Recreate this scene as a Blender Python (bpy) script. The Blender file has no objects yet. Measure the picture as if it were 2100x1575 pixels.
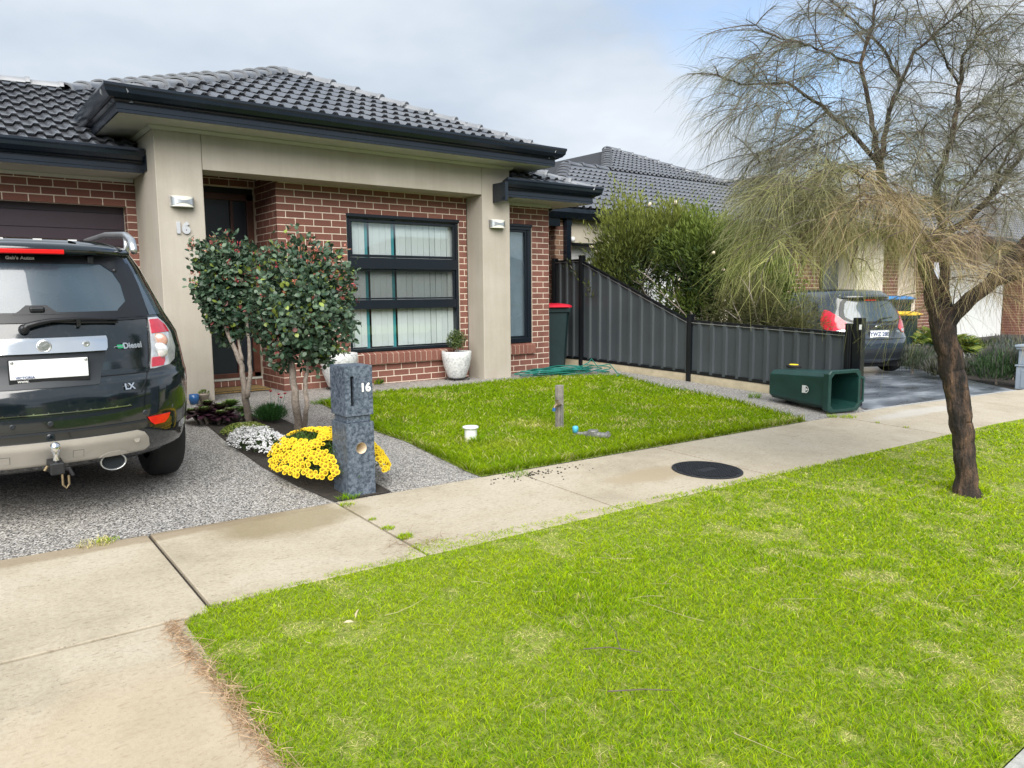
import bpy, bmesh, math, random
import numpy as np
from mathutils import Vector, Matrix, noise as mnoise
random.seed(7); rng = np.random.default_rng(11)
S = bpy.context.scene; COL = S.collection
R = math.radians

# ---------------------------------------------------------------- camera
FPX, PW, PH = 1544.8, 2100.0, 1575.0
YAW, PITCH, ROLL = .6574, .1181, -.0094
CAM = Vector((-3.4708, -9.1670, 1.1773))
_f = Vector((math.sin(YAW)*math.cos(PITCH), math.cos(YAW)*math.cos(PITCH), -math.sin(PITCH)))
_r0 = Vector((math.cos(YAW), -math.sin(YAW), 0)); _u0 = _r0.cross(_f)
_r = _r0*math.cos(ROLL)+_u0*math.sin(ROLL); _u = _u0*math.cos(ROLL)-_r0*math.sin(ROLL)
cd = bpy.data.cameras.new('camera'); cam = bpy.data.objects.new('camera', cd); COL.objects.link(cam)
cd.sensor_width = 36; cd.lens = 36*FPX/PW; cd.clip_start = .05; cd.clip_end = 3000
cam.matrix_world = Matrix(((_r.x, _u.x, -_f.x, CAM.x), (_r.y, _u.y, -_f.y, CAM.y), (_r.z, _u.z, -_f.z, CAM.z), (0, 0, 0, 1)))
S.camera = cam
def ray(x, y): return _f+_r*((x-PW/2)/FPX)-_u*((y-PH/2)/FPX)
def at(x, y, depth): return CAM+ray(x, y)*depth            # a point of the photograph at a camera depth in metres
def at_y(x, y, Y): d = ray(x, y); return CAM+d*((Y-CAM.y)/d.y)

# ---------------------------------------------------------------- sky, sun, exposure
W = bpy.data.worlds.new('World'); S.world = W; W.use_nodes = True
SUN_DIR = Vector((-.42, -.60, .68)).normalized()           # towards the sun
nt = W.node_tree; nt.nodes.clear(); L = nt.links
def wn(t, **k):
    n = nt.nodes.new(t)
    for a, b in k.items(): setattr(n, a, b)
    return n
out = wn('ShaderNodeOutputWorld'); bg = wn('ShaderNodeBackground'); bg.inputs['Strength'].default_value = .05
sky = wn('ShaderNodeTexSky'); sky.sky_type = 'NISHITA'; sky.sun_disc = False
sky.sun_elevation = math.asin(SUN_DIR.z); sky.sun_rotation = math.atan2(SUN_DIR.x, SUN_DIR.y)
sky.air_density = 1.0; sky.dust_density = .6; sky.ozone_density = 1.6
tc = wn('ShaderNodeTexCoord'); sep = wn('ShaderNodeSeparateXYZ'); L.new(tc.outputs['Generated'], sep.inputs[0])
zz = wn('ShaderNodeMath', operation='MAXIMUM'); L.new(sep.outputs['Z'], zz.inputs[0]); zz.inputs[1].default_value = 0
zp = wn('ShaderNodeMath', operation='ADD'); L.new(zz.outputs[0], zp.inputs[0]); zp.inputs[1].default_value = .22
dx = wn('ShaderNodeMath', operation='DIVIDE'); L.new(sep.outputs['X'], dx.inputs[0]); L.new(zp.outputs[0], dx.inputs[1])
dy = wn('ShaderNodeMath', operation='DIVIDE'); L.new(sep.outputs['Y'], dy.inputs[0]); L.new(zp.outputs[0], dy.inputs[1])
cmb = wn('ShaderNodeCombineXYZ'); L.new(dx.outputs[0], cmb.inputs[0]); L.new(dy.outputs[0], cmb.inputs[1])
n1 = wn('ShaderNodeTexNoise'); n1.inputs['Scale'].default_value = .8; n1.inputs['Detail'].default_value = 6; n1.inputs['Roughness'].default_value = .52
mp1 = wn('ShaderNodeMapping'); mp1.inputs['Location'].default_value = (18.69, 17.31, 0); L.new(cmb.outputs[0], mp1.inputs[0]); L.new(mp1.outputs[0], n1.inputs['Vector'])
cr1 = wn('ShaderNodeValToRGB'); cr1.color_ramp.elements[0].position = .30; cr1.color_ramp.elements[1].position = .44; L.new(n1.outputs['Fac'], cr1.inputs[0])
n2 = wn('ShaderNodeTexNoise'); n2.inputs['Scale'].default_value = 1.1; n2.inputs['Detail'].default_value = 5
mp2 = wn('ShaderNodeMapping'); mp2.inputs['Location'].default_value = (10.95, 6.0, 2); L.new(cmb.outputs[0], mp2.inputs[0]); L.new(mp2.outputs[0], n2.inputs['Vector'])
cr2 = wn('ShaderNodeValToRGB'); e = cr2.color_ramp.elements
e[0].position = .38; e[0].color = (2.6, 3.0, 3.5, 1); e[1].position = .70; e[1].color = (4.2, 4.45, 4.75, 1)
L.new(n2.outputs['Fac'], cr2.inputs[0])
mixc = wn('ShaderNodeMix', data_type='RGBA'); L.new(cr1.outputs[0], mixc.inputs['Factor']); L.new(sky.outputs[0], mixc.inputs['A']); L.new(cr2.outputs[0], mixc.inputs['B'])
L.new(mixc.outputs['Result'], bg.inputs['Color']); L.new(bg.outputs[0], out.inputs[0])
sd = bpy.data.lights.new('sun', 'SUN'); sd.energy = 1.5; sd.angle = R(60); sd.color = (1, .965, .915)
sun = bpy.data.objects.new('sun', sd); COL.objects.link(sun); sun.rotation_euler = (-SUN_DIR).to_track_quat('-Z', 'Y').to_euler()
S.view_settings.view_transform = 'Standard'; S.view_settings.look = 'None'; S.view_settings.gamma = 1
S.view_settings.use_curve_mapping = False; S.view_settings.exposure = 2.2
S.cycles.max_bounces = 6; S.cycles.transparent_max_bounces = 12; S.cycles.caustics_reflective = False; S.cycles.caustics_refractive = False

# ---------------------------------------------------------------- materials
def new_mat(name):
    m = bpy.data.materials.new(name); m.use_nodes = True
    return m, m.node_tree, m.node_tree.nodes['Principled BSDF']
def nd(t, typ, **k):
    n = t.nodes.new(typ)
    for a, b in k.items(): setattr(n, a, b)
    return n
def ramp(t, fac, stops):
    r = nd(t, 'ShaderNodeValToRGB'); el = r.color_ramp.elements
    while len(el) < len(stops): el.new(.5)
    for e_, (p, c) in zip(el, stops): e_.position = p; e_.color = (*c, 1)
    t.links.new(fac, r.inputs[0]); return r.outputs[0]
def noise_tex(t, scale, detail=4, rough=.55, coord='Object', stretch=None, loc=None):
    c = nd(t, 'ShaderNodeTexCoord'); n = nd(t, 'ShaderNodeTexNoise')
    n.inputs['Scale'].default_value = scale; n.inputs['Detail'].default_value = detail; n.inputs['Roughness'].default_value = rough
    src = c.outputs[coord]
    if coord == 'World':
        pass
    if stretch or loc:
        mp = nd(t, 'ShaderNodeMapping'); mp.inputs['Scale'].default_value = stretch or (1, 1, 1); mp.inputs['Location'].default_value = loc or (0, 0, 0)
        t.links.new(src, mp.inputs[0]); src = mp.outputs[0]
    t.links.new(src, n.inputs['Vector']); return n.outputs['Fac']
def wpos(t):
    g = nd(t, 'ShaderNodeNewGeometry'); return g.outputs['Position']
def mixrgb(t, fac, a, b, blend='MIX'):
    m = nd(t, 'ShaderNodeMix', data_type='RGBA', blend_type=blend)
    for v, s in ((fac, 'Factor'), (a, 'A'), (b, 'B')):
        if isinstance(v, (int, float)): m.inputs[s].default_value = v
        elif isinstance(v, tuple): m.inputs[s].default_value = (*v, 1)
        else: t.links.new(v, m.inputs[s])
    return m.outputs['Result']
def math_(t, op, a, b=None, c=None):
    m = nd(t, 'ShaderNodeMath', operation=op)
    for i, v in enumerate((a, b, c)):
        if v is None: continue
        if isinstance(v, (int, float)): m.inputs[i].default_value = v
        else: t.links.new(v, m.inputs[i])
    return m.outputs[0]
def bump(t, b, h, strength=.3, dist=.01):
    n = nd(t, 'ShaderNodeBump'); n.inputs['Strength'].default_value = strength; n.inputs['Distance'].default_value = dist
    t.links.new(h, n.inputs['Height']); t.links.new(n.outputs[0], b.inputs['Normal'])
def plain(name, col, rough=.5, metal=0, var=.12, scale=6, bmp=0, bscale=60, spec=None, coat=0, rvar=0):
    m, t, b = new_mat(name)
    d = tuple(c*(1-var) for c in col); l = tuple(min(1, c*(1+var)) for c in col)
    f = noise_tex(t, scale, 5)
    t.links.new(ramp(t, f, [(.3, d), (.7, l)]), b.inputs['Base Color'])
    b.inputs['Roughness'].default_value = rough; b.inputs['Metallic'].default_value = metal
    if rvar: t.links.new(math_(t, 'MULTIPLY_ADD', noise_tex(t, scale*3, 4), rvar, rough-rvar/2), b.inputs['Roughness'])
    if spec is not None: b.inputs['Specular IOR Level'].default_value = spec
    if coat: b.inputs['Coat Weight'].default_value = coat; b.inputs['Coat Roughness'].default_value = .06
    if bmp: bump(t, b, noise_tex(t, bscale, 6), bmp, .004)
    return m
M = {}
# brick: each brick its own shade (object random), fine speckle
def brick_mat(name, stops):
    m, t, b = new_mat(name)
    oi = nd(t, 'ShaderNodeObjectInfo'); c = ramp(t, oi.outputs['Random'], stops)
    f = noise_tex(t, 90, 5, .7); c = mixrgb(t, .55, c, ramp(t, f, [(.3, (.35, .33, .33)), (.55, (1, 1, 1)), (.75, (1.25, 1.2, 1.15))]), 'MULTIPLY')
    f2 = noise_tex(t, 9, 3, .6); c = mixrgb(t, .45, c, ramp(t, f2, [(.25, (.7, .7, .72)), (.75, (1.15, 1.1, 1.1))]), 'MULTIPLY')
    t.links.new(c, b.inputs['Base Color']); b.inputs['Roughness'].default_value = .82; b.inputs['Specular IOR Level'].default_value = .3
    bump(t, b, f, .35, .004); return m
M['brick'] = brick_mat('brick', [(0, (.185, .078, .058)), (.35, (.225, .097, .072)), (.7, (.205, .085, .064)), (1, (.25, .112, .082))])
M['brick2'] = brick_mat('brick_mixed', [(0, (.10, .06, .055)), (.3, (.22, .12, .08)), (.6, (.28, .17, .11)), (1, (.16, .07, .06))])
# bricks joined in one mesh take their shade from a cell texture
m, t, b = new_mat('brick_far'); f = noise_tex(t, 4.2, 1); c = ramp(t, f, [(.3, (.14, .058, .043)), (.7, (.22, .09, .068))]); t.links.new(c, b.inputs['Base Color']); b.inputs['Roughness'].default_value = .85; bump(t, b, noise_tex(t, 90, 5, .7), .35, .004); M['brick_far'] = m
M['mortar'] = plain('mortar', (.68, .585, .475), .9, var=.12, scale=12, bmp=.4, bscale=150)
m, t, b = new_mat('cement_render'); c = ramp(t, noise_tex(t, 1.6, 6, .6), [(.3, (.385, .345, .285)), (.7, (.46, .42, .36))]); c = mixrgb(t, .5, c, ramp(t, noise_tex(t, 9, 5, .65, stretch=(1, 1, .06)), [(.35, (.86, .85, .83)), (.65, (1.05, 1.05, 1.05))]), 'MULTIPLY'); c = mixrgb(t, .4, c, ramp(t, noise_tex(t, 160, 3, .6), [(.3, (.85, .85, .85)), (.7, (1.1, 1.1, 1.1))]), 'MULTIPLY')
t.links.new(c, b.inputs['Base Color']); b.inputs['Roughness'].default_value = .85; bump(t, b, noise_tex(t, 200, 5), .45, .004); M['render'] = m
M['render2'] = plain('cream_render', (.62, .56, .45), .8, var=.05, scale=2, bmp=.3, bscale=160)
M['soffit'] = plain('soffit_paint', (.47, .475, .42), .6, var=.04, scale=3)
M['gutter'] = plain('gutter_paint', (.008, .013, .021), .2, var=.15, scale=4, spec=.5, rvar=.12)
def tile_mat(name, lo, hi, rough, ior):
    m, t, b = new_mat(name); oi = nd(t, 'ShaderNodeObjectInfo')
    c = ramp(t, oi.outputs['Random'], [(0, lo), (1, hi)]); f = noise_tex(t, 14, 5, .65)
    c = mixrgb(t, .5, c, ramp(t, f, [(.3, (.6, .6, .62)), (.7, (1.3, 1.3, 1.3))]), 'MULTIPLY')
    t.links.new(c, b.inputs['Base Color']); t.links.new(math_(t, 'MULTIPLY_ADD', f, .16, rough-.08), b.inputs['Roughness'])
    b.inputs['Specular IOR Level'].default_value = .5; b.inputs['IOR'].default_value = ior; bump(t, b, noise_tex(t, 140, 4), .05, .003); return m
M['tile'] = tile_mat('roof_tile_wet', (.055, .06, .07), (.085, .09, .10), .2, 3.2)
M['tile2'] = tile_mat('roof_tile_grey', (.085, .092, .105), (.12, .128, .142), .36, 2.0)
M['cap'] = plain('ridge_cap', (.21, .22, .235), .42, var=.14, scale=5, spec=.6, bmp=.1, bscale=120, rvar=.15)
M['pointing'] = plain('ridge_pointing', (.13, .15, .18), .85, var=.15, scale=9)
M['underlay'] = plain('roof_underlay', (.02, .022, .026), .8)
M['frame'] = plain('window_frame', (.006, .010, .016), .3, var=.1)
M['black'] = plain('black_steel', (.004, .005, .007), .35, var=.15)
M['room'] = plain('dark_room', (.012, .016, .02), .9)
M['blind'] = plain('blind_slat', (.76, .77, .76), .6, var=.03)
M['teal'] = plain('teal_curtain', (.05, .33, .37), .7)
M['timber_frame'] = plain('timber_door_frame', (.085, .03, .018), .4, var=.25, scale=5)
M['door'] = plain('dark_door', (.012, .018, .026), .3, var=.15)
M['garage'] = plain('garage_door', (.042, .026, .036), .45, var=.12, scale=3)
M['white'] = plain('white_plastic', (.72, .73, .72), .35, var=.04)
M['numeral'] = plain('silver_numeral', (.62, .63, .65), .35, metal=.4, var=.05)
M['silver'] = plain('brushed_silver', (.55, .57, .58), .28, metal=.85, var=.08)
M['chrome'] = plain('chrome', (.72, .74, .76), .09, metal=1, var=.03)
M['lamp_glass'] = plain('frosted_lamp_glass', (.75, .74, .66), .3, var=.04)
# glass: clear sheet with reflections
def glass(name, tint=(.9, .95, .95), dark=1.0):
    m, t, b = new_mat(name); t.nodes.remove(b); o = t.nodes['Material Output']
    tr = nd(t, 'ShaderNodeBsdfTransparent'); tr.inputs[0].default_value = (*[c*dark for c in tint], 1)
    gl = nd(t, 'ShaderNodeBsdfGlossy'); gl.inputs['Roughness'].default_value = .03; gl.inputs[0].default_value = (.95, .97, 1, 1)
    ge = nd(t, 'ShaderNodeNewGeometry'); dt = nd(t, 'ShaderNodeVectorMath', operation='DOT_PRODUCT'); t.links.new(ge.outputs['Normal'], dt.inputs[0]); t.links.new(ge.outputs['Incoming'], dt.inputs[1])
    fz = math_(t, 'POWER', math_(t, 'SUBTRACT', 1.0, math_(t, 'ABSOLUTE', dt.outputs['Value'])), 5)
    mx = nd(t, 'ShaderNodeMixShader'); t.links.new(math_(t, 'MULTIPLY_ADD', fz, .9, .08), mx.inputs[0]); t.links.new(tr.outputs[0], mx.inputs[1]); t.links.new(gl.outputs[0], mx.inputs[2])
    t.links.new(mx.outputs[0], o.inputs[0]); return m
M['glass'] = glass('window_glass', (.95, .98, .98), .98)
m, t, b = new_mat('dusty_rear_glass'); f = noise_tex(t, 7, 6, .6); f2 = noise_tex(t, 1.3, 2)
t.links.new(ramp(t, f2, [(.3, (.018, .034, .048)), (.7, (.055, .085, .11))]), b.inputs['Base Color']); b.inputs['Coat Weight'].default_value = 1; b.inputs['Coat Roughness'].default_value = .02
t.links.new(math_(t, 'MULTIPLY_ADD', f, .3, .12), b.inputs['Roughness']); M['car_glass'] = m
m, t, b = new_mat('fly_mesh'); tr_ = nd(t, 'ShaderNodeBsdfTransparent'); mx_ = nd(t, 'ShaderNodeMixShader'); mx_.inputs[0].default_value = .22; b.inputs['Base Color'].default_value = (.03, .035, .04, 1); b.inputs['Roughness'].default_value = .8; t.links.new(tr_.outputs[0], mx_.inputs[1]); t.links.new(b.outputs[0], mx_.inputs[2]); t.links.new(mx_.outputs[0], t.nodes['Material Output'].inputs[0]); M['fly_mesh'] = m
# concrete, with speckle, dirt blotches and damp patches that have a shape of their own
m, t, b = new_mat('path_concrete'); p = wpos(t)
def wnoise(t, scale, detail=5, rough=.6, stretch=None):
    n = nd(t, 'ShaderNodeTexNoise'); n.inputs['Scale'].default_value = scale; n.inputs['Detail'].default_value = detail; n.inputs['Roughness'].default_value = rough
    src = wpos(t)
    if stretch:
        mp = nd(t, 'ShaderNodeMapping'); mp.inputs['Scale'].default_value = stretch; t.links.new(src, mp.inputs[0]); src = mp.outputs[0]
    t.links.new(src, n.inputs['Vector']); return n.outputs['Fac']
c = ramp(t, wnoise(t, 1.3, 7, .68), [(.28, (.29, .25, .18)), (.5, (.40, .35, .265)), (.75, (.47, .425, .34))])
c = mixrgb(t, .5, c, ramp(t, wnoise(t, 60, 5, .75), [(.3, (.6, .57, .52)), (.55, (1, 1, 1)), (.8, (1.18, 1.16, 1.1))]), 'MULTIPLY')
c = mixrgb(t, math_(t, 'MULTIPLY', ramp(t, wnoise(t, 22, 3, .5, (1, 3, 1)), [(.60, (0, 0, 0)), (.70, (1, 1, 1))]), .42), c, (.17, .125, .08))
c = mixrgb(t, math_(t, 'MULTIPLY', ramp(t, wnoise(t, 7, 6, .75), [(.56, (0, 0, 0)), (.70, (1, 1, 1))]), .35), c, (.20, .165, .11))
c = mixrgb(t, math_(t, 'MULTIPLY', ramp(t, wnoise(t, 75, 2, .5), [(.66, (0, 0, 0)), (.72, (1, 1, 1))]), .55), c, (.13, .10, .07))
def blob(t, x, y, rx, ry, edge=.25):
    g = nd(t, 'ShaderNodeNewGeometry'); s = nd(t, 'ShaderNodeSeparateXYZ'); t.links.new(g.outputs['Position'], s.inputs[0])
    a = math_(t, 'POWER', math_(t, 'DIVIDE', math_(t, 'SUBTRACT', s.outputs[0], x), rx), 2); bq = math_(t, 'POWER', math_(t, 'DIVIDE', math_(t, 'SUBTRACT', s.outputs[1], y), ry), 2)
    d = math_(t, 'ADD', math_(t, 'SQRT', math_(t, 'ADD', a, bq)), math_(t, 'MULTIPLY_ADD', wnoise(t, 5, 4), 1.1, -.55))
    r = nd(t, 'ShaderNodeMapRange'); r.inputs['From Min'].default_value = 1+edge; r.inputs['From Max'].default_value = 1-edge; t.links.new(d, r.inputs[0]); return r.outputs[0]
for (x, y, rx, ry, col, amt) in ((-1.85, -4.95, .42, .22, (.19, .15, .07), .62), (.75, -5.42, .42, .14, (.31, .25, .16), .75), (-2.9, -4.8, 1.2, .07, (.2, .15, .09), .6), (-2.0, -4.74, .8, .05, (.18, .14, .09), .6), (-3.0, -6.75, .5, .45, (.40, .31, .20), .4), (5.6, -5.2, 1.0, .12, (.5, .5, .5), .4)):
    c = mixrgb(t, math_(t, 'MULTIPLY', blob(t, x, y, rx, ry), amt), c, col)
t.links.new(c, b.inputs['Base Color']); b.inputs['Roughness'].default_value = .78; bump(t, b, wnoise(t, 170, 5, .7), .35, .004); M['concrete'] = m
# exposed aggregate
m, t, b = new_mat('exposed_aggregate'); v = nd(t, 'ShaderNodeTexVoronoi'); v.inputs['Scale'].default_value = 140; t.links.new(wpos(t), v.inputs['Vector'])
sv = nd(t, 'ShaderNodeSeparateColor'); t.links.new(v.outputs['Color'], sv.inputs[0])
c = ramp(t, sv.outputs[0], [(0, (.035, .037, .042)), (.22, (.075, .075, .078)), (.36, (.19, .175, .155)), (.60, (.29, .275, .25)), (.82, (.44, .425, .40)), (1, (.64, .62, .60))])
c = mixrgb(t, .5, c, ramp(t, wnoise(t, .8, 4), [(.3, (.72, .74, .78)), (.7, (1.2, 1.17, 1.1))]), 'MULTIPLY')
t.links.new(c, b.inputs['Base Color']); b.inputs['Roughness'].default_value = .55; bump(t, b, v.outputs['Distance'], .6, .004); M['aggregate'] = m
# wet dark driveway of the neighbour
m, t, b = new_mat('sealed_driveway'); f = wnoise(t, 1.1, 6, .62, (1, 2.6, 1))
t.links.new(ramp(t, f, [(.34, (.045, .052, .062)), (.5, (.10, .115, .135)), (.66, (.26, .28, .31))]), b.inputs['Base Color']); t.links.new(math_(t, 'MULTIPLY_ADD', f, .5, .08), b.inputs['Roughness']); bump(t, b, wnoise(t, 90, 4), .15, .003); M['driveway2'] = m
m, t, b = new_mat('soil'); t.links.new(ramp(t, wnoise(t, 18, 6, .7), [(.3, (.012, .010, .008)), (.7, (.05, .04, .03))]), b.inputs['Base Color']); b.inputs['Roughness'].default_value = .9; bump(t, b, wnoise(t, 40, 6), .8, .02); M['soil'] = m
m, t, b = new_mat('turf_thatch'); t.links.new(ramp(t, wnoise(t, 35, 5, .7), [(.3, (.08, .12, .008)), (.55, (.19, .25, .02)), (.75, (.34, .33, .10))]), b.inputs['Base Color']); b.inputs['Roughness'].default_value = .9; bump(t, b, wnoise(t, 60, 5), .8, .02); M['thatch'] = m
m, t, b = new_mat('asphalt'); t.links.new(ramp(t, wnoise(t, 120, 3), [(.3, (.03, .03, .03)), (.7, (.08, .08, .08))]), b.inputs['Base Color']); b.inputs['Roughness'].default_value = .85; M['asphalt'] = m
m, t, b = new_mat('kerb_concrete'); t.links.new(ramp(t, wnoise(t, 40, 5, .7), [(.3, (.24, .24, .23)), (.7, (.44, .44, .42))]), b.inputs['Base Color']); b.inputs['Roughness'].default_value = .8; bump(t, b, wnoise(t, 120, 4), .4, .004); M['kerb'] = m
# leaves and blades: colour comes with each leaf
def leaf_mat(name, rough=.45, trans=.25, spec=.4):
    m, t, b = new_mat(name); a = nd(t, 'ShaderNodeVertexColor'); a.layer_name = 'Col'
    t.links.new(a.outputs[0], b.inputs['Base Color']); b.inputs['Roughness'].default_value = rough; b.inputs['Specular IOR Level'].default_value = spec
    if trans:
        o = t.nodes['Material Output']; tl = nd(t, 'ShaderNodeBsdfTranslucent'); t.links.new(a.outputs[0], tl.inputs[0]); mx = nd(t, 'ShaderNodeMixShader'); mx.inputs[0].default_value = trans
        t.links.new(b.outputs[0], mx.inputs[1]); t.links.new(tl.outputs[0], mx.inputs[2]); t.links.new(mx.outputs[0], o.inputs[0])
    return m
M['grass'] = leaf_mat('grass_blade', .7, .45, .08); M['leaf'] = leaf_mat('glossy_leaf', .42, .12, .45); M['softleaf'] = leaf_mat('soft_leaf', .6, .25, .25)
M['petal'] = leaf_mat('petal', .6, .3, .2)
m, t, b = new_mat('rough_bark'); f = noise_tex(t, 16, 6, .72, stretch=(1, 1, .35)); c = ramp(t, f, [(.36, (.010, .008, .007)), (.50, (.05, .034, .025)), (.60, (.13, .078, .048)), (.72, (.30, .18, .11))])
t.links.new(c, b.inputs['Base Color']); b.inputs['Roughness'].default_value = .88; bump(t, b, f, 1.0, .11); M['bark'] = m
m, t, b = new_mat('smooth_bark'); f = noise_tex(t, 30, 5, .7); t.links.new(ramp(t, f, [(.3, (.16, .13, .105)), (.6, (.30, .255, .215)), (.8, (.38, .33, .29))]), b.inputs['Base Color']); b.inputs['Roughness'].default_value = .8; bump(t, b, f, .6, .02); M['bark2'] = m
M['twig'] = plain('twig', (.10, .078, .065), .85, var=.3, scale=8)
def paint(name, col, rough=.22, flake=.0):
    m, t, b = new_mat(name); f = noise_tex(t, 3, 5); dirt = noise_tex(t, 26, 6, .7)
    c = mixrgb(t, math_(t, 'MULTIPLY', ramp(t, dirt, [(.55, (0, 0, 0)), (.8, (1, 1, 1))]), .08), col, (.3, .3, .29)); t.links.new(c, b.inputs['Base Color'])
    b.inputs['Roughness'].default_value = rough; b.inputs['Coat Weight'].default_value = .9; b.inputs['Coat Roughness'].default_value = .05
    t.links.new(math_(t, 'MULTIPLY_ADD', dirt, .12, rough-.06), b.inputs['Roughness']); return m
M['suv_paint'] = paint('black_car_paint', (.004, .008, .011), .12); M['hatch_paint'] = paint('slate_car_paint', (.020, .030, .043), .16)
M['trim'] = plain('black_trim', (.005, .006, .008), .42, var=.15); M['dark_trim'] = plain('grey_trim', (.016, .020, .025), .42, var=.12)
M['skid'] = plain('champagne_trim', (.42, .395, .355), .42, metal=.25, var=.1, scale=5)
M['tyre'] = plain('tyre_rubber', (.013, .013, .014), .75, var=.2, bmp=.3, bscale=60); M['rim'] = plain('alloy', (.4, .41, .42), .3, metal=.8)
M['red_lens'] = plain('red_lens', (.50, .012, .035), .12, var=.2, scale=18, coat=.8); M['clear_lens'] = plain('clear_lens', (.62, .63, .64), .12, metal=.45, var=.25, scale=22, coat=.8); M['amber_lens'] = plain('amber_lens', (.42, .24, .18), .15, coat=.8)
M['red_bright'] = plain('red_reflector', (.75, .01, .01), .25, var=.1, scale=30, coat=.5)
M['badge_green'] = plain('green_badge', (.02, .28, .12), .4); M['plate'] = plain('plate_white', (.72, .74, .76), .4, var=.03); M['ink'] = plain('plate_ink', (.02, .05, .16), .5)
m, t, b = new_mat('mail_concrete'); f = noise_tex(t, 48, 7, .72); f2 = noise_tex(t, 4, 4)
c = ramp(t, f, [(.42, (.040, .054, .076)), (.50, (.085, .108, .14)), (.62, (.14, .168, .21))]); c = mixrgb(t, .4, c, ramp(t, f2, [(.3, (.7, .72, .75)), (.7, (1.3, 1.3, 1.3))]), 'MULTIPLY')
t.links.new(c, b.inputs['Base Color']); t.links.new(math_(t, 'MULTIPLY_ADD', f, .7, .05), b.inputs['Roughness']); bump(t, b, f, .35, .008); M['mail'] = m
M['cream_pipe'] = plain('cream_lining', (.72, .62, .46), .5)
m, t, b = new_mat('speckled_pot'); f = noise_tex(t, 34, 6, .75); t.links.new(ramp(t, f, [(.32, (.20, .21, .22)), (.46, (.55, .56, .56)), (.7, (.76, .76, .75))]), b.inputs['Base Color']); b.inputs['Roughness'].default_value = .5; bump(t, b, f, .5, .006); M['pot'] = m
M['bin'] = plain('bin_plastic', (.008, .042, .036), .45, var=.25, scale=4, bmp=.1, bscale=50); M['bin_dark'] = plain('dark_bin_plastic', (.006, .02, .022), .5, var=.2)
M['lid_red'] = plain('red_lid', (.62, .012, .035), .4, var=.08); M['lid_blue'] = plain('blue_lid', (.03, .19, .48), .4, var=.1); M['lid_yellow'] = plain('yellow_lid', (.75, .47, .03), .4, var=.1); M['hub'] = plain('yellow_hub', (.85, .62, .02), .4, var=.05)
M['fence'] = plain('fence_sheet', (.052, .062, .068), .38, var=.12, scale=1.6, rvar=.12); M['sleeper'] = plain('pine_plinth', (.50, .43, .30), .8, var=.15, scale=8)
M['hose'] = plain('green_hose', (.012, .15, .12), .4, var=.2, scale=20); M['wood'] = plain('weathered_timber', (.22, .20, .18), .85, var=.4, scale=14, bmp=.6, bscale=50)
M['brass'] = plain('aged_brass', (.22, .17, .10), .45, metal=.6, var=.3, scale=30); M['bluecap'] = plain('blue_plastic', (.08, .42, .62), .4); M['galv'] = plain('old_metal', (.20, .20, .19), .55, metal=.4, var=.45, scale=40)
M['iron'] = plain('cast_iron', (.018, .019, .021), .55, metal=.3, var=.3, scale=20); M['mat'] = plain('coir_mat', (.24, .16, .06), .95, var=.3, scale=30, bmp=.8, bscale=200)
M['boxgrey'] = plain('blue_grey_concrete', (.23, .28, .335), .6, var=.12, scale=5, bmp=.2, bscale=90); M['terracotta'] = plain('glazed_small_pot', (.30, .25, .20), .5, var=.2); M['bluepot'] = plain('blue_glaze', (.02, .09, .24), .25)
M['straw'] = plain('dry_needle', (.22, .13, .075), .85, var=.35, scale=30)

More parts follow.
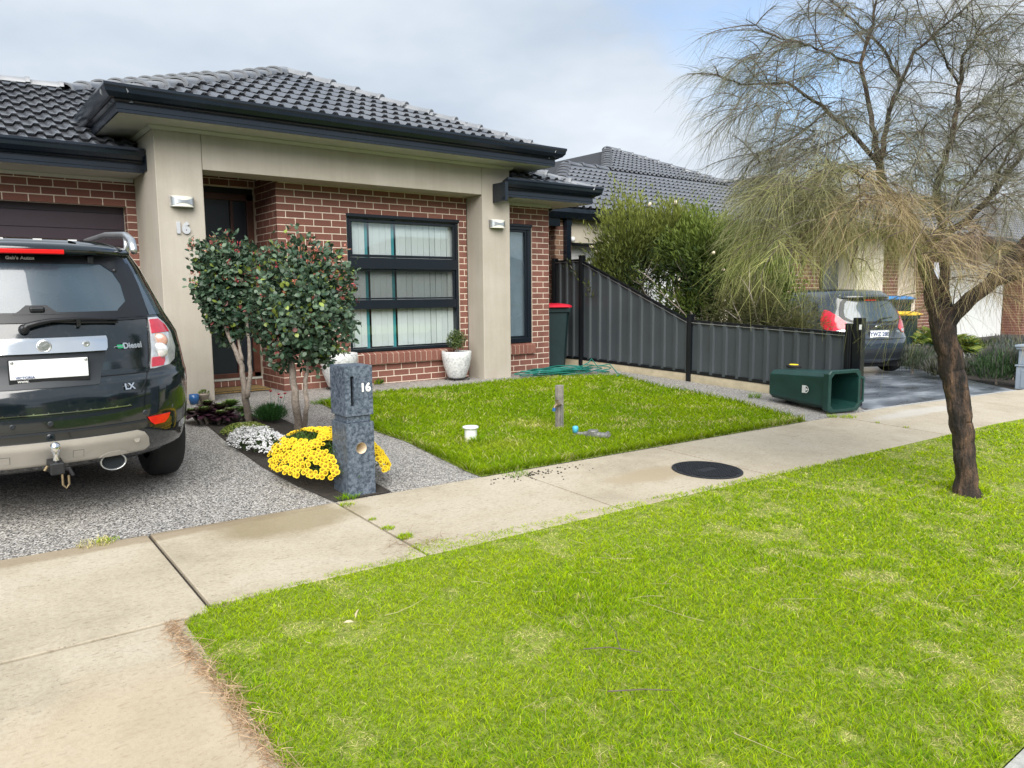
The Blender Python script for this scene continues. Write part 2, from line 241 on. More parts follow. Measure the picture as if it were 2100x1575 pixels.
# ---------------------------------------------------------------- object helpers
class MB:
    def __init__(s): s.v = []; s.f = []
    def add(s, vs, fs):
        o = len(s.v); s.v += [tuple(p) for p in vs]; s.f += [tuple(i+o for i in q) for q in fs]; return s
    def box(s, x0, x1, y0, y1, z0, z1):
        return s.add([(x0, y0, z0), (x1, y0, z0), (x1, y1, z0), (x0, y1, z0), (x0, y0, z1), (x1, y0, z1), (x1, y1, z1), (x0, y1, z1)],
                     [(0, 3, 2, 1), (4, 5, 6, 7), (0, 1, 5, 4), (1, 2, 6, 5), (2, 3, 7, 6), (3, 0, 4, 7)])
    def bar(s, a, b, w, h=None):                       # rectangular bar between two points
        a, b = Vector(a), Vector(b); d = (b-a).normalized(); h = h or w
        up = Vector((0, 0, 1)) if abs(d.z) < .95 else Vector((0, 1, 0))
        x = d.cross(up).normalized()*w/2; y = x.cross(d).normalized()*h/2
        return s.add([a-x-y, a+x-y, a+x+y, a-x+y, b-x-y, b+x-y, b+x+y, b-x+y], [(0, 1, 2, 3), (4, 7, 6, 5), (0, 4, 5, 1), (1, 5, 6, 2), (2, 6, 7, 3), (3, 7, 4, 0)])
    def tube(s, pts, rad, n=8, cap=True):
        pts = [Vector(p) for p in pts]; k = len(pts); rad = rad if isinstance(rad, (list, tuple)) else [rad]*k
        o = len(s.v); prev = None
        for i, p in enumerate(pts):
            d = (pts[min(i+1, k-1)]-pts[max(i-1, 0)]).normalized()
            if prev is None: x = d.orthogonal().normalized()
            else: x = (prev-d*prev.dot(d)).normalized()
            prev = x; y = d.cross(x)
            for j in range(n):
                a = 2*math.pi*j/n; s.v.append(tuple(p+(x*math.cos(a)+y*math.sin(a))*rad[i]))
        for i in range(k-1):
            for j in range(n): s.f.append((o+i*n+j, o+i*n+(j+1) % n, o+(i+1)*n+(j+1) % n, o+(i+1)*n+j))
        if cap: s.f.append(tuple(o+j for j in range(n))[::-1]); s.f.append(tuple(o+(k-1)*n+j for j in range(n)))
        return s
    def lathe(s, prof, n=24, c=(0, 0, 0), cap=True):
        o = len(s.v); k = len(prof)
        for r_, z in prof:
            for j in range(n): a = 2*math.pi*j/n; s.v.append((c[0]+r_*math.cos(a), c[1]+r_*math.sin(a), c[2]+z))
        for i in range(k-1):
            for j in range(n): s.f.append((o+i*n+j, o+i*n+(j+1) % n, o+(i+1)*n+(j+1) % n, o+(i+1)*n+j))
        if cap and prof[0][0] > 1e-6: s.f.append(tuple(o+j for j in range(n))[::-1])
        if cap and prof[-1][0] > 1e-6: s.f.append(tuple(o+(k-1)*n+j for j in range(n)))
        return s
    def prism(s, poly, a, b):                          # poly of 3D points, swept from offset a to offset b
        a, b = Vector(a), Vector(b); n = len(poly); P = [Vector(p) for p in poly]
        return s.add([p+a for p in P]+[p+b for p in P], [tuple(range(n))[::-1], tuple(range(n, 2*n))]+[(i, (i+1) % n, n+(i+1) % n, n+i) for i in range(n)])
    def grid(s, rows, close=False):
        o = len(s.v); k = len(rows[0])
        for r_ in rows: s.v += [tuple(p) for p in r_]
        for i in range(len(rows)-1):
            for j in range(k if close else k-1): s.f.append((o+i*k+j, o+i*k+(j+1) % k, o+(i+1)*k+(j+1) % k, o+(i+1)*k+j))
        return s
    def sweep(s, path, prof, left=True):               # profile (outward, z) along a flat path, mitred; outward is to the right of travel unless left
        P = [Vector((p[0], p[1], 0)) for p in path]; Z = [p[2] if len(p) > 2 else 0 for p in path]; rows = []
        for i, p in enumerate(P):
            ds = []
            if i > 0: ds.append((p-P[i-1]).normalized())
            if i < len(P)-1: ds.append((P[i+1]-p).normalized())
            ns = [Vector((-d.y, d.x, 0)) if left else Vector((d.y, -d.x, 0)) for d in ds]
            nn = sum(ns, Vector()); nn = nn/nn.length; nn = nn/max(.3, nn.dot(ns[0]))
            rows.append([p+nn*o_+Vector((0, 0, z+Z[i])) for o_, z in prof])
        k = len(prof); o = len(s.v); s.grid(rows, True)
        s.f.append(tuple(o+j for j in range(k))); s.f.append(tuple(o+(len(P)-1)*k+j for j in range(k))[::-1]); return s
def mesh_of(name, mb, smooth=False):
    me = bpy.data.meshes.new(name); me.from_pydata(mb.v, [], mb.f); me.validate()
    bm = bmesh.new(); bm.from_mesh(me); bmesh.ops.recalc_face_normals(bm, faces=bm.faces); bm.to_mesh(me); bm.free()
    if smooth: me.polygons.foreach_set('use_smooth', [True]*len(me.polygons))
    me.update(); return me
def link(name, data, mat=None, parent=None, loc=(0, 0, 0), rot=(0, 0, 0)):
    o = bpy.data.objects.new(name, data); COL.objects.link(o); o.location = loc; o.rotation_euler = rot
    if mat is not None and data is not None and len(data.materials) == 0: data.materials.append(M[mat])
    if parent is not None: o.parent = parent
    return o
def obj(name, mb, mat, parent=None, smooth=False, bev=0, loc=(0, 0, 0), rot=(0, 0, 0), seg=2):
    o = link(name, mesh_of(name, mb, smooth), mat, parent, loc, rot)
    if bev:
        b_ = o.modifiers.new('bevel', 'BEVEL'); b_.width = bev; b_.segments = seg; b_.limit_method = 'ANGLE'; b_.angle_limit = R(40)
    return o
def auto_smooth(o, ang=40):
    me = o.data; me.polygons.foreach_set('use_smooth', [True]*len(me.polygons))
    bm = bmesh.new(); bm.from_mesh(me)
    for e_ in bm.edges:
        if len(e_.link_faces) == 2 and e_.calc_face_angle(0) > R(ang): e_.smooth = False
    bm.to_mesh(me); bm.free(); return o
def tag(o, label, cat, group=None, kind=None):
    o['label'] = label
    if cat: o['category'] = cat
    if group: o['group'] = group
    if kind: o['kind'] = kind
    return o
def thing(name, label, cat, loc=(0, 0, 0), rot=(0, 0, 0), group=None):
    o = bpy.data.objects.new(name, None); COL.objects.link(o); o.location = loc; o.rotation_euler = rot; o.empty_display_size = .1
    return tag(o, label, cat, group)
def struct(o, label=None):
    o['kind'] = 'structure'
    if label: o['label'] = label
    return o
def copy_tree(o, parent=None):
    c = o.copy(); COL.objects.link(c); c.parent = parent
    for ch in list(o.children): copy_tree(ch, c)
    return c
def text_obj(name, s, size, mat, parent, mw, depth=.004, bold=.0, align='CENTER'):
    cu = bpy.data.curves.new(name, 'FONT'); cu.body = s; cu.size = size; cu.extrude = depth; cu.offset = bold; cu.align_x = align; cu.align_y = 'CENTER'; cu.resolution_u = 4
    tmp = bpy.data.objects.new(name, cu); COL.objects.link(tmp)
    me = bpy.data.meshes.new_from_object(tmp.evaluated_get(bpy.context.evaluated_depsgraph_get()))
    bpy.data.objects.remove(tmp); me.transform(mw); me.name = name; me.materials.clear()
    return link(name, me, mat, parent)
def frame_mat(o, x, y):                                 # matrix with origin o and in-plane axes x, y
    x, y = Vector(x).normalized(), Vector(y).normalized(); z = x.cross(y); o = Vector(o)
    return Matrix(((x.x, y.x, z.x, o.x), (x.y, y.y, z.y, o.y), (x.z, y.z, z.z, o.z), (0, 0, 0, 1)))
def np_mesh(name, V, F, C=None, mat=None, parent=None, smooth=False):   # V (n,3), F (m,3 or 4), C (n,3) point colours
    me = bpy.data.meshes.new(name); V = np.asarray(V, np.float32); F = np.asarray(F, np.int32); k = F.shape[1]
    me.vertices.add(len(V)); me.vertices.foreach_set('co', V.ravel())
    me.loops.add(F.size); me.loops.foreach_set('vertex_index', F.ravel())
    me.polygons.add(len(F)); me.polygons.foreach_set('loop_start', np.arange(0, F.size, k, dtype=np.int32)); 
    if smooth: me.polygons.foreach_set('use_smooth', np.ones(len(F), bool))
    me.update(calc_edges=True)
    if C is not None:
        a = me.color_attributes.new('Col', 'FLOAT_COLOR', 'POINT'); cc = np.ones((len(V), 4), np.float32); cc[:, :3] = C; a.data.foreach_set('color', cc.ravel())
    me.validate(); return link(name, me, mat, parent)
def vnoise(x, y, s, seed=0):                            # smooth value noise on arrays
    x = np.asarray(x)*s+seed*17.3; y = np.asarray(y)*s+seed*9.1; xi = np.floor(x).astype(int); yi = np.floor(y).astype(int); fx = x-xi; fy = y-yi
    fx = fx*fx*(3-2*fx); fy = fy*fy*(3-2*fy)
    h = lambda a, b_: np.modf(np.abs(np.sin(a*127.1+b_*311.7+seed*74.7)*43758.5453))[0]
    return (h(xi, yi)*(1-fx)+h(xi+1, yi)*fx)*(1-fy)+(h(xi, yi+1)*(1-fx)+h(xi+1, yi+1)*fx)*fy
# ---------------------------------------------------------------- ground
def gz(x, y): return .014+.035*max(-8.45, min(y, -.4))-.01*max(-40, min(x, 14))-.02*max(0, min(x, 14)-5.5)
def gzv(x, y): return .014+.035*np.clip(y, -8.45, -.4)-.01*np.clip(x, -40, 14)-.02*np.maximum(0, np.minimum(x, 14)-5.5)
def sheet(name, poly, off, mat, parent=None, thick=0):
    bm = bmesh.new(); bm.faces.new([bm.verts.new((x, y, 0)) for x, y in poly])
    for co, no in (((0, -.4, 0), (0, 1, 0)), ((5.5, 0, 0), (1, 0, 0)), ((14, 0, 0), (1, 0, 0)), ((0, -8.45, 0), (0, 1, 0)), ((-40, 0, 0), (1, 0, 0))):
        bmesh.ops.bisect_plane(bm, geom=bm.verts[:]+bm.edges[:]+bm.faces[:], plane_co=co, plane_no=no, dist=1e-5)
    if thick:
        r_ = bmesh.ops.extrude_face_region(bm, geom=bm.faces[:]); low = {v for v in r_['geom'] if isinstance(v, bmesh.types.BMVert)}
        for v in bm.verts: v.co.z = gz(v.co.x, v.co.y)+off-(thick if v in low else 0)
    else:
        for v in bm.verts: v.co.z = gz(v.co.x, v.co.y)+off
    bmesh.ops.recalc_face_normals(bm, faces=bm.faces)
    if not thick:
        for f_ in bm.faces:
            if f_.normal.z < 0: f_.normal_flip()
    me = bpy.data.meshes.new(name); bm.to_mesh(me); bm.free(); return link(name, me, mat, parent)
struct(sheet('ground', [(-900, -8.55), (900, -8.55), (900, 1200), (-900, 1200)], -.06, 'thatch'))
FP = lambda x: -4.775-.027*(x+.44)*.55                     # back edge of the footpath
FF = lambda x: -5.86-.020*(x+2.6)                          # street edge of the footpath
struct(sheet('driveway', [(-12, FP(-12)+.024), (5.28, FP(5.28)+.024), (5.28, 1.4), (-12, 1.4)], 0, 'aggregate', thick=.05))
LAWN = [(-.04, -1.16), (.45, -.86), (.92, -.76), (1.76, -.79), (3.05, -.69), (4.0, -.72), (4.82, -1.05), (4.55, -1.9), (4.43, -2.5), (4.33, -3.43), (3.95, -4.55), (3.85, FP(3.85)+.02), (2.5, FP(2.5)+.02), (1.2, FP(1.2)+.02), (-.13, FP(-.1)+.02), (-.36, FP(-.36)+.02), (-.36, -4.55), (-.33, -4.33), (-.22, -3.4), (-.24, -2.95), (-.12, -2.0)]
struct(sheet('lawn_soil', LAWN, .006, 'thatch'))
BED = [(-1.36, -1.15), (-1.05, -1.35), (-.74, -1.8), (-.76, -2.75), (-.95, -3.3), (-1.05, -4.0), (-1.09, FP(-1.04)+.02), (-1.5, FP(-1.5)+.02), (-1.56, -4.2), (-1.57, -3.64), (-1.52, -2.6), (-1.44, -1.7)]
struct(sheet('garden_bed_soil', BED, .008, 'soil'))
NSTRIP = [(-2.72, -5.94), (-2.6, -5.9), (-2.3, FF(-2.3)), (26, FF(26)), (26, -8.38), (-2.79, -8.38), (-2.745, -7.1)]
struct(sheet('nature_strip_soil', NSTRIP, .004, 'thatch'))
# footpath slabs, each poured separately with a joint between
fpo = bpy.data.objects.new('footpath', None); COL.objects.link(fpo); struct(fpo)
J = [-9.0, -7.4, -5.8, -4.2, -2.6, -1.5, -.07, 1.5, 2.95, 4.39, 5.85, 7.35, 8.85, 10.4, 12, 14, 17, 21, 26]
for a, b_ in zip(J[:-1], J[1:]):
    g = .009
    o = sheet('slab', [(a+g, FP(a)), (a+g, FF(a) if a > -2.7 else -5.915), (b_-g, FF(b_) if b_ > -2.5 else -5.915), (b_-g, FP(b_))], .008+random.uniform(-.002, .002), 'concrete', fpo, .07)
    mo = o.modifiers.new('bevel', 'BEVEL'); mo.width = .004; mo.segments = 2; mo.angle_limit = R(60); mo.limit_method = 'ANGLE'
for a, b_ in ((-2.725, -5.2), (-5.22, -8.0)):               # apron across the verge
    o = sheet('slab', [(b_, -5.938), (a, -5.938), (a-.01, -7.1), (a-.06, -8.42), (b_, -8.42)], .007, 'concrete', fpo, .07)
    mo = o.modifiers.new('bevel', 'BEVEL'); mo.width = .004; mo.segments = 2; mo.angle_limit = R(60); mo.limit_method = 'ANGLE'
struct(sheet('joint_filler', [(-9, FP(-9)+.04), (26, FP(26)+.01), (26, FF(26)+.01), (-2.62, FF(-2.62)-.12), (-2.75, -8.4), (-9, -8.4)], -.012, 'soil'))
struct(obj('kerb', MB().sweep([(-60, -8.385, gz(-40, -9)), (-40, -8.385, gz(-40, -9)), (5.5, -8.385, gz(5.5, -9)), (14, -8.385, gz(14, -9)), (60, -8.385, gz(14, -9))], [(0, -.25), (0, .008), (.13, .003), (.16, -.02), (.18, -.13), (.45, -.14), (.45, -.25)], left=False), 'kerb'))
struct(obj('road', MB().add([(-900, -8.87, gz(-40, -9)-.145), (5.5, -8.87, gz(5.5, -9)-.145), (14, -8.87, gz(14, -9)-.145), (900, -8.87, gz(14, -9)-.145), (900, -900, gz(14, -9)-.15), (14, -900, gz(14, -9)-.15), (5.5, -900, gz(5.5, -9)-.15), (-900, -900, gz(-40, -9)-.15)], [(0, 7, 6, 1), (1, 6, 5, 2), (2, 5, 4, 3)]), 'asphalt'))
DRV2 = [(5.05, FP(5.05)+.01), (9.45, FP(9.45)+.01), (12.2, -1.7), (12.2, 1.2), (5.45, 1.2), (5.45, -4.5)]
struct(sheet('sealed_driveway', DRV2, 0, 'driveway2', thick=.05))
struct(sheet('sealed_driveway_edge', [(5.02, FP(5.02)+.012), (9.5, FP(9.5)+.012), (9.5, FP(9.5)+.06), (5.02, FP(5.02)+.06)], .003, 'kerb'))
struct(sheet('planting_bed_soil', [(9.5, FP(9.5)+.02), (26, FP(26)+.02), (26, 1.2), (12.25, 1.2), (12.25, -1.7)], .002, 'soil'))

# ---------------------------------------------------------------- the brick house
CO = .086
house = thing('brick_house', 'single storey red brick house with rendered portico and dark tiled roof, number 16', 'house')
def wall_slab(mb, u0, u1, z0, z1, holes, place):          # wall with rectangular holes as boxes; place(u0, u1, z0, z1) adds one box
    us = sorted({u0, u1, *[h for q in holes for h in q[:2] if u0 < h < u1]})
    for a, b_ in zip(us[:-1], us[1:]):
        mid = (a+b_)/2; zs = [z0]
        for h in sorted([q for q in holes if q[0] <= mid <= q[1]], key=lambda q: q[2]): zs += [h[2], h[3]]
        zs.append(z1)
        for i in range(0, len(zs), 2):
            if zs[i+1]-zs[i] > .002: place(a, b_, zs[i], zs[i+1])
def brick_cells(u0, u1, z0, z1, holes, phase=0, base=0.0):
    out = []; i = int(math.floor((z0-base)/CO))
    while base+i*CO < z1-.01:
        za, zb = base+i*CO, base+i*CO+.0755; i += 1
        zc = (za+zb)/2; za, zb = max(za, z0), min(zb, z1)
        if zb-za < .012: continue
        off = phase+(0 if i % 2 else .12); k = math.floor((u0-off)/.24)
        while off+k*.24 < u1:
            a, b_ = max(u0, off+k*.24), min(u1, off+k*.24+.2295); k += 1
            segs = [(a, b_)]
            for (h0, h1, hz0, hz1) in holes:
                if hz0-.02 < zc < hz1+.0:
                    segs = [q for s_ in segs for q in ((s_[0], min(s_[1], h0-.002)), (max(s_[0], h1+.002), s_[1]))]
            for q in segs:
                if q[1]-q[0] > .025: out.append((q[0], q[1], za, zb))
    return out
_bm = {}
def brick_mesh(l, h, mat='brick', d=.03):
    k = (round(l, 3), round(h, 3), mat)
    if k not in _bm:
        mb = MB(); x, z, c_ = l/2, h/2, .003
        mb.add([(-x, c_, -z), (x, c_, -z), (x, c_, z), (-x, c_, z), (-x+c_, 0, -z+c_), (x-c_, 0, -z+c_), (x-c_, 0, z-c_), (-x+c_, 0, z-c_), (-x, d, -z), (x, d, -z), (x, d, z), (-x, d, z)],
               [(4, 5, 6, 7), (0, 1, 5, 4), (1, 2, 6, 5), (2, 3, 7, 6), (3, 0, 4, 7), (0, 8, 9, 1), (1, 9, 10, 2), (2, 10, 11, 3), (3, 11, 8, 0)])
        _bm[k] = mesh_of('brick', mb); _bm[k].materials.append(M[mat])
    return _bm[k]
BR = []                                                    # candidate bricks: (size, wall, mesh key, location, rotation)
def add_bricks(wall, cells, org, rz, mat='brick', seen=True):
    u = Vector((math.cos(rz), math.sin(rz), 0))
    for (a, b_, za, zb) in cells:
        p = Vector(org)+u*((a+b_)/2)+Vector((0, 0, (za+zb)/2)); d = (p-CAM).length
        BR.append(((b_-a)*(zb-za)/d/d*(1 if seen else .01), wall, (b_-a, zb-za, mat), p, rz))
def mwall(name, mb): return obj(name, mb, 'mortar', house)
WIN = (.92, 2.665, .43, 2.236); NWIN = (3.40, 4.022, .43, 2.236)
# wall beside the window (faces the street)
mb = MB(); wall_slab(mb, 0.0035, 2.80, -.12, 2.75, [(WIN[0], WIN[1], WIN[2]-.11, WIN[3])], lambda a, b_, c_, d: mb.box(a, b_, .0035, .11, c_, d)); wA = mwall('front_wall', mb)
add_bricks(wA, brick_cells(0, 2.80, -.03, 2.56, [(WIN[0], WIN[1], WIN[2]-.18, WIN[3])]), (0, 0, 0), 0)
mb = MB(); wall_slab(mb, 3.30, 4.364, -.15, 2.60, [(NWIN[0], NWIN[1], NWIN[2]-.11, NWIN[3])], lambda a, b_, c_, d: mb.box(a, b_, .0035, .11, c_, d)); mb.box(4.25, 4.364, .11, 9, -.15, 2.6); wB = mwall('corner_wall', mb)
add_bricks(wB, brick_cells(3.30, 4.37, -.06, 2.545, [(NWIN[0], NWIN[1], NWIN[2]-.18, NWIN[3])], phase=4.37-.24*20), (0, 0, 0), 0)
add_bricks(wB, brick_cells(0.01, 2.2, -.06, 2.545, [], phase=.12), (4.37, 0, 0), math.pi/2, seen=False)
mb = MB().box(.0035, .11, .111, .86, -.12, 2.95); wC = mwall('porch_wall', mb)
add_bricks(wC, brick_cells(-.75, -0.002, -.02, 2.80, [], phase=-.24*4), (0, 0, 0), -math.pi/2)
DOOR = (-1.36, -.001, .02, 2.567)
mb = MB(); wall_slab(mb, -1.43, 0.0, -.1, 2.95, [DOOR], lambda a, b_, c_, d: mb.box(a, b_, .7535, .86, c_, d)); wD = mwall('entry_wall', mb)
add_bricks(wD, brick_cells(-1.43, -.004, 2.571, 2.80, [], phase=-.07), (0, .75, 0), 0)
GAR = (-6.4, -1.535, -.2, 2.236)
mb = MB(); wall_slab(mb, -7.2, -1.0, -.2, 2.62, [GAR], lambda a, b_, c_, d: mb.box(a, b_, .6535, .76, c_, d)); mb.box(-1.535, -1.44, .76, .87, -.2, 2.3); wE = mwall('garage_wall', mb)
add_bricks(wE, brick_cells(-2.9, -1.2, 0.0, 2.55, [GAR], phase=-1.535-.24*9), (0, .65, 0), 0)
add_bricks(wE, brick_cells(-7.2, -2.9, 0.0, 2.55, [GAR], phase=-1.535-.24*9), (0, .65, 0), 0, seen=False)
add_bricks(wE, brick_cells(-.76, -.657, 0.0, 2.236, [], phase=-.76), (-1.541, 0, 0), -math.pi/2)
# header-brick sills, sloping forward
def sill(wall, x0, x1):
    n = int(round((x1-x0)/.0865)); w = (x1-x0)/n
    mb = MB(); mb.prism([(x0+.004, -.042, .395), (x0+.004, .06, .425), (x0+.004, .06, .30), (x0+.004, -.042, .27)], (0, 0, 0), (x1-x0-.008, 0, 0)); obj('sill_bedding', mb, 'mortar', wall)
    me = mesh_of('sill_brick', MB().prism([(-w/2+.005, -.05, .394), (-w/2+.005, .055, .431), (-w/2+.005, .055, .29), (-w/2+.005, -.05, .262)], (0, 0, 0), (w-.010, 0, 0))); me.materials.append(M['brick'])
    for i in range(n): link('sill_brick', me, None, wall, (x0+w*(i+.5), random.uniform(-.003, .003), random.uniform(-.002, .002)))
sill(wA, WIN[0]-.01, WIN[1]); sill(wB, NWIN[0], NWIN[1]+.03)
BR.sort(key=lambda q: -q[0])
for k, (sz, wall, key, p, rz) in enumerate(BR[:300]):
    link('brick', brick_mesh(*key), None, wall, p, (0, 0, rz))
rest = {}
for sz, wall, key, p, rz in BR[300:]: rest.setdefault(wall, []).append((key, p, rz))
for wall, lst in rest.items():
    mb = MB()
    for key, p, rz in lst:
        me = brick_mesh(*key); mt = Matrix.Translation(p) @ Matrix.Rotation(rz, 4, 'Z'); mb.add([mt @ v.co for v in me.vertices], [tuple(q.vertices) for q in me.polygons])
    o = obj('brick_courses', mb, 'brick_far', wall); o['kind'] = 'stuff'
# portico: rendered columns and beam
for x0, x1, yb in ((-1.44, -.957, .02), (2.808, 3.292, .0)): obj('column', MB().box(x0, x1, -.39, yb+.005, -.12, 2.985), 'render', house, bev=.008)
obj('portico_beam', MB().box(-.953, 2.804, -.388, .004, 2.57, 2.985), 'render', house, bev=.006)
obj('porch_ceiling', MB().box(-1.43, .1, .012, .75, 2.80, 2.84), 'soffit', house)
obj('portico_return', MB().box(-1.438, -1.30, .026, 1.3, 2.5, 2.984), 'render', house)
obj('porch_side_wall', MB().box(-1.435, -1.36, .03, .645, -.12, 2.84), 'render', house)
# window: frame, three stacked panes, vertical blind behind
def rect_frame(mb, x0, x1, z0, z1, w, y0, y1):
    mb.box(x0, x1, y0, y1, z1-w, z1); mb.box(x0, x1, y0, y1, z0, z0+w); mb.box(x0, x0+w, y0, y1, z0+w, z1-w); mb.box(x1-w, x1, y0, y1, z0+w, z1-w)
x0, x1, z0, z1 = WIN; mb = MB(); rect_frame(mb, x0+.003, x1-.003, z0+.002, z1-.002, .042, .015, .105)
mb.box(x0+.045, x1-.045, .012, .10, 1.535, 1.685); mb.box(x0+.045, x1-.045, .02, .10, 1.0, 1.125)
mb.box(x0-.005, x1+.005, -.012, .02, z1-.03, z1+.012)
win = obj('window', mb, 'frame', house, bev=.006)
sash = MB(); rect_frame(sash, x0+.05, x1-.05, 1.69, z1-.055, .035, .022, .06); obj('sash', sash, 'frame', win, bev=.004)
sash = MB(); rect_frame(sash, x0+.05, x1-.05, 1.13, 1.53, .022, .04, .07); obj('sash', sash, 'frame', win, bev=.004)
for a, b_ in ((1.70, z1-.06), (1.128, 1.532), (z0+.044, .998)): obj('pane', MB().box(x0+.05, x1-.05, .066, .070, a, b_), 'glass', win)
obj('fly_screen', MB().box(x0+.06, x1-.06, .082, .083, 1.13, 1.53), 'fly_mesh', win)
mb = MB().box(x0-.2, x1+.2, .95, .97, z0-.1, z1+.1).box(x0-.2, x0-.18, .11, .95, z0-.1, z1+.1).box(x1+.18, x1+.2, .11, .95, z0-.1, z1+.1).box(x0-.2, x1+.2, .11, .95, z0-.12, z0-.1).box(x0-.2, x1+.2, .11, .95, z1+.1, z1+.12); obj('room_lining', mb, 'room', win)
u = x0+.02; k = 0
pat = [.105, .105, .09, -.055, .06, .10, .10, .085, -.06, .06, .10, .10, .10, .10, .10, .10, .10, .10]
for w in pat*2:
    if u > x1-.03: break
    if w < 0:
        obj('curtain', MB().box(u+.004, u-w, .15, .155, z0+.01, z1), 'teal', win); u += -w+.015; continue
    k += 1; a = R(random.uniform(4, 14))
    o = obj('blind_slat', MB().box(-w/2, w/2, -.0015, .0015, z0+.06, z1-.02), 'blind', win, loc=(u+w/2, .125, 0), rot=(0, 0, a)); u += w-.004
# tall narrow window
x0, x1, z0, z1 = NWIN; mb = MB(); rect_frame(mb, x0+.003, x1-.003, z0+.002, z1-.002, .075, .015, .10); mb.box(x0, x1+.004, -.010, .02, z1-.03, z1+.01); nwin = obj('window', mb, 'frame', house, bev=.006)
sash = MB(); rect_frame(sash, x0+.08, x1-.08, z0+.08, z1-.08, .03, .03, .06); obj('sash', sash, 'frame', nwin)
obj('pane', MB().box(x0+.08, x1-.08, .062, .066, z0+.08, z1-.08), 'glass', nwin)
obj('roller_blind', MB().box(x0+.05, x1-.05, .13, .135, z0+.05, z1-.05), 'boxgrey', nwin)
# entry door with dark screen, timber frame, brick step
mb = MB(); x0, x1, z0, z1 = DOOR; z0 = .13; mb.box(x0+.01, x0+.09, .80, .90, z0, 2.49); mb.box(x1-.09, x1-.004, .80, .90, z0, 2.49); mb.box(x0+.01, x1-.004, .80, .90, 2.41, 2.49); mb.box(x0+.01, x1-.004, .80, .90, z0, z0+.06); mb.box(x1-.30, x1-.26, .81, .90, z0+.06, 2.41)
door = obj('front_door', mb, 'timber_frame', house, bev=.004)
obj('screen', MB().box(x0+.09, x1-.30, .84, .86, z0+.06, 2.41), 'door', door); obj('sidelight', MB().box(x1-.26, x1-.09, .85, .86, z0+.06, 2.41), 'door', door); obj('transom', MB().box(x0+.01, x1-.004, .82, .90, 2.49, 2.566), 'black', door)
obj('handle', MB().tube([(x1-.36, .80, 1.0), (x1-.36, .80, 1.22)], .012).tube([(x1-.36, .84, 1.02), (x1-.36, .80, 1.02)], .01).tube([(x1-.36, .84, 1.2), (x1-.36, .80, 1.2)], .01), 'silver', door)
obj('threshold', MB().box(x0+.01, x1-.006, .735, .85, .105, .128), 'soffit', door)
n = 15; w = (x1-x0-.012)/n; me = mesh_of('step_brick', MB().box(-w/2+.005, w/2-.005, .744, .84, -.02, .104)); me.materials.append(M['brick'])
obj('step_bedding', MB().box(x0, x1, .75, .85, -.1, .10), 'mortar', wD)
for i in range(n): link('step_brick', me, None, wD, (x0+.006+w*(i+.5), 0, 0))
# panelled garage door
gd = obj('garage_door', MB().box(-6.45, -1.50, .845, .87, -.2, 2.3), 'black', house)
me = mesh_of('panel', MB().box(-6.44, -1.505, .83, .846, .004, .184)); me.materials.append(M['garage'])
for i in range(13): link('panel', me, None, gd, (0, 0, -.08+i*.187))
# soffits, fascias, gutters
GP = [(-.004, .0), (-.004, .105), (.0, .115), (.11, .15), (.125, .15), (.125, .125), (.115, .105), (.11, .07), (.075, .03), (.04, .018), (.012, .0)]
FA = [(-.02, -.085), (0, -.085), (.0, .0), (.0, .07), (-.02, .07)]
def eave(path, zs, parent=house, name='', left=False):
    z = zs+.085
    obj('fascia', MB().sweep([(p[0], p[1], z) for p in path], FA, left), 'gutter', parent)
    obj('gutter', MB().sweep([(p[0], p[1], z+.01) for p in path], GP, left), 'gutter', parent)
    obj('fascia_groove', MB().sweep([(p[0], p[1], z) for p in path], [(.0, -.055), (.004, -.05), (.004, -.002), (0, .004)], left), 'gutter', parent)
eave([(-1.85, .86), (-1.85, -.81), (3.79, -.81), (3.79, .28)], 2.985, left=False)
obj('soffit', MB().box(-1.83, 3.77, -.79, -.392, 2.986, 2.998).box(-1.83, -1.442, -.392, .62, 2.986, 2.998).box(3.294, 3.77, -.392, -.005, 2.986, 2.998), 'soffit', house)
obj('cornice', MB().sweep([(-1.444, .6), (-1.444, -.394), (3.296, -.394), (3.296, .0)], [(0, 2.945), (.012, 2.945), (.04, 2.975), (.04, 2.985), (0, 2.985)], False), 'soffit', house)
eave([(-9, .08), (-1.452, .08)], 2.548); obj('soffit', MB().box(-9, -1.45, .10, .655, 2.55, 2.562), 'soffit', house); obj('cornice', MB().sweep([(-9, .648), (-1.45, .648)], [(0, 2.51), (.01, 2.51), (.035, 2.54), (.035, 2.549), (0, 2.549)], False), 'soffit', house)
eave([(3.04, -.56), (4.77, -.56), (4.77, 9)], 2.548); obj('soffit', MB().box(3.294, 4.75, -.54, .001, 2.55, 2.562).box(4.372, 4.75, .001, 9, 2.55, 2.562), 'soffit', house)
obj('gutter_end', MB().box(2.985, 3.038, -.69, -.395, 2.47, 2.73), 'gutter', house, bev=.006)
obj('gutter_end', MB().box(-1.452, -1.4425, -.05, .08, 2.56, 2.73), 'gutter', house)
obj('cornice', MB().sweep([(3.294, -.002), (4.372, -.002), (4.372, 9)], [(0, 2.512), (.01, 2.512), (.032, 2.54), (.032, 2.549), (0, 2.549)], False), 'soffit', house)
# numerals on the column
text_obj('house_number', '16', .155, 'numeral', house, frame_mat((-1.206, -.402, 1.925), (1, 0, 0), (0, 0, 1)), .009, .011)

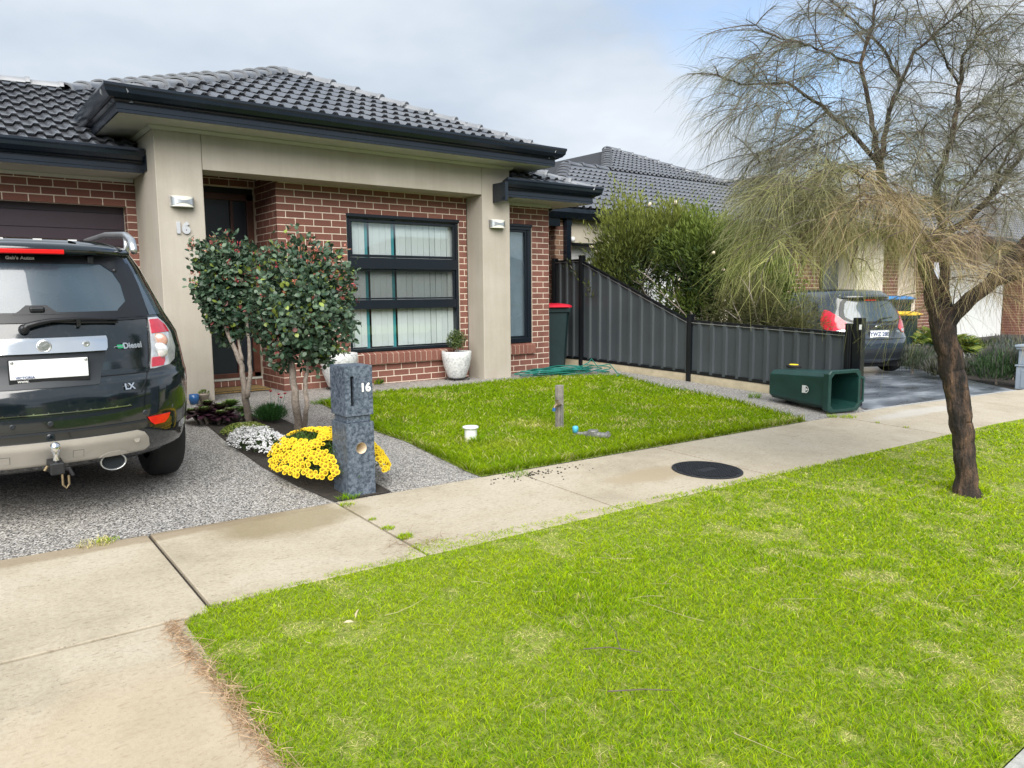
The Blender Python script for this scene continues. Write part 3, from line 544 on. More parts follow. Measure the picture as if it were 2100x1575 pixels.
# roof tiles
TW, TG, PT = .33, .335, .45
def tile_mesh():
    prof = [(0, 0), (.045, .0), (.068, .030), (.115, .030), (.138, 0), (.21, 0), (.233, .030), (.280, .030), (.303, 0), (.33, 0)]
    mb = MB(); L_ = .40; h = .034; k = len(prof)
    rows = [[(x, 0, z+h+.026) for x, z in prof], [(x, .012, z+h+.030) for x, z in prof], [(x, L_, z+.018) for x, z in prof]]
    mb.grid(rows); low = [(x, .045, z-.004+.012) for x, z in prof]; mb.grid([low, rows[0]])
    mb.grid([low, [(x, L_, z-.01) for x, z in prof]])
    mb.add([rows[0][0], rows[2][0], (0, L_, -.02), (0, .045, 0)], [(0, 1, 2, 3)]); mb.add([rows[0][-1], rows[2][-1], (TW, L_, -.02), (TW, .045, 0)], [(3, 2, 1, 0)])
    return mb
_tb = tile_mesh(); TILE = {'tile': mesh_of('tile', _tb), 'tile2': mesh_of('tile', _tb)}
for k_, me in TILE.items(): me.materials.append(M[k_])
def tiled_plane(parent, org, ux, vx, nu, nv, clips, mat='tile', limit=10**9, stuff=False, stag=True):
    """org: eave start, ux: along eave, vx: horizontal uphill. clips: (point, outward normal) vertical planes. Returns count."""
    ux, vx = Vector(ux), Vector(vx); up = (vx+Vector((0, 0, PT))).normalized(); nrm = ux.cross(up)
    if nrm.z < 0: nrm = -nrm
    cells = []; n = 0; join = MB()
    for j in range(nv):
        for i in range(nu):
            p = Vector(org)+ux*(i*TW+(TW/2 if (stag and j % 2) else 0)-TW/2)+up*(j*TG)+nrm*.004
            cor = [p, p+ux*TW, p+up*TG, p+ux*TW+up*TG]; ins = [[(q-Vector(c_[0])).dot(Vector(c_[1])) < 0 for q in cor] for c_ in clips]
            if any(not any(r_) for r_ in ins): continue
            mt = Matrix(((ux.x, up.x, nrm.x, p.x), (ux.y, up.y, nrm.y, p.y), (ux.z, up.z, nrm.z, p.z), (0, 0, 0, 1)))
            cells.append((p, mt, all(all(r_) for r_ in ins)))
    cells.sort(key=lambda q: (q[0]-CAM).length)
    for p, mt, whole in cells:
        me = TILE[mat]
        if not whole:
            bm = bmesh.new(); bm.from_mesh(me); bm.transform(mt)
            for c_ in clips: bmesh.ops.bisect_plane(bm, geom=bm.verts[:]+bm.edges[:]+bm.faces[:], plane_co=c_[0], plane_no=c_[1], clear_outer=True, dist=1e-5)
            if not bm.faces: bm.free(); continue
            bm.transform(mt.inverted()); me = bpy.data.meshes.new('tile'); bm.to_mesh(me); bm.free(); me.materials.append(M[mat])
        if stuff or n >= limit: join.add([mt @ v.co for v in me.vertices], [tuple(q.vertices) for q in me.polygons])
        else: o = link('tile', me, None, parent); o.matrix_basis = mt
        n += 1
    if join.v: o = obj('tile_courses', join, mat, parent); o['kind'] = 'stuff'
    return n
def cap_mesh():
    mb = MB(); n = 7; rows = []
    for y, s_, dz in ((0, 1.0, .018), (.05, .98, .016), (.055, .93, .008), (.42, .86, -.004)):
        rows.append([(.15*s_*math.sin(a), y, .095*s_*math.cos(a)**.8+dz-.035) if abs(a) < 1.5 else (.15*s_*math.copysign(1, a), y, dz-.035) for a in [(-1.57+3.14*i/n) for i in range(n+1)]])
    mb.grid(rows); mb.grid([[(x*.86, y, z-.022) for x, y, z in rows[0]], rows[0]]); return mb
CAPM = mesh_of('ridge_tile', cap_mesh(), True); CAPM.materials.append(M['cap'])
CAP2 = CAPM.copy(); CAP2.materials.clear(); CAP2.materials.append(M['tile2'])
def caps(parent, a, b_, me=CAPM, drop=.115):
    a, b_ = Vector(a), Vector(b_); d = (b_-a).normalized(); n = int((b_-a).length/.365); st = (b_-a).length/n
    x = d.cross(Vector((0, 0, 1))).normalized(); z = x.cross(d)
    if drop:
        mb = MB(); mb.prism([a-x*.125-z*drop+d*.06, a-x*.115-z*.012+d*.06, a+x*.115-z*.012+d*.06, a+x*.125-z*drop+d*.06], (0, 0, 0), d*((b_-a).length-.06)); obj('pointing', mb, 'pointing', parent)
    for i in range(n):
        p = a+d*(st*i)+z*random.uniform(.0, .006); o = link('ridge_tile', me, None, parent); o.matrix_basis = Matrix(((x.x, d.x, z.x, p.x), (x.y, d.y, z.y, p.y), (x.z, d.z, z.z, p.z), (0, 0, 0, 1)))
# portico roof
XL, XR, YE, ZE = -1.93, 3.87, -.885, 3.115; hw = (XR-XL)/2; AP = Vector((XL+hw, YE+hw, ZE+hw*PT))
mb = MB(); mb.add([(XL+.03, YE+.03, ZE-.02), (XR-.03, YE+.03, ZE-.02), (AP.x, AP.y, AP.z-.02), (XL+.03, YE+6.5, ZE-.02), (XR-.03, YE+6.5, ZE-.02), (AP.x, YE+6.5, AP.z-.02)], [(0, 1, 2), (0, 2, 5, 3), (1, 4, 5, 2)])
roof = obj('portico_roof', mb, 'underlay', house)
s2 = math.sqrt(.5)
NT = tiled_plane(roof, (XL-.1, YE, ZE), (1, 0, 0), (0, 1, 0), 20, 11, [((XL, YE, 0), (-s2, s2, 0)), ((XR, YE, 0), (s2, s2, 0))])
caps(roof, (XL+.06, YE+.06, ZE+.055), (AP.x-.02, AP.y-.02, AP.z+.06)); caps(roof, (XR-.06, YE+.06, ZE+.055), (AP.x+.02, AP.y-.02, AP.z+.06)); caps(roof, (AP.x, AP.y+2.2, AP.z+.06), (AP.x, AP.y, AP.z+.06))
# garage roof: low ridge running into the main hip
GE, GZ = .02, 2.70; RY = 2.62; RX = -1.82
mb = MB(); pz = lambda y: GZ+PT*(y-GE)-.02
mb.add([(-9.5, GE+.02, pz(GE)), (-1.45, GE+.02, pz(GE)), (-1.45, .95, pz(.95)), (2.5, 4.9, pz(4.9)), (2.5, 6.94, pz(6.94)), (RX, RY, pz(RY)), (-9.5, RY, pz(RY)), (-9.5, 2*RY-GE, pz(GE)), (RX-2.6, 2*RY-GE, pz(GE))],
       [(0, 1, 2, 3, 4, 5, 6), (6, 5, 8, 7)]); mb.add([(RX, RY, pz(RY)), (2.5, 6.94, pz(6.94)), (2.5, 12, pz(6.94)), (RX, 12, pz(RY))], [(0, 1, 2, 3)])
groof = obj('garage_roof', mb, 'underlay', house)
c1 = [((0, RY, 0), (0, 1, 0)), ((-1.447, 0, 0), (1, 0, 0)), ((-1.93, .93, 0), (s2, -s2, 0))]
NT += tiled_plane(groof, (-3.46, GE, GZ), (1, 0, 0), (0, 1, 0), 7, 9, [((0, RY, 0), (0, 1, 0)), ((-1.447, 0, 0), (1, 0, 0))])
NT += tiled_plane(groof, (-3.46-TW*14, GE, GZ), (1, 0, 0), (0, 1, 0), 14, 9, [((0, RY, 0), (0, 1, 0)), ((-3.46-TW/2, 0, 0), (1, 0, 0))], stuff=True)
tiled_plane(groof, (-2.14, GE+8*TG*math.cos(math.atan(PT)), GZ+8*TG*math.sin(math.atan(PT))), (1, 0, 0), (0, 1, 0), 9, 7, [((RX, RY, 0), (-s2, s2, 0)), ((0, RY, 0), (0, -1, 0)), ((-1.93+.6, .93, 0), (s2, -s2, 0))])
caps(groof, (RX, RY, pz(RY)+.09), (-9.3, RY, pz(RY)+.09)); caps(groof, (RX+.0, RY+.0, pz(RY)+.085), (RX+2.9, RY+2.9, pz(RY+2.9)+.085))
# lower roof at the corner
YC, XC = -.635, 4.845
mb = MB(); pz2 = lambda y: 2.70+PT*(y-YC)-.02
mb.add([(3.30, YC+.02, pz2(YC)), (XC-.02, YC+.02, pz2(YC)), (XC-1.7, YC+1.7, pz2(YC+1.7)), (XC-.02, 9, pz2(YC)), (XC-1.7, 9, pz2(YC+1.7)), (3.30, YC+1.56, pz2(YC+1.56))], [(0, 1, 2, 5), (1, 3, 4, 2)])
croof = obj('corner_roof', mb, 'underlay', house)
tiled_plane(croof, (3.30, YC, 2.70), (1, 0, 0), (0, 1, 0), 6, 6, [((XC, YC, 0), (s2, s2, 0)), ((3.30, 0, 0), (-1, 0, 0))])
caps(croof, (XC-.05, YC+.05, 2.755), (XC-1.6, YC+1.6, 2.70+PT*1.6+.05))
obj('downpipe', MB().tube([(4.44, .30, -.05), (4.44, .30, 2.4), (4.66, .30, 2.56)], .04, 10), 'gutter', house)
# ---------------------------------------------------------------- cars
def interp(z, T, i): return float(np.interp(z, [q[0] for q in T], [q[i] for q in T]))
def spow(v, p): return math.copysign(abs(v)**p, v)
class Car:
    def __init__(s, name, label, loc, rot, LV, NE=2.2, paint='suv_paint'):
        s.T = LV; s.n = NE; s.root = thing(name, label, 'car', loc, rot); s.paint = paint
    def rear(s, x, z):
        w, yr, dr = interp(z, s.T, 1), interp(z, s.T, 2), interp(z, s.T, 4); t = min(abs(x)/w, .9995)
        return yr+dr*(1-(1-t**s.n)**(1/s.n))
    def front(s, x, z):
        w, yf, df = interp(z, s.T, 1), interp(z, s.T, 3), interp(z, s.T, 5); t = min(abs(x)/w, .9995)
        return yf-df*(1-(1-t**s.n)**(1/s.n))
    def body(s, wheels, wr):
        zs = []
        for a, b_ in zip(s.T[:-1], s.T[1:]):
            k = 3; zs += [a[0]+(b_[0]-a[0])*i/k for i in range(k)]
        zs.append(s.T[-1][0]); rows = []; q = 2/s.n
        for z in zs:
            w, yr, yf, dr, df = [interp(z, s.T, i) for i in range(1, 6)]; pts = []
            for i in range(-16, 17): th = math.pi/2*i/16; pts.append((w*spow(math.sin(th), q), yr+dr*(1-max(0, math.cos(th))**q), z))
            for i in range(1, 12): pts.append((w, yr+dr+(yf-df-yr-dr)*i/12, z))
            for i in range(16, -17, -1): th = math.pi/2*i/16; pts.append((w*spow(math.sin(th), q), yf-df*(1-max(0, math.cos(th))**q), z))
            for i in range(11, 0, -1): pts.append((-w, yr+dr+(yf-df-yr-dr)*i/12, z))
            rows.append(pts)
        mb = MB(); mb.grid(rows, True); k = len(rows[0]); mb.f.append(tuple(range(k))[::-1]); n = len(rows)
        c_ = len(mb.v); mb.v.append((0, sum(p[1] for p in rows[-1])/k, zs[-1]+.012)); mb.f += [((n-1)*k+j, (n-1)*k+(j+1) % k, c_) for j in range(k)]
        me = mesh_of('body', mb, True); cut = MB()
        for (wx, wy) in wheels:
            sx = math.copysign(1, wx); cut.tube([(sx*.58, wy, wr), (sx*1.2, wy, wr)], wr+.055, 28)
        a = link('body', me, s.paint); b_ = link('cut', mesh_of('cut', cut))
        bm_ = a.modifiers.new('arch', 'BOOLEAN'); bm_.operation = 'DIFFERENCE'; bm_.object = b_; bm_.solver = 'EXACT'
        dg = bpy.context.evaluated_depsgraph_get(); me2 = bpy.data.meshes.new_from_object(a.evaluated_get(dg)); bpy.data.objects.remove(a); bpy.data.objects.remove(b_)
        me2.name = 'body'; me2.materials.clear(); s.bodyo = link('body', me2, s.paint, s.root); auto_smooth(s.bodyo, 48); return s.bodyo
    def patch(s, name, rows, mat, off=.006, nc=12, parent=None, depth=.02, smooth=True, fn=None, sub=3):
        """rows: (z, x_left, x_right) laid on the rear surface"""
        fn = fn or s.rear; R_ = []; sg = -1 if fn == s.rear else 1
        for a, b_ in zip(rows[:-1], rows[1:]):
            R_ += [tuple(a[i]+(b_[i]-a[i])*k/sub for i in range(3)) for k in range(sub)]
        R_.append(rows[-1]); f, g = [], []
        for z, xl, xr in R_:
            f.append([(xl+(xr-xl)*j/nc, fn(xl+(xr-xl)*j/nc, z)+sg*off, z) for j in range(nc+1)]); g.append([(x, y-sg*(off+depth), z_) for x, y, z_ in f[-1]])
        mb = MB(); mb.grid(f); mb.grid([f[0], g[0]]); mb.grid([f[-1], g[-1]]); mb.grid([[r_[0] for r_ in f], [r_[0] for r_ in g]]); mb.grid([[r_[-1] for r_ in f], [r_[-1] for r_ in g]])
        o = obj(name, mb, mat, parent or s.root); 
        if smooth: auto_smooth(o, 50)
        return o
    def side(s, name, rows, mat, off=.005, parent=None, sx=1):
        f = []
        for a, b_ in zip(rows[:-1], rows[1:]):
            for k in range(4):
                z, y0, y1 = [a[i]+(b_[i]-a[i])*k/4 for i in range(3)]; f.append([(sx*(interp(z, s.T, 1)+off), y0+(y1-y0)*j/8, z) for j in range(9)])
        z, y0, y1 = rows[-1]; f.append([(sx*(interp(z, s.T, 1)+off), y0+(y1-y0)*j/8, z) for j in range(9)])
        mb = MB(); mb.grid(f); mb.grid([[(x-sx*.02, y, z_) for x, y, z_ in r_] for r_ in f]); mb.grid([f[0], [(x-sx*.02, y, z_) for x, y, z_ in f[0]]]); mb.grid([f[-1], [(x-sx*.02, y, z_) for x, y, z_ in f[-1]]]); return obj(name, mb, mat, parent or s.root)
    def wheel(s, x, y, r_, w=.21):
        sx = math.copysign(1, x); mt = Matrix.Rotation(math.pi/2, 4, 'Y')
        prof = [(r_*.64, -w/2+.01), (r_*.9, -w/2), (r_*.975, -w/2+.02), (r_, -w/2+.045), (r_, w/2-.045), (r_*.975, w/2-.02), (r_*.9, w/2), (r_*.64, w/2-.01)]
        mb = MB().lathe(prof, 36, cap=False); o = link('wheel', mesh_of('wheel', mb), 'tyre', s.root, (x, y, r_)); o.data.transform(mt); auto_smooth(o)
        rm = MB().lathe([(0, -.03), (r_*.62, -.06), (r_*.66, .02), (r_*.60, .02), (r_*.58, -.02), (.05, -.01), (.05, .02), (0, .02)], 30)
        for k in range(5):
            a = 2*math.pi*k/5; rm.bar((.03*math.cos(a), .03*math.sin(a), .0), (r_*.6*math.cos(a), r_*.6*math.sin(a), .005), .06, .03)
        q = link('rim', mesh_of('rim', rm), 'rim', o, (sx*(w/2-.035), 0, 0)); q.data.transform(Matrix.Rotation(sx*math.pi/2, 4, 'Y')); return o
    def rtext(s, name, txt, size, x, z, mat, off=.012, bold=.002, parent=None):
        y = s.rear(x, z)-off; h = .04; tx = Vector((2*h, s.rear(x+h, z)-s.rear(x-h, z), 0)); tz = Vector((0, s.rear(x, z+h)-s.rear(x, z-h), 2*h))
        return text_obj(name, txt, size, mat, parent or s.root, frame_mat((x, y, z), tx, tz-tx*(tz.dot(tx)/tx.dot(tx))), .002, bold)
#        z    w    yr   yf    dr   df
LV = [(.30, .76, .18, 4.40, .45, .5), (.36, .82, .07, 4.50, .55, .5), (.46, .848, .015, 4.60, .6, .55), (.60, .860, .0, 4.64, .6, .55), (.74, .868, .012, 4.62, .6, .55), (.80, .870, .03, 4.60, .6, .55), (.83, .868, .06, 4.58, .6, .55),
      (.95, .852, .075, 4.50, .6, .6), (1.05, .838, .10, 4.25, .6, .6), (1.11, .81, .118, 3.8, .6, .6), (1.165, .782, .14, 3.40, .6, .6), (1.30, .73, .22, 3.05, .58, .5), (1.45, .668, .31, 2.75, .52, .45), (1.535, .615, .365, 2.55, .46, .4), (1.585, .56, .385, 2.4, .42, .4), (1.615, .47, .45, 2.2, .38, .35), (1.632, .36, .62, 2.0, .3, .3)]
O_ = Vector((-2.985, -4.33, gz(-2.985, -4.33)))
suv = Car('parked_suv', 'black four wheel drive wagon with silver lower bumper parked on the pebbled driveway', O_, (math.atan(.035), 0, 0), LV)
WH = [(.755, .93), (-.755, .93), (.755, 3.64), (-.755, 3.64)]
suv.body(WH, .355); sr = suv.root
for x, y in WH: suv.wheel(x, y, .355)
# tailgate glass: painted border, clear field, seams
sym = lambda rows: [(z, -x, x) for z, x in rows]
suv.patch('rear_window', sym([(1.172, .585), (1.30, .575), (1.42, .55), (1.50, .52)]), 'car_glass', .004)
suv.patch('window_border', sym([(1.15, .60), (1.205, .60)]), 'trim', .007, parent=None)
suv.patch('window_border', sym([(1.478, .535), (1.522, .515)]), 'trim', .007)
for sx in (-1, 1):
    suv.patch('window_border', [(z, *sorted((sx*a, sx*b_))) for z, a, b_ in [(1.165, .40, .60), (1.215, .425, .605), (1.26, .478, .60), (1.36, .468, .585), (1.43, .435, .565), (1.485, .36, .545)]], 'trim', .0075, 8)
    suv.patch('quarter_window', [(z, *sorted((sx*a, sx*b_))) for z, a, b_ in [(1.17, .612, .70), (1.30, .595, .665), (1.42, .57, .60)]], 'car_glass', .005, 6)
    # tail light: red top, clear middle, red bottom
    tl = suv.patch('tail_light', [(z, *sorted((sx*a, sx*b_))) for z, a, b_ in [(.852, .568, .60), (.862, .568, .70), (.89, .574, .745), (.96, .585, .765), (1.06, .593, .745), (1.12, .596, .71), (1.155, .597, .668)]], 'clear_lens', .014, 12)
    suv.patch('red_lens', [(z, *sorted((sx*a, sx*b_))) for z, a, b_ in [(1.062, .602, .732), (1.10, .602, .715), (1.145, .604, .668)]], 'red_lens', .020, 8, tl, .008)
    suv.patch('red_lens', [(z, *sorted((sx*a, sx*b_))) for z, a, b_ in [(.862, .578, .655), (.89, .58, .672), (.918, .586, .672)]], 'red_lens', .020, 8, tl, .008)
    mb = MB().lathe([(0, .012), (.035, .010), (.048, .002), (.048, -.01)], 20); o = link('indicator_lens', mesh_of('indicator_lens', mb, True), 'amber_lens', tl, (sx*.645, suv.rear(.645, 1.01)-.02, 1.012)); o.data.transform(Matrix.Rotation(sx*-.45, 4, 'Z') @ Matrix.Rotation(math.pi/2, 4, 'X'))
    mb = MB().lathe([(0, .012), (.035, .010), (.048, .002), (.048, -.01)], 20); o = link('reverse_lens', mesh_of('reverse_lens', mb, True), 'clear_lens', tl, (sx*.64, suv.rear(.64, .955)-.02, .955)); o.data.transform(Matrix.Rotation(sx*-.45, 4, 'Z') @ Matrix.Rotation(math.pi/2, 4, 'X'))
    suv.patch('reflector', [(z, *sorted((sx*a, sx*b_))) for z, a, b_ in [(.512, .565, .632), (.535, .54, .66), (.566, .522, .672)]], 'red_bright', .010, 8)
    mb = MB(); y0, y1 = .42, 2.35                         # roof rail
    pts = [(sx*.565, y0, 1.56), (sx*.575, y0+.10, 1.625), (sx*.58, y0+.30, 1.668), (sx*.58, 1.4, 1.69), (sx*.57, y1-.2, 1.665), (sx*.56, y1, 1.60)]
    mb.tube(pts, [.022, .026, .024, .022, .024, .02], 8); mb.bar((sx*.57, y0+.24, 1.55), (sx*.578, y0+.28, 1.66), .03, .06); rr = obj('roof_rail', mb, 'silver', sr, True)
    suv.side('side_window', [(1.17, .90, 3.1), (1.30, .92, 2.95), (1.44, .98, 2.72)], 'car_glass', .004, sx=sx)
    suv.side('sill_trim', [(.34, 1.4, 3.15), (.44, 1.38, 3.18)], 'dark_trim', .012, sx=sx)
    o = obj('mirror', MB().lathe([(0, -.09), (.07, -.07), (.10, 0), (.08, .07), (0, .09)], 12), 'suv_paint', sr, True, loc=(sx*.93, 2.95, 1.16))
    suv.patch('headlight', [(z, *sorted((sx*a, sx*b_))) for z, a, b_ in [(.72, .42, .70), (.80, .40, .76), (.86, .46, .74)]], 'clear_lens', .008, 8, fn=suv.front)
suv.patch('windscreen', sym([(1.19, .66), (1.32, .62), (1.50, .55)]), 'car_glass', .005, fn=suv.front)
suv.patch('grille', sym([(.62, .36), (.80, .40)]), 'trim', .006, fn=suv.front)
# lip spoiler and high brake light
f = []
for k in range(13):
    x = -.56+1.12*k/12; y = suv.rear(x, 1.535); d = .06*(1-(abs(x)/.56)**4); f.append([(x, y+.02, 1.515), (x, y-.045-d, 1.545-.01*(abs(x)/.56)**2), (x, y-.05-d, 1.568-.012*(abs(x)/.56)**2), (x, y+.03, 1.60-.02*(abs(x)/.56)**2)])
sp = obj('spoiler', MB().grid(f), 'suv_paint', sr, True)
mb = MB(); g = []
for k in range(9):
    x = -.165+.33*k/8; y = suv.rear(x, 1.535)-.106; g.append([(x, y, 1.530), (x, y-.008, 1.535), (x, y-.010, 1.552), (x, y+.01, 1.562), (x, y+.03, 1.53)])
mb.grid(g, True); mb.f += [tuple(range(5)), tuple(range(40, 45))[::-1]]; obj('brake_light', mb, 'red_bright', sp)
for x in (-.32, -.13, .06, .24): obj('roof_cap', MB().box(x-.022, x+.022, .46, .49, 1.615, 1.622), 'white', sr)
# chrome garnish, emblem, lock, plate
ch = suv.patch('chrome_strip', sym([(.985, .322), (1.0, .33), (1.05, .333), (1.068, .328)]), 'chrome', .026, 10)
mb = MB().lathe([(.036, .0), (.036, .006), (.030, .009), (.026, .006), (0, .006)], 24).bar((-.015, -.012, .009), (.018, .014, .009), .01, .005).bar((-.018, .004, .009), (.012, -.016, .009), .007, .005); o = link('emblem', mesh_of('emblem', mb), 'silver', ch, (.012, suv.rear(.012, 1.024)-.026, 1.024)); o.data.transform(Matrix.Rotation(math.pi/2, 4, 'X'))
mb = MB().lathe([(.017, 0), (.017, .005), (.010, .006), (.008, .002), (0, .002)], 16); o = link('lock', mesh_of('lock', mb), 'silver', ch, (.22, suv.rear(.22, 1.028)-.027, 1.028)); o.data.transform(Matrix.Rotation(math.pi/2, 4, 'X'))
suv.patch('plate_recess', sym([(.795, .258), (.80, .27), (.975, .318), (.98, .318)]), 'dark_trim', .003, 8)
y = suv.rear(0, .87)-.022; pl = obj('number_plate', MB().box(-.160, .216, y, y+.008, .848, .955), 'plate', sr, bev=.004); obj('plate_frame', MB().box(-.166, .222, y+.002, y+.012, .825, .962), 'trim', pl, bev=.004)
text_obj('plate_state', 'VICTORIA', .020, 'ink', pl, frame_mat((-.09, y-.001, .858), (1, 0, 0), (0, 0, 1)), .0008, .0004); text_obj('frame_text', 'WWW.', .016, 'white', pl, frame_mat((-.10, y+.001, .836), (1, 0, 0), (0, 0, 1)), .0008, .0004)
obj('bolt', MB().lathe([(.008, 0), (.008, .004), (0, .006)], 10), 'silver', pl, loc=(-.148, y, .944), rot=(math.pi/2, 0, 0)); obj('bolt', MB().lathe([(.008, 0), (.008, .004), (0, .006)], 10), 'silver', pl, loc=(.204, y, .944), rot=(math.pi/2, 0, 0))
# badges
suv.rtext('diesel_badge', 'Diesel', .048, .473, .999, 'chrome', .010, .0016); suv.patch('green_badge', [(.988, .388, .428), (1.008, .385, .428)], 'badge_green', .010, 4); suv.patch('green_badge_bar', [(.998, .378, .43), (1.001, .378, .43)], 'chrome', .013, 4); suv.rtext('trim_badge', 'LX', .05, .428, .765, 'chrome', .010, .0016)
o = suv.rtext('dealer_sticker', "Gab's Autos", .028, -.045, 1.507, 'white', .012, .0006)
# wiper, hinge covers, camera pod, demister nozzle
mb = MB(); W_ = [(-.075, 1.112), (-.06, 1.135), (0, 1.152), (.06, 1.163), (.2, 1.168), (.405, 1.155)]
mb.tube([(x, suv.rear(x, z)-.032, z) for x, z in W_], [.016, .018, .015, .012, .010, .006], 8); mb.lathe([(.0, .03), (.022, .024), (.028, 0)], 14, (0, 0, 0))
for i in range(len(mb.v)-14*3, len(mb.v)): v = mb.v[i]; mb.v[i] = (v[0]-.072, suv.rear(-.07, 1.118)-.012-v[2], 1.118+v[1])
wp = obj('wiper', mb, 'trim', sr, True); mb = MB(); mb.tube([(x, suv.rear(x, z)-.02, z) for x, z in ((.03, 1.160), (.2, 1.148), (.405, 1.140))], .007, 6).bar((.19, suv.rear(.19, 1.15)-.03, 1.17), (.195, suv.rear(.19, 1.15)-.025, 1.125), .02, .02); obj('wiper_blade', mb, 'trim', wp)
obj('camera_pod', MB().box(-.035, .038, suv.rear(0, 1.22)-.025, suv.rear(0, 1.22)+.03, 1.205, 1.238), 'trim', sr, bev=.01)
suv.patch('window_notch', sym([(1.195, .115), (1.215, .085), (1.245, .05)]), 'trim', .0085, 6)
for x in (-.315, .315): obj('hinge_cover', MB().box(x-.018, x+.018, suv.rear(x, 1.50)-.02, suv.rear(x, 1.5)+.03, 1.475, 1.525), 'trim', sr, bev=.008)
obj('demister_nozzle', MB().lathe([(.012, 0), (.012, .008), (0, .012)], 12), 'trim', sr, loc=(.445, suv.rear(.445, 1.44)-.006, 1.44), rot=(math.pi/2, 0, 0))
# bumper: step strip, sensors, grooves, skid plate, tow ball, exhaust
suv.patch('step_strip', sym([(.652, .43), (.657, .43)]), 'chrome', .006, 10)
for k in range(13): x = -.42+k*.07; suv.patch('strip_stud', [(.655, x-.003, x+.003), (.663, x-.003, x+.003)], 'chrome', .008, 2)
for x in (-.508, -.17, .006+.0, .508): obj('parking_sensor', MB().lathe([(.015, 0), (.015, .003), (.010, .005), (.010, .003), (0, .003)], 16), 'dark_trim', sr, loc=(x, suv.rear(x, .599)-.002, .599), rot=(math.pi/2, 0, 0))
suv.patch('bumper_groove', sym([(.541, .515), (.553, .52)]), 'dark_trim', .008, 14); suv.patch('bumper_groove', sym([(.833, .56), (.838, .56)]), 'trim', .003, 12)
for sx in (-1, 1): suv.patch('tailgate_seam', [(z, sx*(a-.003), sx*(a+.003)) for z, a in [(.72, .495), (.80, .535), (.85, .56), (1.165, .592)]], 'trim', .003, 2)
sk = suv.patch('skid_plate', sym([(.355, .40), (.352, .50), (.38, .535), (.44, .525), (.478, .500), (.497, .46)]), 'skid', .014, 16)
for x, w_ in ((-.22, .028), (.135, .028)): suv.patch('skid_slot', [(.385, x-w_, x+w_), (.43, x-w_, x+w_)], 'dark_trim', .0145, 3, sk, .01); suv.patch('skid_slot_cover', [(.385, x-w_+.002, x+w_-.002), (.428, x-w_+.002, x+w_-.002)], 'skid', .016, 3, sk, .01)
obj('tow_cap', MB().lathe([(.018, 0), (.018, .002), (.015, .002), (0, .002)], 20), 'skid', sk, loc=(.452, suv.rear(.452, .44)-.016, .44), rot=(math.pi/2, 0, .35))
mb = MB().lathe([(.012, -.07), (.016, -.05), (.012, -.03), (.018, -.012), (.024, .0), (.0265, .018), (.022, .036), (.010, .046), (0, .048)], 20, (0, 0, 0)); tb = obj('tow_ball', mb, 'chrome', sr, True, loc=(.012, -.075, .462))
mb = MB().box(-.035, .035, -.035, .16, -.13, -.065).bar((-.05, 0, -.1), (.06, 0, -.11), .02).bar((.055, 0, -.10), (.075, -.01, -.15), .018); obj('tow_tongue', mb, 'iron', tb, bev=.006)
mb = MB().tube([(.02, -.03, -.13), (.02, -.03, -.19), (.035, -.03, -.21), (.05, -.03, -.19), (.05, -.03, -.14)], .006, 8).tube([(-.06, -.02, -.10), (-.045, -.02, -.075)], .008, 8); obj('shackle', mb, 'brass', tb)
prof = []
mb = MB(); ring = []
for yy, r_ in ((.0, .046), (-.006, .05), (0.0, .053), (.10, .05)): ring.append([(.325+r_*1.35*math.cos(a), yy+.12, .315+r_*math.sin(a)) for a in [2*math.pi*i/24 for i in range(24)]])
ring.insert(0, [(.325+.045*1.35*math.cos(a), .2, .315+.045*math.sin(a)) for a in [2*math.pi*i/24 for i in range(24)]]); mb.grid(ring, True); mb.f.append(tuple(range(24))); obj('exhaust_tip', mb, 'silver', sr, True)
suv.patch('exhaust_shroud', [(.358, .24, .41), (.375, .262, .39), (.388, .29, .36)], 'skid', .030, 8, sk)
obj('underbody', MB().box(-.56, .56, .75, 4.1, .22, .34), 'trim', sr)
obj('exhaust_shade_disc', MB().prism([(.325+.058*math.cos(2*math.pi*i/20), .135, .315+.043*math.sin(2*math.pi*i/20)) for i in range(20)], (0, 0, 0), (0, .02, 0)), 'room', sr)  # near-black disc standing in for the shade inside the pipe

# the hatchback on the neighbouring driveway
HV = [(.20, .70, .20, 3.80, .4, .5), (.27, .78, .06, 3.88, .5, .5), (.40, .815, .0, 3.93, .55, .55), (.55, .835, .0, 3.95, .55, .55), (.64, .84, .02, 3.94, .55, .55), (.70, .84, .07, 3.92, .55, .55), (.82, .835, .10, 3.8, .55, .6), (.92, .82, .125, 3.3, .55, .6), (.97, .80, .14, 3.0, .55, .6),
      (1.08, .755, .20, 2.75, .52, .5), (1.22, .685, .29, 2.4, .48, .45), (1.32, .625, .345, 2.15, .42, .4), (1.38, .57, .36, 2.0, .4, .4), (1.425, .49, .43, 1.85, .36, .35), (1.45, .36, .65, 1.65, .3, .3)]
ps = R(23); fw, rt = Vector((math.sin(ps), math.cos(ps), 0)), Vector((math.cos(ps), -math.sin(ps), 0))
H0 = Vector((10.06, -2.66, 0))-rt*.72-fw*.62; H0.z = gz(9.6, -2.6)
ht = Car('parked_hatchback', 'slate blue hatchback with red tail lamps on the neighbouring driveway behind the low fence', H0, (.02, 0, -ps), HV, 2.3, 'hatch_paint'); hr = ht.root
HWH = [(.72, .62), (-.72, .62), (.72, 3.1), (-.72, 3.1)]; ht.body(HWH, .30)
for x, y in HWH: ht.wheel(x, y, .30, .19)
ht.patch('rear_window', sym([(.925, .34), (.95, .46), (1.0, .535), (1.10, .52), (1.22, .46), (1.262, .42)]), 'car_glass', .012)
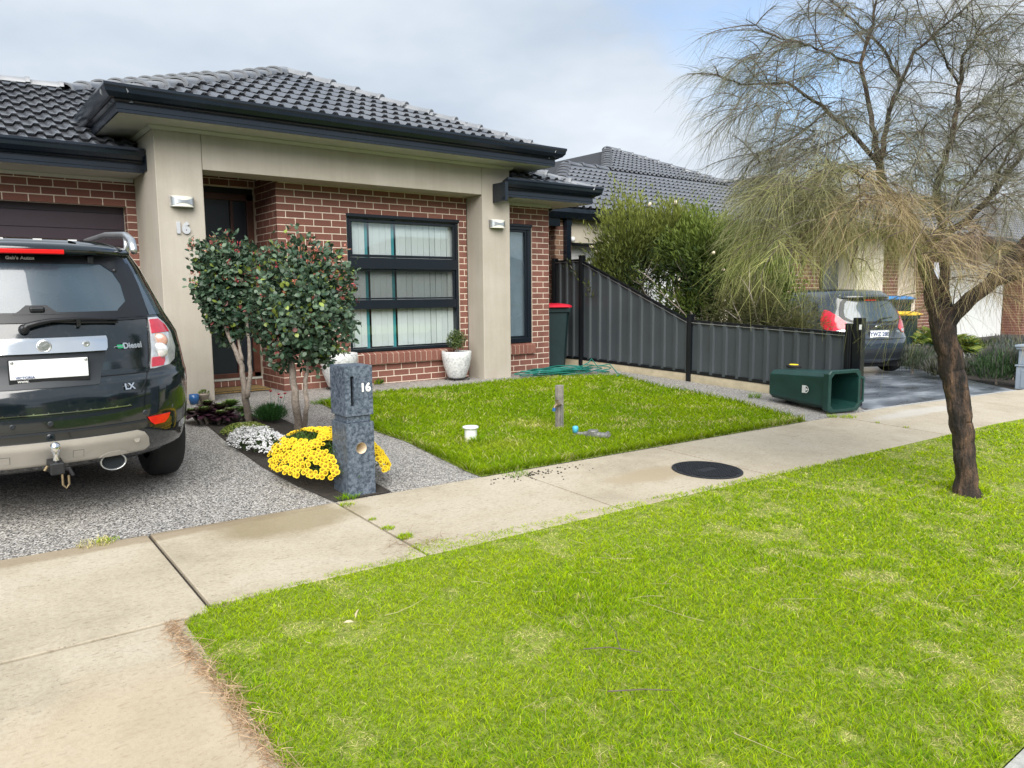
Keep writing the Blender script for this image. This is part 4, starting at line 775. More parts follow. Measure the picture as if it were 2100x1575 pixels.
ht.patch('window_border', sym([(.895, .30), (.915, .45), (.96, .56), (1.02, .60), (1.12, .57), (1.25, .50), (1.285, .46)]), 'trim', .009)
f = []
for k in range(13):
    x = -.52+1.04*k/12; y = ht.rear(x, 1.32); f.append([(x, y, 1.29), (x, y-.11*(1-(abs(x)/.52)**4), 1.325-.02*(abs(x)/.52)**2), (x, y-.11*(1-(abs(x)/.52)**4), 1.345-.02*(abs(x)/.52)**2), (x, y+.05, 1.40-.02*(abs(x)/.52)**2)])
obj('spoiler', MB().grid(f), 'hatch_paint', hr, True)
ht.patch('brake_light', sym([(1.268, .12), (1.285, .12)]), 'red_bright', .012, 4)
for sx in (-1, 1):
    tl = ht.patch('tail_light', [(z, *sorted((sx*a, sx*b_))) for z, a, b_ in [(.72, .62, .66), (.735, .56, .74), (.80, .47, .805), (.86, .49, .812), (.95, .57, .795), (1.06, .66, .745), (1.11, .695, .715)]], 'red_lens', .010, 12)
    ht.patch('clear_lens', [(z, *sorted((sx*a, sx*b_))) for z, a, b_ in [(.75, .56, .66), (.775, .54, .69), (.79, .53, .60)]], 'clear_lens', .016, 6, tl, .006)
    ht.side('side_window', [(.97, 1.0, 2.72), (1.08, .85, 2.6), (1.22, .86, 2.35), (1.32, 1.0, 2.15)], 'car_glass', .004, sx=sx)
    obj('mirror', MB().lathe([(0, -.07), (.06, -.05), (.085, 0), (.06, .05), (0, .07)], 12), 'hatch_paint', hr, True, loc=(sx*.90, 2.5, .98))
    ht.patch('headlight', [(z, *sorted((sx*a, sx*b_))) for z, a, b_ in [(.64, .48, .72), (.74, .44, .76), (.82, .56, .74)]], 'clear_lens', .008, 8, fn=ht.front)
ht.patch('windscreen', sym([(.99, .66), (1.12, .62), (1.30, .52)]), 'car_glass', .005, fn=ht.front)
ht.patch('garnish', sym([(.80, .42), (.86, .45), (.865, .44)]), 'trim', .012); ht.patch('plate_recess', sym([(.62, .28), (.78, .40)]), 'dark_trim', .004)
for sx in (-1, 1): ht.patch('recess_panel', [(z, *sorted((sx*a, sx*b_))) for z, a, b_ in [(.64, .20, .27), (.765, .20, .35)]], 'hatch_paint', .006, 4)
y = ht.rear(0, .70)-.03; pl = obj('number_plate', MB().box(-.186, .186, y, y+.01, .64, .775), 'plate', hr, bev=.004); text_obj('plate_number', 'YWZ 280', .092, 'ink', pl, frame_mat((0, y-.002, .712), (1, 0, 0), (0, 0, 1)), .001, .002)
mb = MB().lathe([(.05, 0), (.05, .006), (.042, .009), (0, .009)], 24); o = link('emblem', mesh_of('emblem', mb), 'chrome', hr, (0, ht.rear(0, .83)-.016, .833)); o.data.transform(Matrix.Rotation(math.pi/2, 4, 'X') @ Matrix.Diagonal((1.25, .55, 1, 1)))
ht.rtext('trim_badge', 'TDCi', .045, .44, .745, 'chrome', .012, .001)
ht.patch('bumper_insert', sym([(.30, .60), (.33, .64), (.42, .60), (.47, .48)]), 'dark_trim', .010, 14); ht.patch('bumper_groove', sym([(.625, .66), (.635, .66)]), 'trim', .004, 12)
ht.patch('reflector', [(.43, -.74, -.64), (.455, -.75, -.67)], 'red_lens', .008, 4)
mb = MB(); mb.tube([(x, ht.rear(x, z)-.03, z) for x, z in ((.0, .93), (.06, .95), (.14, .985))], [.016, .013, .008], 8).tube([(x, ht.rear(x, z)-.022, z) for x, z in ((.05, .96), (.33, .99))], .009, 6); obj('wiper', mb, 'trim', hr)
obj('underbody', MB().box(-.6, .6, .25, 3.6, .14, .26), 'trim', hr)
# ---------------------------------------------------------------- things in the front yard
def gp(x, y, dz=0): return Vector((x, y, gz(x, y)+dz))
# pillar letterbox with slot, numerals, waist groove and round paper hole
mbx = thing('letterbox', 'slate blue concrete pillar letterbox numbered 16 at the edge of the footpath', 'letterbox', gp(-1.282, -4.585), (0, 0, R(-1.5)))
hx, hy = .097, .118
def slabz(mb, z0, z1, ix=0): mb.box(-hx+ix, hx-ix, -hy+ix, hy-ix, z0, z1)
# lower block with a round hole through the front face: ring of quads round a circle
def holed_front(mb, x0, x1, z0, z1, cx, cz, r_, y, depth, n=24):
    ring = [(cx+r_*math.cos(2*math.pi*i/n), y, cz+r_*math.sin(2*math.pi*i/n)) for i in range(n)]; box = []
    for i in range(n):
        c_, s_ = math.cos(2*math.pi*i/n), math.sin(2*math.pi*i/n); k = min(((x1-cx)/c_ if c_ > 1e-6 else (x0-cx)/c_ if c_ < -1e-6 else 9e9), ((z1-cz)/s_ if s_ > 1e-6 else (z0-cz)/s_ if s_ < -1e-6 else 9e9)); box.append((cx+c_*k, y, cz+s_*k))
    for c_ in ((x0, z0), (x0, z1), (x1, z0), (x1, z1)):
        j = min(range(n), key=lambda i: (box[i][0]-c_[0])**2+(box[i][2]-c_[1])**2); box[j] = (c_[0], y, c_[1])
    mb.grid([ring, box], True)
mb = MB(); z0, z1 = -.08, .487
holed_front(mb, -hx, hx, z0, z1, .004, .318, .0375, -hy, .1)
mb.add([(-hx, -hy, z0), (hx, -hy, z0), (hx, hy, z0), (-hx, hy, z0), (-hx, -hy, z1), (hx, -hy, z1), (hx, hy, z1), (-hx, hy, z1)], [(4, 5, 6, 7), (1, 2, 6, 5), (2, 3, 7, 6), (3, 0, 4, 7)])
obj('base_block', mb, 'mail', mbx)
mb = MB(); n = 24; mb.grid([[(.004+.0375*math.cos(2*math.pi*i/n), y, .318+.0375*math.sin(2*math.pi*i/n)) for i in range(n)] for y in (-hy-.001, hy*.6)], True); mb.f.append(tuple(range(n, 2*n))); obj('paper_hole', mb, 'cream_pipe', mbx, True)
mb = MB(); slabz(mb, .487, .535, .014); obj('waist', mb, 'mail', mbx, bev=.006)
mb = MB()                                                # head block with a recessed slot
x0, x1, z0, z1, sx0, sx1, sz0, sz1 = -hx, hx, .535, .86, -.058, -.034, .60, .795
mb.box(x0, sx0, -hy, hy, z0, z1).box(sx1, x1, -hy, hy, z0, z1).box(sx0, sx1, -hy, hy, z0, sz0).box(sx0, sx1, -hy, hy, sz1, z1)
bmj = obj('head_block', mb, 'mail', mbx); bm = bmesh.new(); bm.from_mesh(bmj.data); bmesh.ops.remove_doubles(bm, verts=bm.verts, dist=1e-5); bm.to_mesh(bmj.data); bm.free()
obj('slot_back', MB().box(sx0+.001, sx1-.001, -hy+.03, -hy+.04, sz0+.001, sz1-.001), 'black', mbx)
text_obj('numeral', '16', .076, 'white', mbx, frame_mat((.045, -hy-.003, .715), (1, 0, 0), (0, 0, 1)), .002, .003)
# round cover in the path
cv = thing('access_cover', 'round dark iron access cover set in the concrete footpath', 'manhole cover', gp(1.21, -5.565, .010), (math.atan(.035), .01, 0))
obj('rim', MB().lathe([(.27, -.02), (.27, .003), (.252, .005), (.252, -.02)], 48), 'iron', cv); obj('plate', MB().lathe([(.25, -.02), (.25, .003), (0, .004)], 48), 'iron', cv)
stud = mesh_of('stud', MB().box(-.009, .009, -.009, .009, .003, .008)); stud.materials.append(M['iron'])
mb = MB()
for i in range(-9, 10):
    for j in range(-9, 10):
        x, y = i*.026, j*.026
        if x*x+y*y < .238**2 and not (abs(y) < .03 and abs(x) < .09): mb.box(x-.009, x+.009, y-.009, y+.009, .002, .009)
o = obj('tread_studs', mb, 'iron', cv); o['kind'] = 'stuff'
# white drain riser in the lawn
dr = thing('drain_riser', 'white plastic drain riser with flared rim standing in the front lawn', 'pipe', gp(.265, -3.72))
obj('pipe', MB().lathe([(.052, -.05), (.055, .10), (.056, .125)], 28, cap=False), 'white', dr, True); obj('rim', MB().lathe([(.056, .118), (.069, .122), (.072, .132), (.069, .140), (.050, .138), (.030, .128), (0, .126)], 28), 'white', dr, True)
# tap on a weathered stake
ts = thing('tap_post', 'weathered grey timber stake with a brass garden tap in the front lawn', 'tap', gp(1.33, -3.70))
obj('stake', MB().box(-.035, .035, -.025, .025, -.05, .43), 'wood', ts, bev=.004)
mb = MB().tube([(0, -.03, .0), (0, -.03, .235), (-.02, -.035, .25), (-.05, -.04, .25)], .011, 8); obj('standpipe', mb, 'galv', ts)
mb = MB().tube([(-.03, -.04, .25), (-.075, -.045, .25), (-.10, -.047, .238), (-.112, -.05, .215)], [.016, .017, .015, .012], 10).tube([(-.07, -.045, .25), (-.07, -.045, .285)], .009, 8).bar((-.095, -.045, .292), (-.045, -.045, .292), .012, .01); obj('tap_body', mb, 'brass', ts)
obj('hose_nozzle', MB().tube([(-.11, -.05, .222), (-.118, -.052, .19)], .016, 10), 'bluepot', ts)
# water meter lying in the grass
wm = thing('water_meter', 'old grey water meter with bright blue cap lying in the lawn by the tap', 'water meter', gp(1.28, -4.15), (0, 0, R(-64)))
obj('cap', MB().lathe([(.026, .0), (.028, .045), (.022, .058), (0, .062)], 16), 'bluecap', wm, True, loc=(-.12, 0, .04))
obj('riser', MB().tube([(-.12, 0, -.02), (-.12, 0, .045)], .02, 10).tube([(-.12, 0, .03), (-.02, 0, .028)], .018, 10), 'galv', wm)
obj('body', MB().tube([(-.04, 0, .03), (0, 0, .03), (.02, 0, .035), (.09, 0, .035), (.10, 0, .03), (.20, 0, .028)], [.022, .03, .042, .042, .03, .03], 12).lathe([(.046, .03), (.05, .06), (.045, .07), (0, .072)], 16, (.055, 0, .005)).tube([(.17, 0, .03), (.19, .03, .05), (.21, -.01, .04)], .02, 8), 'galv', wm)
# white speckled pots on wire feet
def pot(label, x, y, sc=1):
    p = thing('planter_pot', label, 'plant pot', gp(x, y))
    prof = [(0, .035), (.118, .035), (.128, .045), (.185, .20), (.208, .32), (.212, .405), (.206, .412), (.192, .408), (.188, .36), (0, .35)]
    obj('pot', MB().lathe([(r_*sc, z*sc) for r_, z in prof], 40), 'pot', p, True); obj('potting_soil', MB().lathe([(.186*sc, .362*sc), (.1, .37*sc), (0, .375*sc)], 24), 'soil', p)
    mb = MB(); mb.tube([(.14*math.cos(a), .14*math.sin(a), .03) for a in [2*math.pi*i/20 for i in range(21)]], .006, 6)
    for k in range(4): a = math.pi/4+k*math.pi/2; mb.tube([(.12*math.cos(a), .12*math.sin(a), .03), (.165*math.cos(a), .165*math.sin(a), .03), (.18*math.cos(a), .18*math.sin(a), .012), (.165*math.cos(a), .165*math.sin(a), .004), (.15*math.cos(a), .15*math.sin(a), .012)], .006, 6)
    obj('pot_stand', mb, 'black', p); return p
potR = pot('white speckled pot with a clipped box ball beside the rendered column', 2.44, -.225)
potL = pot('white speckled pot half hidden behind the letterbox and standard tree', .62, -.27, 1.13)
# doormat, small pots
dm = obj('doormat', MB().prism([(-.62, -.26, 0), (.62, -.26, 0), (.62, .24, 0), (-.62, .24, 0)], (0, 0, 0), (0, 0, .022)), 'mat', None, bev=.006, loc=gp(-.72, .43, .004), rot=(0, 0, R(2))); tag(dm, 'brown coir doormat with dark border lying before the front door', 'doormat')
obj('border', MB().box(-.62, .62, -.26, -.235, .0225, .025).box(-.62, .62, .215, .24, .0225, .025), 'black', dm)
sp1 = thing('small_pot', 'small tan pot with succulent at the foot of the rendered column', 'plant pot', gp(-1.10, -.47)); obj('pot', MB().lathe([(0, 0), (.042, 0), (.058, .085), (.064, .09), (.064, .11), (.056, .11), (.05, .08), (0, .08)], 20), 'terracotta', sp1, True)
sp2 = obj('small_pot', MB().lathe([(0, 0), (.04, 0), (.055, .06), (.05, .11), (.044, .11), (.04, .08), (0, .08)], 20), 'bluepot', None, True, loc=gp(-1.215, -.50)); tag(sp2, 'small blue glazed pot beside the parked black wagon', 'plant pot')
# garden hose in loose coils
pts = []
random.seed(5)
for i in range(250):
    a = i*.23; rr_ = .46+.10*math.sin(i*.13)+.05*math.sin(i*.71); x = 4.05+rr_*1.25*math.cos(a)+.18*math.sin(i*.031); y = -.56+rr_*.42*math.sin(a)+.04*math.cos(i*.05)
    pts.append(gp(x, y, .018+.028*(.5+.5*math.sin(i*.37))+.0003*i))
pts += [gp(4.45, -.60, .10), gp(4.6, -.66, .17), gp(4.72, -.60, .22), gp(4.80, -.66, .10), gp(4.7, -.75, .03)]
pts += [gp(4.78+.16*math.cos(i*.5), -.78+.10*math.sin(i*.5), .02+.006*i) for i in range(24)]+[gp(4.9, -1.0, .02), gp(4.82, -1.15, .03), gp(4.62, -1.25, .03)]
hs = obj('garden_hose', MB().tube(pts, .0085, 7), 'hose', None, True); tag(hs, 'tangled green garden hose lying along the path in front of the corner wall', 'hose')
obj('connector', MB().tube([gp(3.62, -.62, .04), gp(3.66, -.60, .075)], .016, 10), 'silver', hs)
# wall lights
def wall_light(x0, x1, z0, z1, label):
    o = thing('wall_light', label, 'lamp', ((x0+x1)/2, -.391, (z0+z1)/2), group='curved wall lights on the columns'); w, h = (x1-x0)/2, (z1-z0)/2
    obj('back_plate', MB().box(-w, w, -.012, .0, -h, h), 'silver', o, bev=.003)
    arc = lambda r_, z: [(w*math.sin(a), -.012-r_*math.cos(a)**.6, z) for a in [(-1.5+3.0*i/14) for i in range(15)]]
    mb = MB(); mb.grid([arc(.085, -h*.98), arc(.085, h*.98)]); mb.grid([arc(.085, -h*.98), [(p[0]*.6, -.012, -h*.98) for p in arc(.085, 0)]]); mb.grid([arc(.085, h*.98), [(p[0]*.6, -.012, h*.98) for p in arc(.085, 0)]]); obj('glass', mb, 'lamp_glass', o, True)
    band = [[(p[0]*1.01, p[1]-.003, -h*(.30+.62*abs(p[0]/w)**2)) for p in arc(.086, 0)], [(p[0]*1.01, p[1]-.003, h*(.22+.72*abs(p[0]/w)**2)) for p in arc(.086, 0)]]
    obj('cover', MB().grid(band), 'silver', o, True); return o
wall_light(-1.315, -1.075, 2.15, 2.262, 'silver curved wall light above the house number on the column by the door')
wall_light(2.915, 3.165, 2.118, 2.232, 'silver curved wall light on the column beside the big window')

# ---------------------------------------------------------------- steel fence on the boundary
fence = thing('boundary_fence', 'dark steel sheet fence stepping down in a slope from the house wall to the footpath', 'fence')
FX = 5.36; FZ = lambda y: gz(FX, y)
def fsheet(y0, y1, t0, t1, zb):
    rows = []; n = int(abs(y1-y0)/.232)+1; P = []
    for k in range(n):
        a = y0+(y1-y0)*k/n; w = (y1-y0)/n
        P += [(a, 0), (a+w*.62, 0), (a+w*.70, .028), (a+w*.92, .028)]
    P.append((y1, 0)); f = lambda y: t0+(t1-t0)*(y-y0)/(y1-y0)
    return obj('sheet', MB().grid([[(FX-dx_, y, zb(y)) for y, dx_ in P], [(FX-dx_, y, f(y)) for y, dx_ in P]]), 'fence', fence)
bays = [(1.0, .30, 1.80, 1.80), (.30, -2.02, 1.78, .86), (-2.02, -4.44, .88, .86)]
for y0, y1, h0, h1 in bays:
    fsheet(y0, y1, FZ(y0)+h0, FZ(y1)+h1, lambda y: FZ(y)+.13)
    obj('top_rail', MB().bar((FX, y0, FZ(y0)+h0), (FX, y1, FZ(y1)+h1), .05, .04), 'black', fence); obj('rail_lip', MB().bar((FX-.027, y0, FZ(y0)+h0-.022), (FX-.027, y1, FZ(y1)+h1-.022), .006, .008), 'silver', fence)
    obj('bottom_rail', MB().bar((FX, y0, FZ(y0)+.135), (FX, y1, FZ(y1)+.135), .055, .05), 'black', fence)
    obj('plinth', MB().prism([(FX-.022, y0, FZ(y0)-.05), (FX-.022, y1, FZ(y1)-.05), (FX-.022, y1, FZ(y1)+.115), (FX-.022, y0, FZ(y0)+.115)], (0, 0, 0), (.05, 0, 0)), 'sleeper', fence)
for y, h in ((1.0, 1.84), (.30, 1.86), (-2.02, .96), (-4.44, .97)):
    obj('post', MB().box(FX-.045, FX+.045, y-.04, y+.04, FZ(y)-.08, FZ(y)+h).box(FX-.05, FX+.05, y-.014, y+.014, FZ(y)-.08, FZ(y)+h-.01), 'black', fence, bev=.006); obj('post_cap', MB().box(FX-.05, FX+.05, y-.045, y+.045, FZ(y)+h, FZ(y)+h+.018), 'black', fence, bev=.006)
obj('post', MB().box(FX-.03, FX+.07, -4.60, -4.49, FZ(-4.5)-.08, FZ(-4.5)+1.06), 'black', fence, bev=.006); obj('label', MB().box(FX-.034, FX-.031, -4.60, -4.57, FZ(-4.5)+.92, FZ(-4.5)+.98), 'white', fence)

# ---------------------------------------------------------------- wheelie bins
def bin_(label, loc, rot, body='bin', lid=None, hub='black', mat_grp=None, open_=False):
    b = thing('wheelie_bin', label, 'bin', loc, rot)
    def ring(z, wx, wy, c_=.07, dy=0): return [(wx-c_, -wy+dy, z), (wx, -wy+c_+dy, z), (wx, wy-c_+dy, z), (wx-c_, wy+dy, z), (-wx+c_, wy+dy, z), (-wx, wy-c_+dy, z), (-wx, -wy+c_+dy, z), (-wx+c_, -wy+dy, z)]
    lv = [(.03, .20, .20, .0), (.05, .215, .215, .0), (.55, .245, .25, .01), (.92, .265, .28, .02), (1.0, .268, .285, .02)]
    mb = MB(); rows = [ring(z, a, c_, .06, d) for z, a, c_, d in lv]; mb.grid(rows, True); mb.f.append(tuple(range(8))[::-1])
    inn = [ring(1.0, .25, .265, .06, .02), ring(.5, .225, .23, .07, .01), ring(.06, .19, .19, .05, 0)]; mb.grid([rows[-1], inn[0]], True); mb.grid(inn, True); o_ = len(mb.v); mb.f.append(tuple(range(o_-8, o_)))
    bo = obj('body', mb, body, b, bev=.008)
    mb = MB(); mb.grid([ring(.925, .27, .285, .06, .02), ring(.93, .295, .312, .045, .02), ring(1.0, .30, .316, .045, .02), ring(1.012, .292, .306, .045, .02), ring(1.012, .252, .267, .06, .02), ring(.98, .25, .265, .06, .02)], True); obj('rim', mb, body, b, bev=.004)
    mb = MB()
    for sx in (-1, 1): mb.bar((sx*.20, .30, .99), (sx*.16, .40, 1.0), .03, .03)
    mb.tube([(-.17, .40, 1.0), (.17, .40, 1.0)], .014, 8); mb.bar((-.24, .33, .97), (-.24, .33, .85), .03, .04).bar((.24, .33, .97), (.24, .33, .85), .03, .04); obj('handle', mb, body, b)
    for sx in (-1, 1):
        w = link('wheel', mesh_of('wheel', MB().lathe([(.04, -.022), (.09, -.024), (.10, -.012), (.10, .012), (.09, .024), (.04, .022)], 28)), 'tyre', b, (sx*.255, .20, .10)); w.data.transform(Matrix.Rotation(math.pi/2, 4, 'Y'))
        q = link('hub', mesh_of('hub', MB().lathe([(0, .012), (.05, .010), (.066, .0), (.066, -.01)], 24)), hub, w, (sx*.022, 0, 0)); q.data.transform(Matrix.Rotation(sx*math.pi/2, 4, 'Y'))
    if lid:
        mb = MB(); mb.grid([ring(1.005, .305, .325, .07, .02), ring(1.03, .305, .325, .07, .02), ring(1.055, .27, .28, .08, .02), ring(1.075, .16, .17, .08, .02)], True); mb.f.append(tuple(range(24, 32))); mb.bar((-.2, -.32, 1.02), (.2, -.32, 1.02), .06, .02); obj('lid', mb, lid, b, bev=.004)
    return b
# toppled on its side: sideways axis up, mouth to the street
ax = (Vector((4.52, -4.86, 0))-Vector((4.72, -3.86, 0))).normalized(); upv = Vector((0, 0, 1)); bx = -upv; by = ax.cross(bx)
base = gp(4.86, -3.80, .225); mt = Matrix(((bx.x, by.x, ax.x, 0), (bx.y, by.y, ax.y, 0), (bx.z, by.z, ax.z, 0), (0, 0, 0, 1)))
fb = bin_('green wheelie bin toppled on its side beside the fence with its mouth open', base, (0, 0, 0), 'bin', None, 'hub'); tilt = Matrix.Rotation(R(3.2), 4, (1, .2, 0))
fb.scale = (.80, .82, .98); fb.rotation_euler = (Matrix.Rotation(.0, 4, 'X') @ mt).to_euler()
mb = MB(); f = -.272                                     # council mark on the front face
for k in range(3): mb.box(-.055, .055, f-.012, f-.006, .615+k*.014, .624+k*.014)
n = 16; mb.grid([[(r_*math.cos(a), f-.006, .66+r_*.9*math.sin(a)) for a in [math.pi*i/n for i in range(n+1)]] for r_ in (.045, .055)]); mb.box(-.05, .05, f-.012, f-.006, .655, .663); mb.add([(-.02, f-.008, .67), (.02, f-.008, .67), (0, f-.008, .70)], [(0, 1, 2)])
obj('council_mark', mb, 'white', fb)
bin_('dark wheelie bin with red lid standing behind the corner of the brick wall', gp(4.83, .52), (0, 0, R(-20)), 'bin_dark', 'lid_red', 'black')
bin_('wheelie bin with blue lid beside the neighbouring house beyond the hatchback', Vector((12.75, -1.5, .0)), (0, 0, R(25)), 'bin_dark', 'lid_blue', 'black'); bin_('wheelie bin with yellow lid in front of the blue lidded one', gp(12.0, -1.95), (0, 0, R(15)), 'bin_dark', 'lid_yellow', 'black')
# neighbour's pillar letterbox
nb = thing('letterbox', 'pale blue grey moulded letterbox block at the far end of the path', 'letterbox', gp(9.95, -4.98)); w, h = .24, .72
obj('block', MB().box(-w, w, -.2, .2, -.1, .36).box(-w+.02, w-.02, -.185, .185, .385, .62), 'boxgrey', nb, bev=.01); obj('band', MB().box(-w-.015, w+.015, -.215, .215, .36, .385), 'boxgrey', nb, bev=.006); obj('cap', MB().box(-w-.03, w+.03, -.23, .23, .655, .69).box(-w-.012, w+.012, -.212, .212, .62, .655), 'boxgrey', nb, bev=.008)
obj('panel', MB().box(-w-.006, -w+.01, -.13, .13, .03, .31).box(-.16, .16, -.206, -.19, .03, .31), 'boxgrey', nb, bev=.02)

# ---------------------------------------------------------------- houses beyond
nh = thing('neighbour_house', 'neighbouring brick and render house with grey tiled hip roof behind the fence', 'house')
def nwall(name, mb, mat): return obj(name, mb, mat, nh)
pier = nwall('brick_pier', MB().box(5.405, 5.80, 1.056, 1.45, -.2, 2.50), 'mortar')
for cells, org, rz in ((brick_cells(0, .40, -.1, 2.5, [], 0, -.1), (5.40, 1.05, 0), 0), (brick_cells(-.40, 0, -.1, 2.5, [], -.12, -.1), (5.40, 1.05, 0), -math.pi/2)):
    u = Vector((math.cos(rz), math.sin(rz), 0))
    for a, b_, za, zb in cells: link('brick', brick_mesh(b_-a, zb-za, 'brick2'), None, pier, Vector(org)+u*((a+b_)/2)+Vector((0, 0, (za+zb)/2)), (0, 0, rz))
nwall('garage_render', MB().box(5.80, 11.7, 1.10, 1.3, 2.05, 2.50).box(8.9, 11.7, 1.10, 1.3, -.3, 2.05), 'render2'); ngd = obj('garage_door', MB().box(5.80, 8.9, 1.25, 1.3, -.3, 2.05), 'white', nh)
me = mesh_of('panel', MB().box(5.82, 8.88, 1.235, 1.25, .004, .29)); me.materials.append(M['white'])
for i in range(7): link('panel', me, None, ngd, (0, 0, -.1+i*.3))
obj('door_head', MB().box(5.80, 8.9, 1.06, 1.11, 2.04, 2.10), 'black', nh)
nwall('side_wall', MB().box(5.40, 5.55, 1.45, 14, -.2, 2.55), 'mortar')
# wing: brick with render pier and window, mostly behind foliage
wing = nwall('wing_wall', MB().box(11.6, 18.2, .15, .35, -.4, 2.5).box(11.6, 11.8, .35, 1.4, -.4, 2.5), 'mortar')
mb = MB()
for cells, org, rz in ((brick_cells(0, 6.6, -.35, 2.5, [(1.5, 3.2, .5, 2.1), (4.6, 5.6, -.5, 2.1)], 0, -.1), (11.6, .145, 0), 0), (brick_cells(-1.2, 0, -.35, 2.5, [], 0, -.1), (11.595, .15, 0), -math.pi/2)):
    u = Vector((math.cos(rz), math.sin(rz), 0))
    for a, b_, za, zb in cells:
        me = brick_mesh(b_-a, zb-za, 'brick2'); p = Vector(org)+u*((a+b_)/2)+Vector((0, 0, (za+zb)/2)); m4 = Matrix.Translation(p) @ Matrix.Rotation(rz, 4, 'Z'); mb.add([m4 @ v.co for v in me.vertices], [tuple(q.vertices) for q in me.polygons])
o = obj('brick_courses', mb, 'brick_far', wing); o['kind'] = 'stuff'
obj('render_pier', MB().box(13.2, 14.4, -.35, .14, -.4, 2.5), 'render2', nh); wv = obj('window', MB().box(12.5, 14.2, .10, .16, .5, 2.1), 'frame', nh); obj('pane', MB().box(12.55, 14.15, .09, .10, .55, 2.05), 'car_glass', wv)
obj('porch_slab', MB().box(12.3, 15.5, -1.95, .15, -.6, -.004), 'kerb', nh)
# its roof: planes fitted to the hips, ridge and valley in view
NY, NZ, NX = .95, 2.66, 5.22; npz = lambda y: NZ+PT*(y-NY)
r1y = 4.2; hx1 = NX+(r1y-NY); hx2 = hx1+1.32; apx, apy = 12.45, r1y+(12.45-hx2); vx, vy = 14.8, apy-(14.8-apx)
mb = MB(); P = lambda x, y, dz=-.03: (x, y, npz(y)+dz)
mb.add([P(NX, NY), P(vx-(vy-NY), NY), P(vx, vy), P(apx, apy), P(hx2, r1y), P(hx1, r1y)], [(0, 1, 2, 3, 4, 5)])
mb.add([P(NX, NY), P(hx1, r1y), (hx1, 12, npz(r1y)-.03), (NX, 12, NZ-.03)], [(0, 1, 2, 3)]); mb.add([P(hx2, r1y), P(apx, apy), (apx, 14, npz(apy)-.03), (hx2, 14, npz(r1y)-.03)], [(0, 1, 2, 3)]); mb.add([P(apx, apy), P(vx, vy), (vx, 14, npz(vy)-.03), (apx, 14, npz(apy)-.03)], [(0, 1, 2, 3)]); mb.add([P(hx1, r1y), P(hx2, r1y), (hx2, 12, npz(NY)), (hx1, 12, npz(NY))], [(0, 1, 2, 3)])
nroof = obj('main_roof', mb, 'underlay', nh)
kA = [((NX, NY, 0), (-s2, s2, 0)), ((apx, apy, 0), (s2, s2, 0)), ((vx, vy, 0), (s2, -s2, 0)), ((0, r1y, 0), (0, 1, 0))]
nA = tiled_plane(nroof, (NX, NY, NZ), (1, 0, 0), (0, 1, 0), 32, 10, kA, 'tile2', 215)
ju = 8; tiled_plane(nroof, (NX, NY+ju*TG*math.cos(math.atan(PT)), NZ+ju*TG*math.sin(math.atan(PT))), (1, 0, 0), (0, 1, 0), 32, 11, [((hx2, r1y, 0), (-s2, s2, 0)), ((apx, apy, 0), (s2, s2, 0)), ((vx, vy, 0), (s2, -s2, 0)), ((0, r1y, 0), (0, -1, 0))], 'tile2', 85)
zc = .045
caps(nroof, P(NX+.1, NY+.1, zc), P(hx1, r1y, zc), CAP2, .1); caps(nroof, P(hx1, r1y, zc), P(hx2, r1y, zc), CAP2, .1); caps(nroof, P(hx2, r1y, zc), P(apx, apy, zc), CAP2, .1); caps(nroof, P(vx, vy, zc), P(apx, apy, zc), CAP2, .1)
WZ = npz(vy); WX = vx-(vy-NY); wd = vx-WX; wy = 3.3
mb = MB(); mb.add([(vx, vy, WZ-.03), (vx, wy, WZ-.03), (WX, wy-wd, NZ-.03), (WX, NY, NZ-.03), (19.02, wy-wd, NZ-.03), (19.02, 12, NZ-.03), (vx, 12, WZ-.03)], [(0, 3, 2, 1), (1, 2, 4), (0, 1, 4, 5, 6)]); wroof = obj('wing_roof', mb, 'underlay', nh)
tiled_plane(wroof, (WX, NY+.2, NZ), (0, -1, 0), (1, 0, 0), 16, 14, [((vx, vy, 0), (-s2, s2, 0)), ((vx, 0, 0), (1, 0, 0)), ((vx, wy, 0), (s2, -s2, 0))], 'tile2', stuff=True)
tiled_plane(wroof, (WX, NY+.2+TW*12, NZ), (0, -1, 0), (1, 0, 0), 12, 14, [((vx, vy, 0), (-s2, s2, 0)), ((vx, 0, 0), (1, 0, 0)), ((vx, wy, 0), (s2, -s2, 0)), ((0, NY+.2+TW/2, 0), (0, -1, 0))], 'tile2', stuff=True)
caps(wroof, (vx, vy, WZ+.05), (vx, wy, WZ+.05), CAP2, .1); caps(wroof, (WX+.1, wy-wd+.1, NZ+.05), (vx, wy, WZ+.05), CAP2, .1)
tiled_plane(wroof, (WX, wy-wd, NZ), (1, 0, 0), (0, 1, 0), 27, 14, [((vx, wy, 0), (-s2, s2, 0)), ((vx, wy, 0), (s2, s2, 0))], 'tile2', stuff=True)
obj('valley_tray', MB().prism([(vx, vy, WZ-.01), (WX+.02, NY, NZ-.01), (WX+.17, NY, NZ+.01), (vx+.12, vy, WZ+.01)], (0, 0, 0), (0, 0, .012)), 'cap', nh)
obj('gutter', MB().sweep([(NX-.1, NY, 2.50), (WX, NY, 2.50), (WX, wy-wd, 2.50), (19, wy-wd, 2.5)], [(0, .0), (0, .16), (.11, .17), (.12, .10), (.05, .0)], False), 'gutter', nh); obj('soffit', MB().box(NX, 10.7, NY+.01, 1.6, 2.50, 2.52).box(10.6, 19, wy-4.2, .5, 2.50, 2.52), 'gutter', nh)
obj('fascia_end', MB().box(5.0, 5.42, .93, 1.12, 2.36, 2.52), 'gutter', nh)
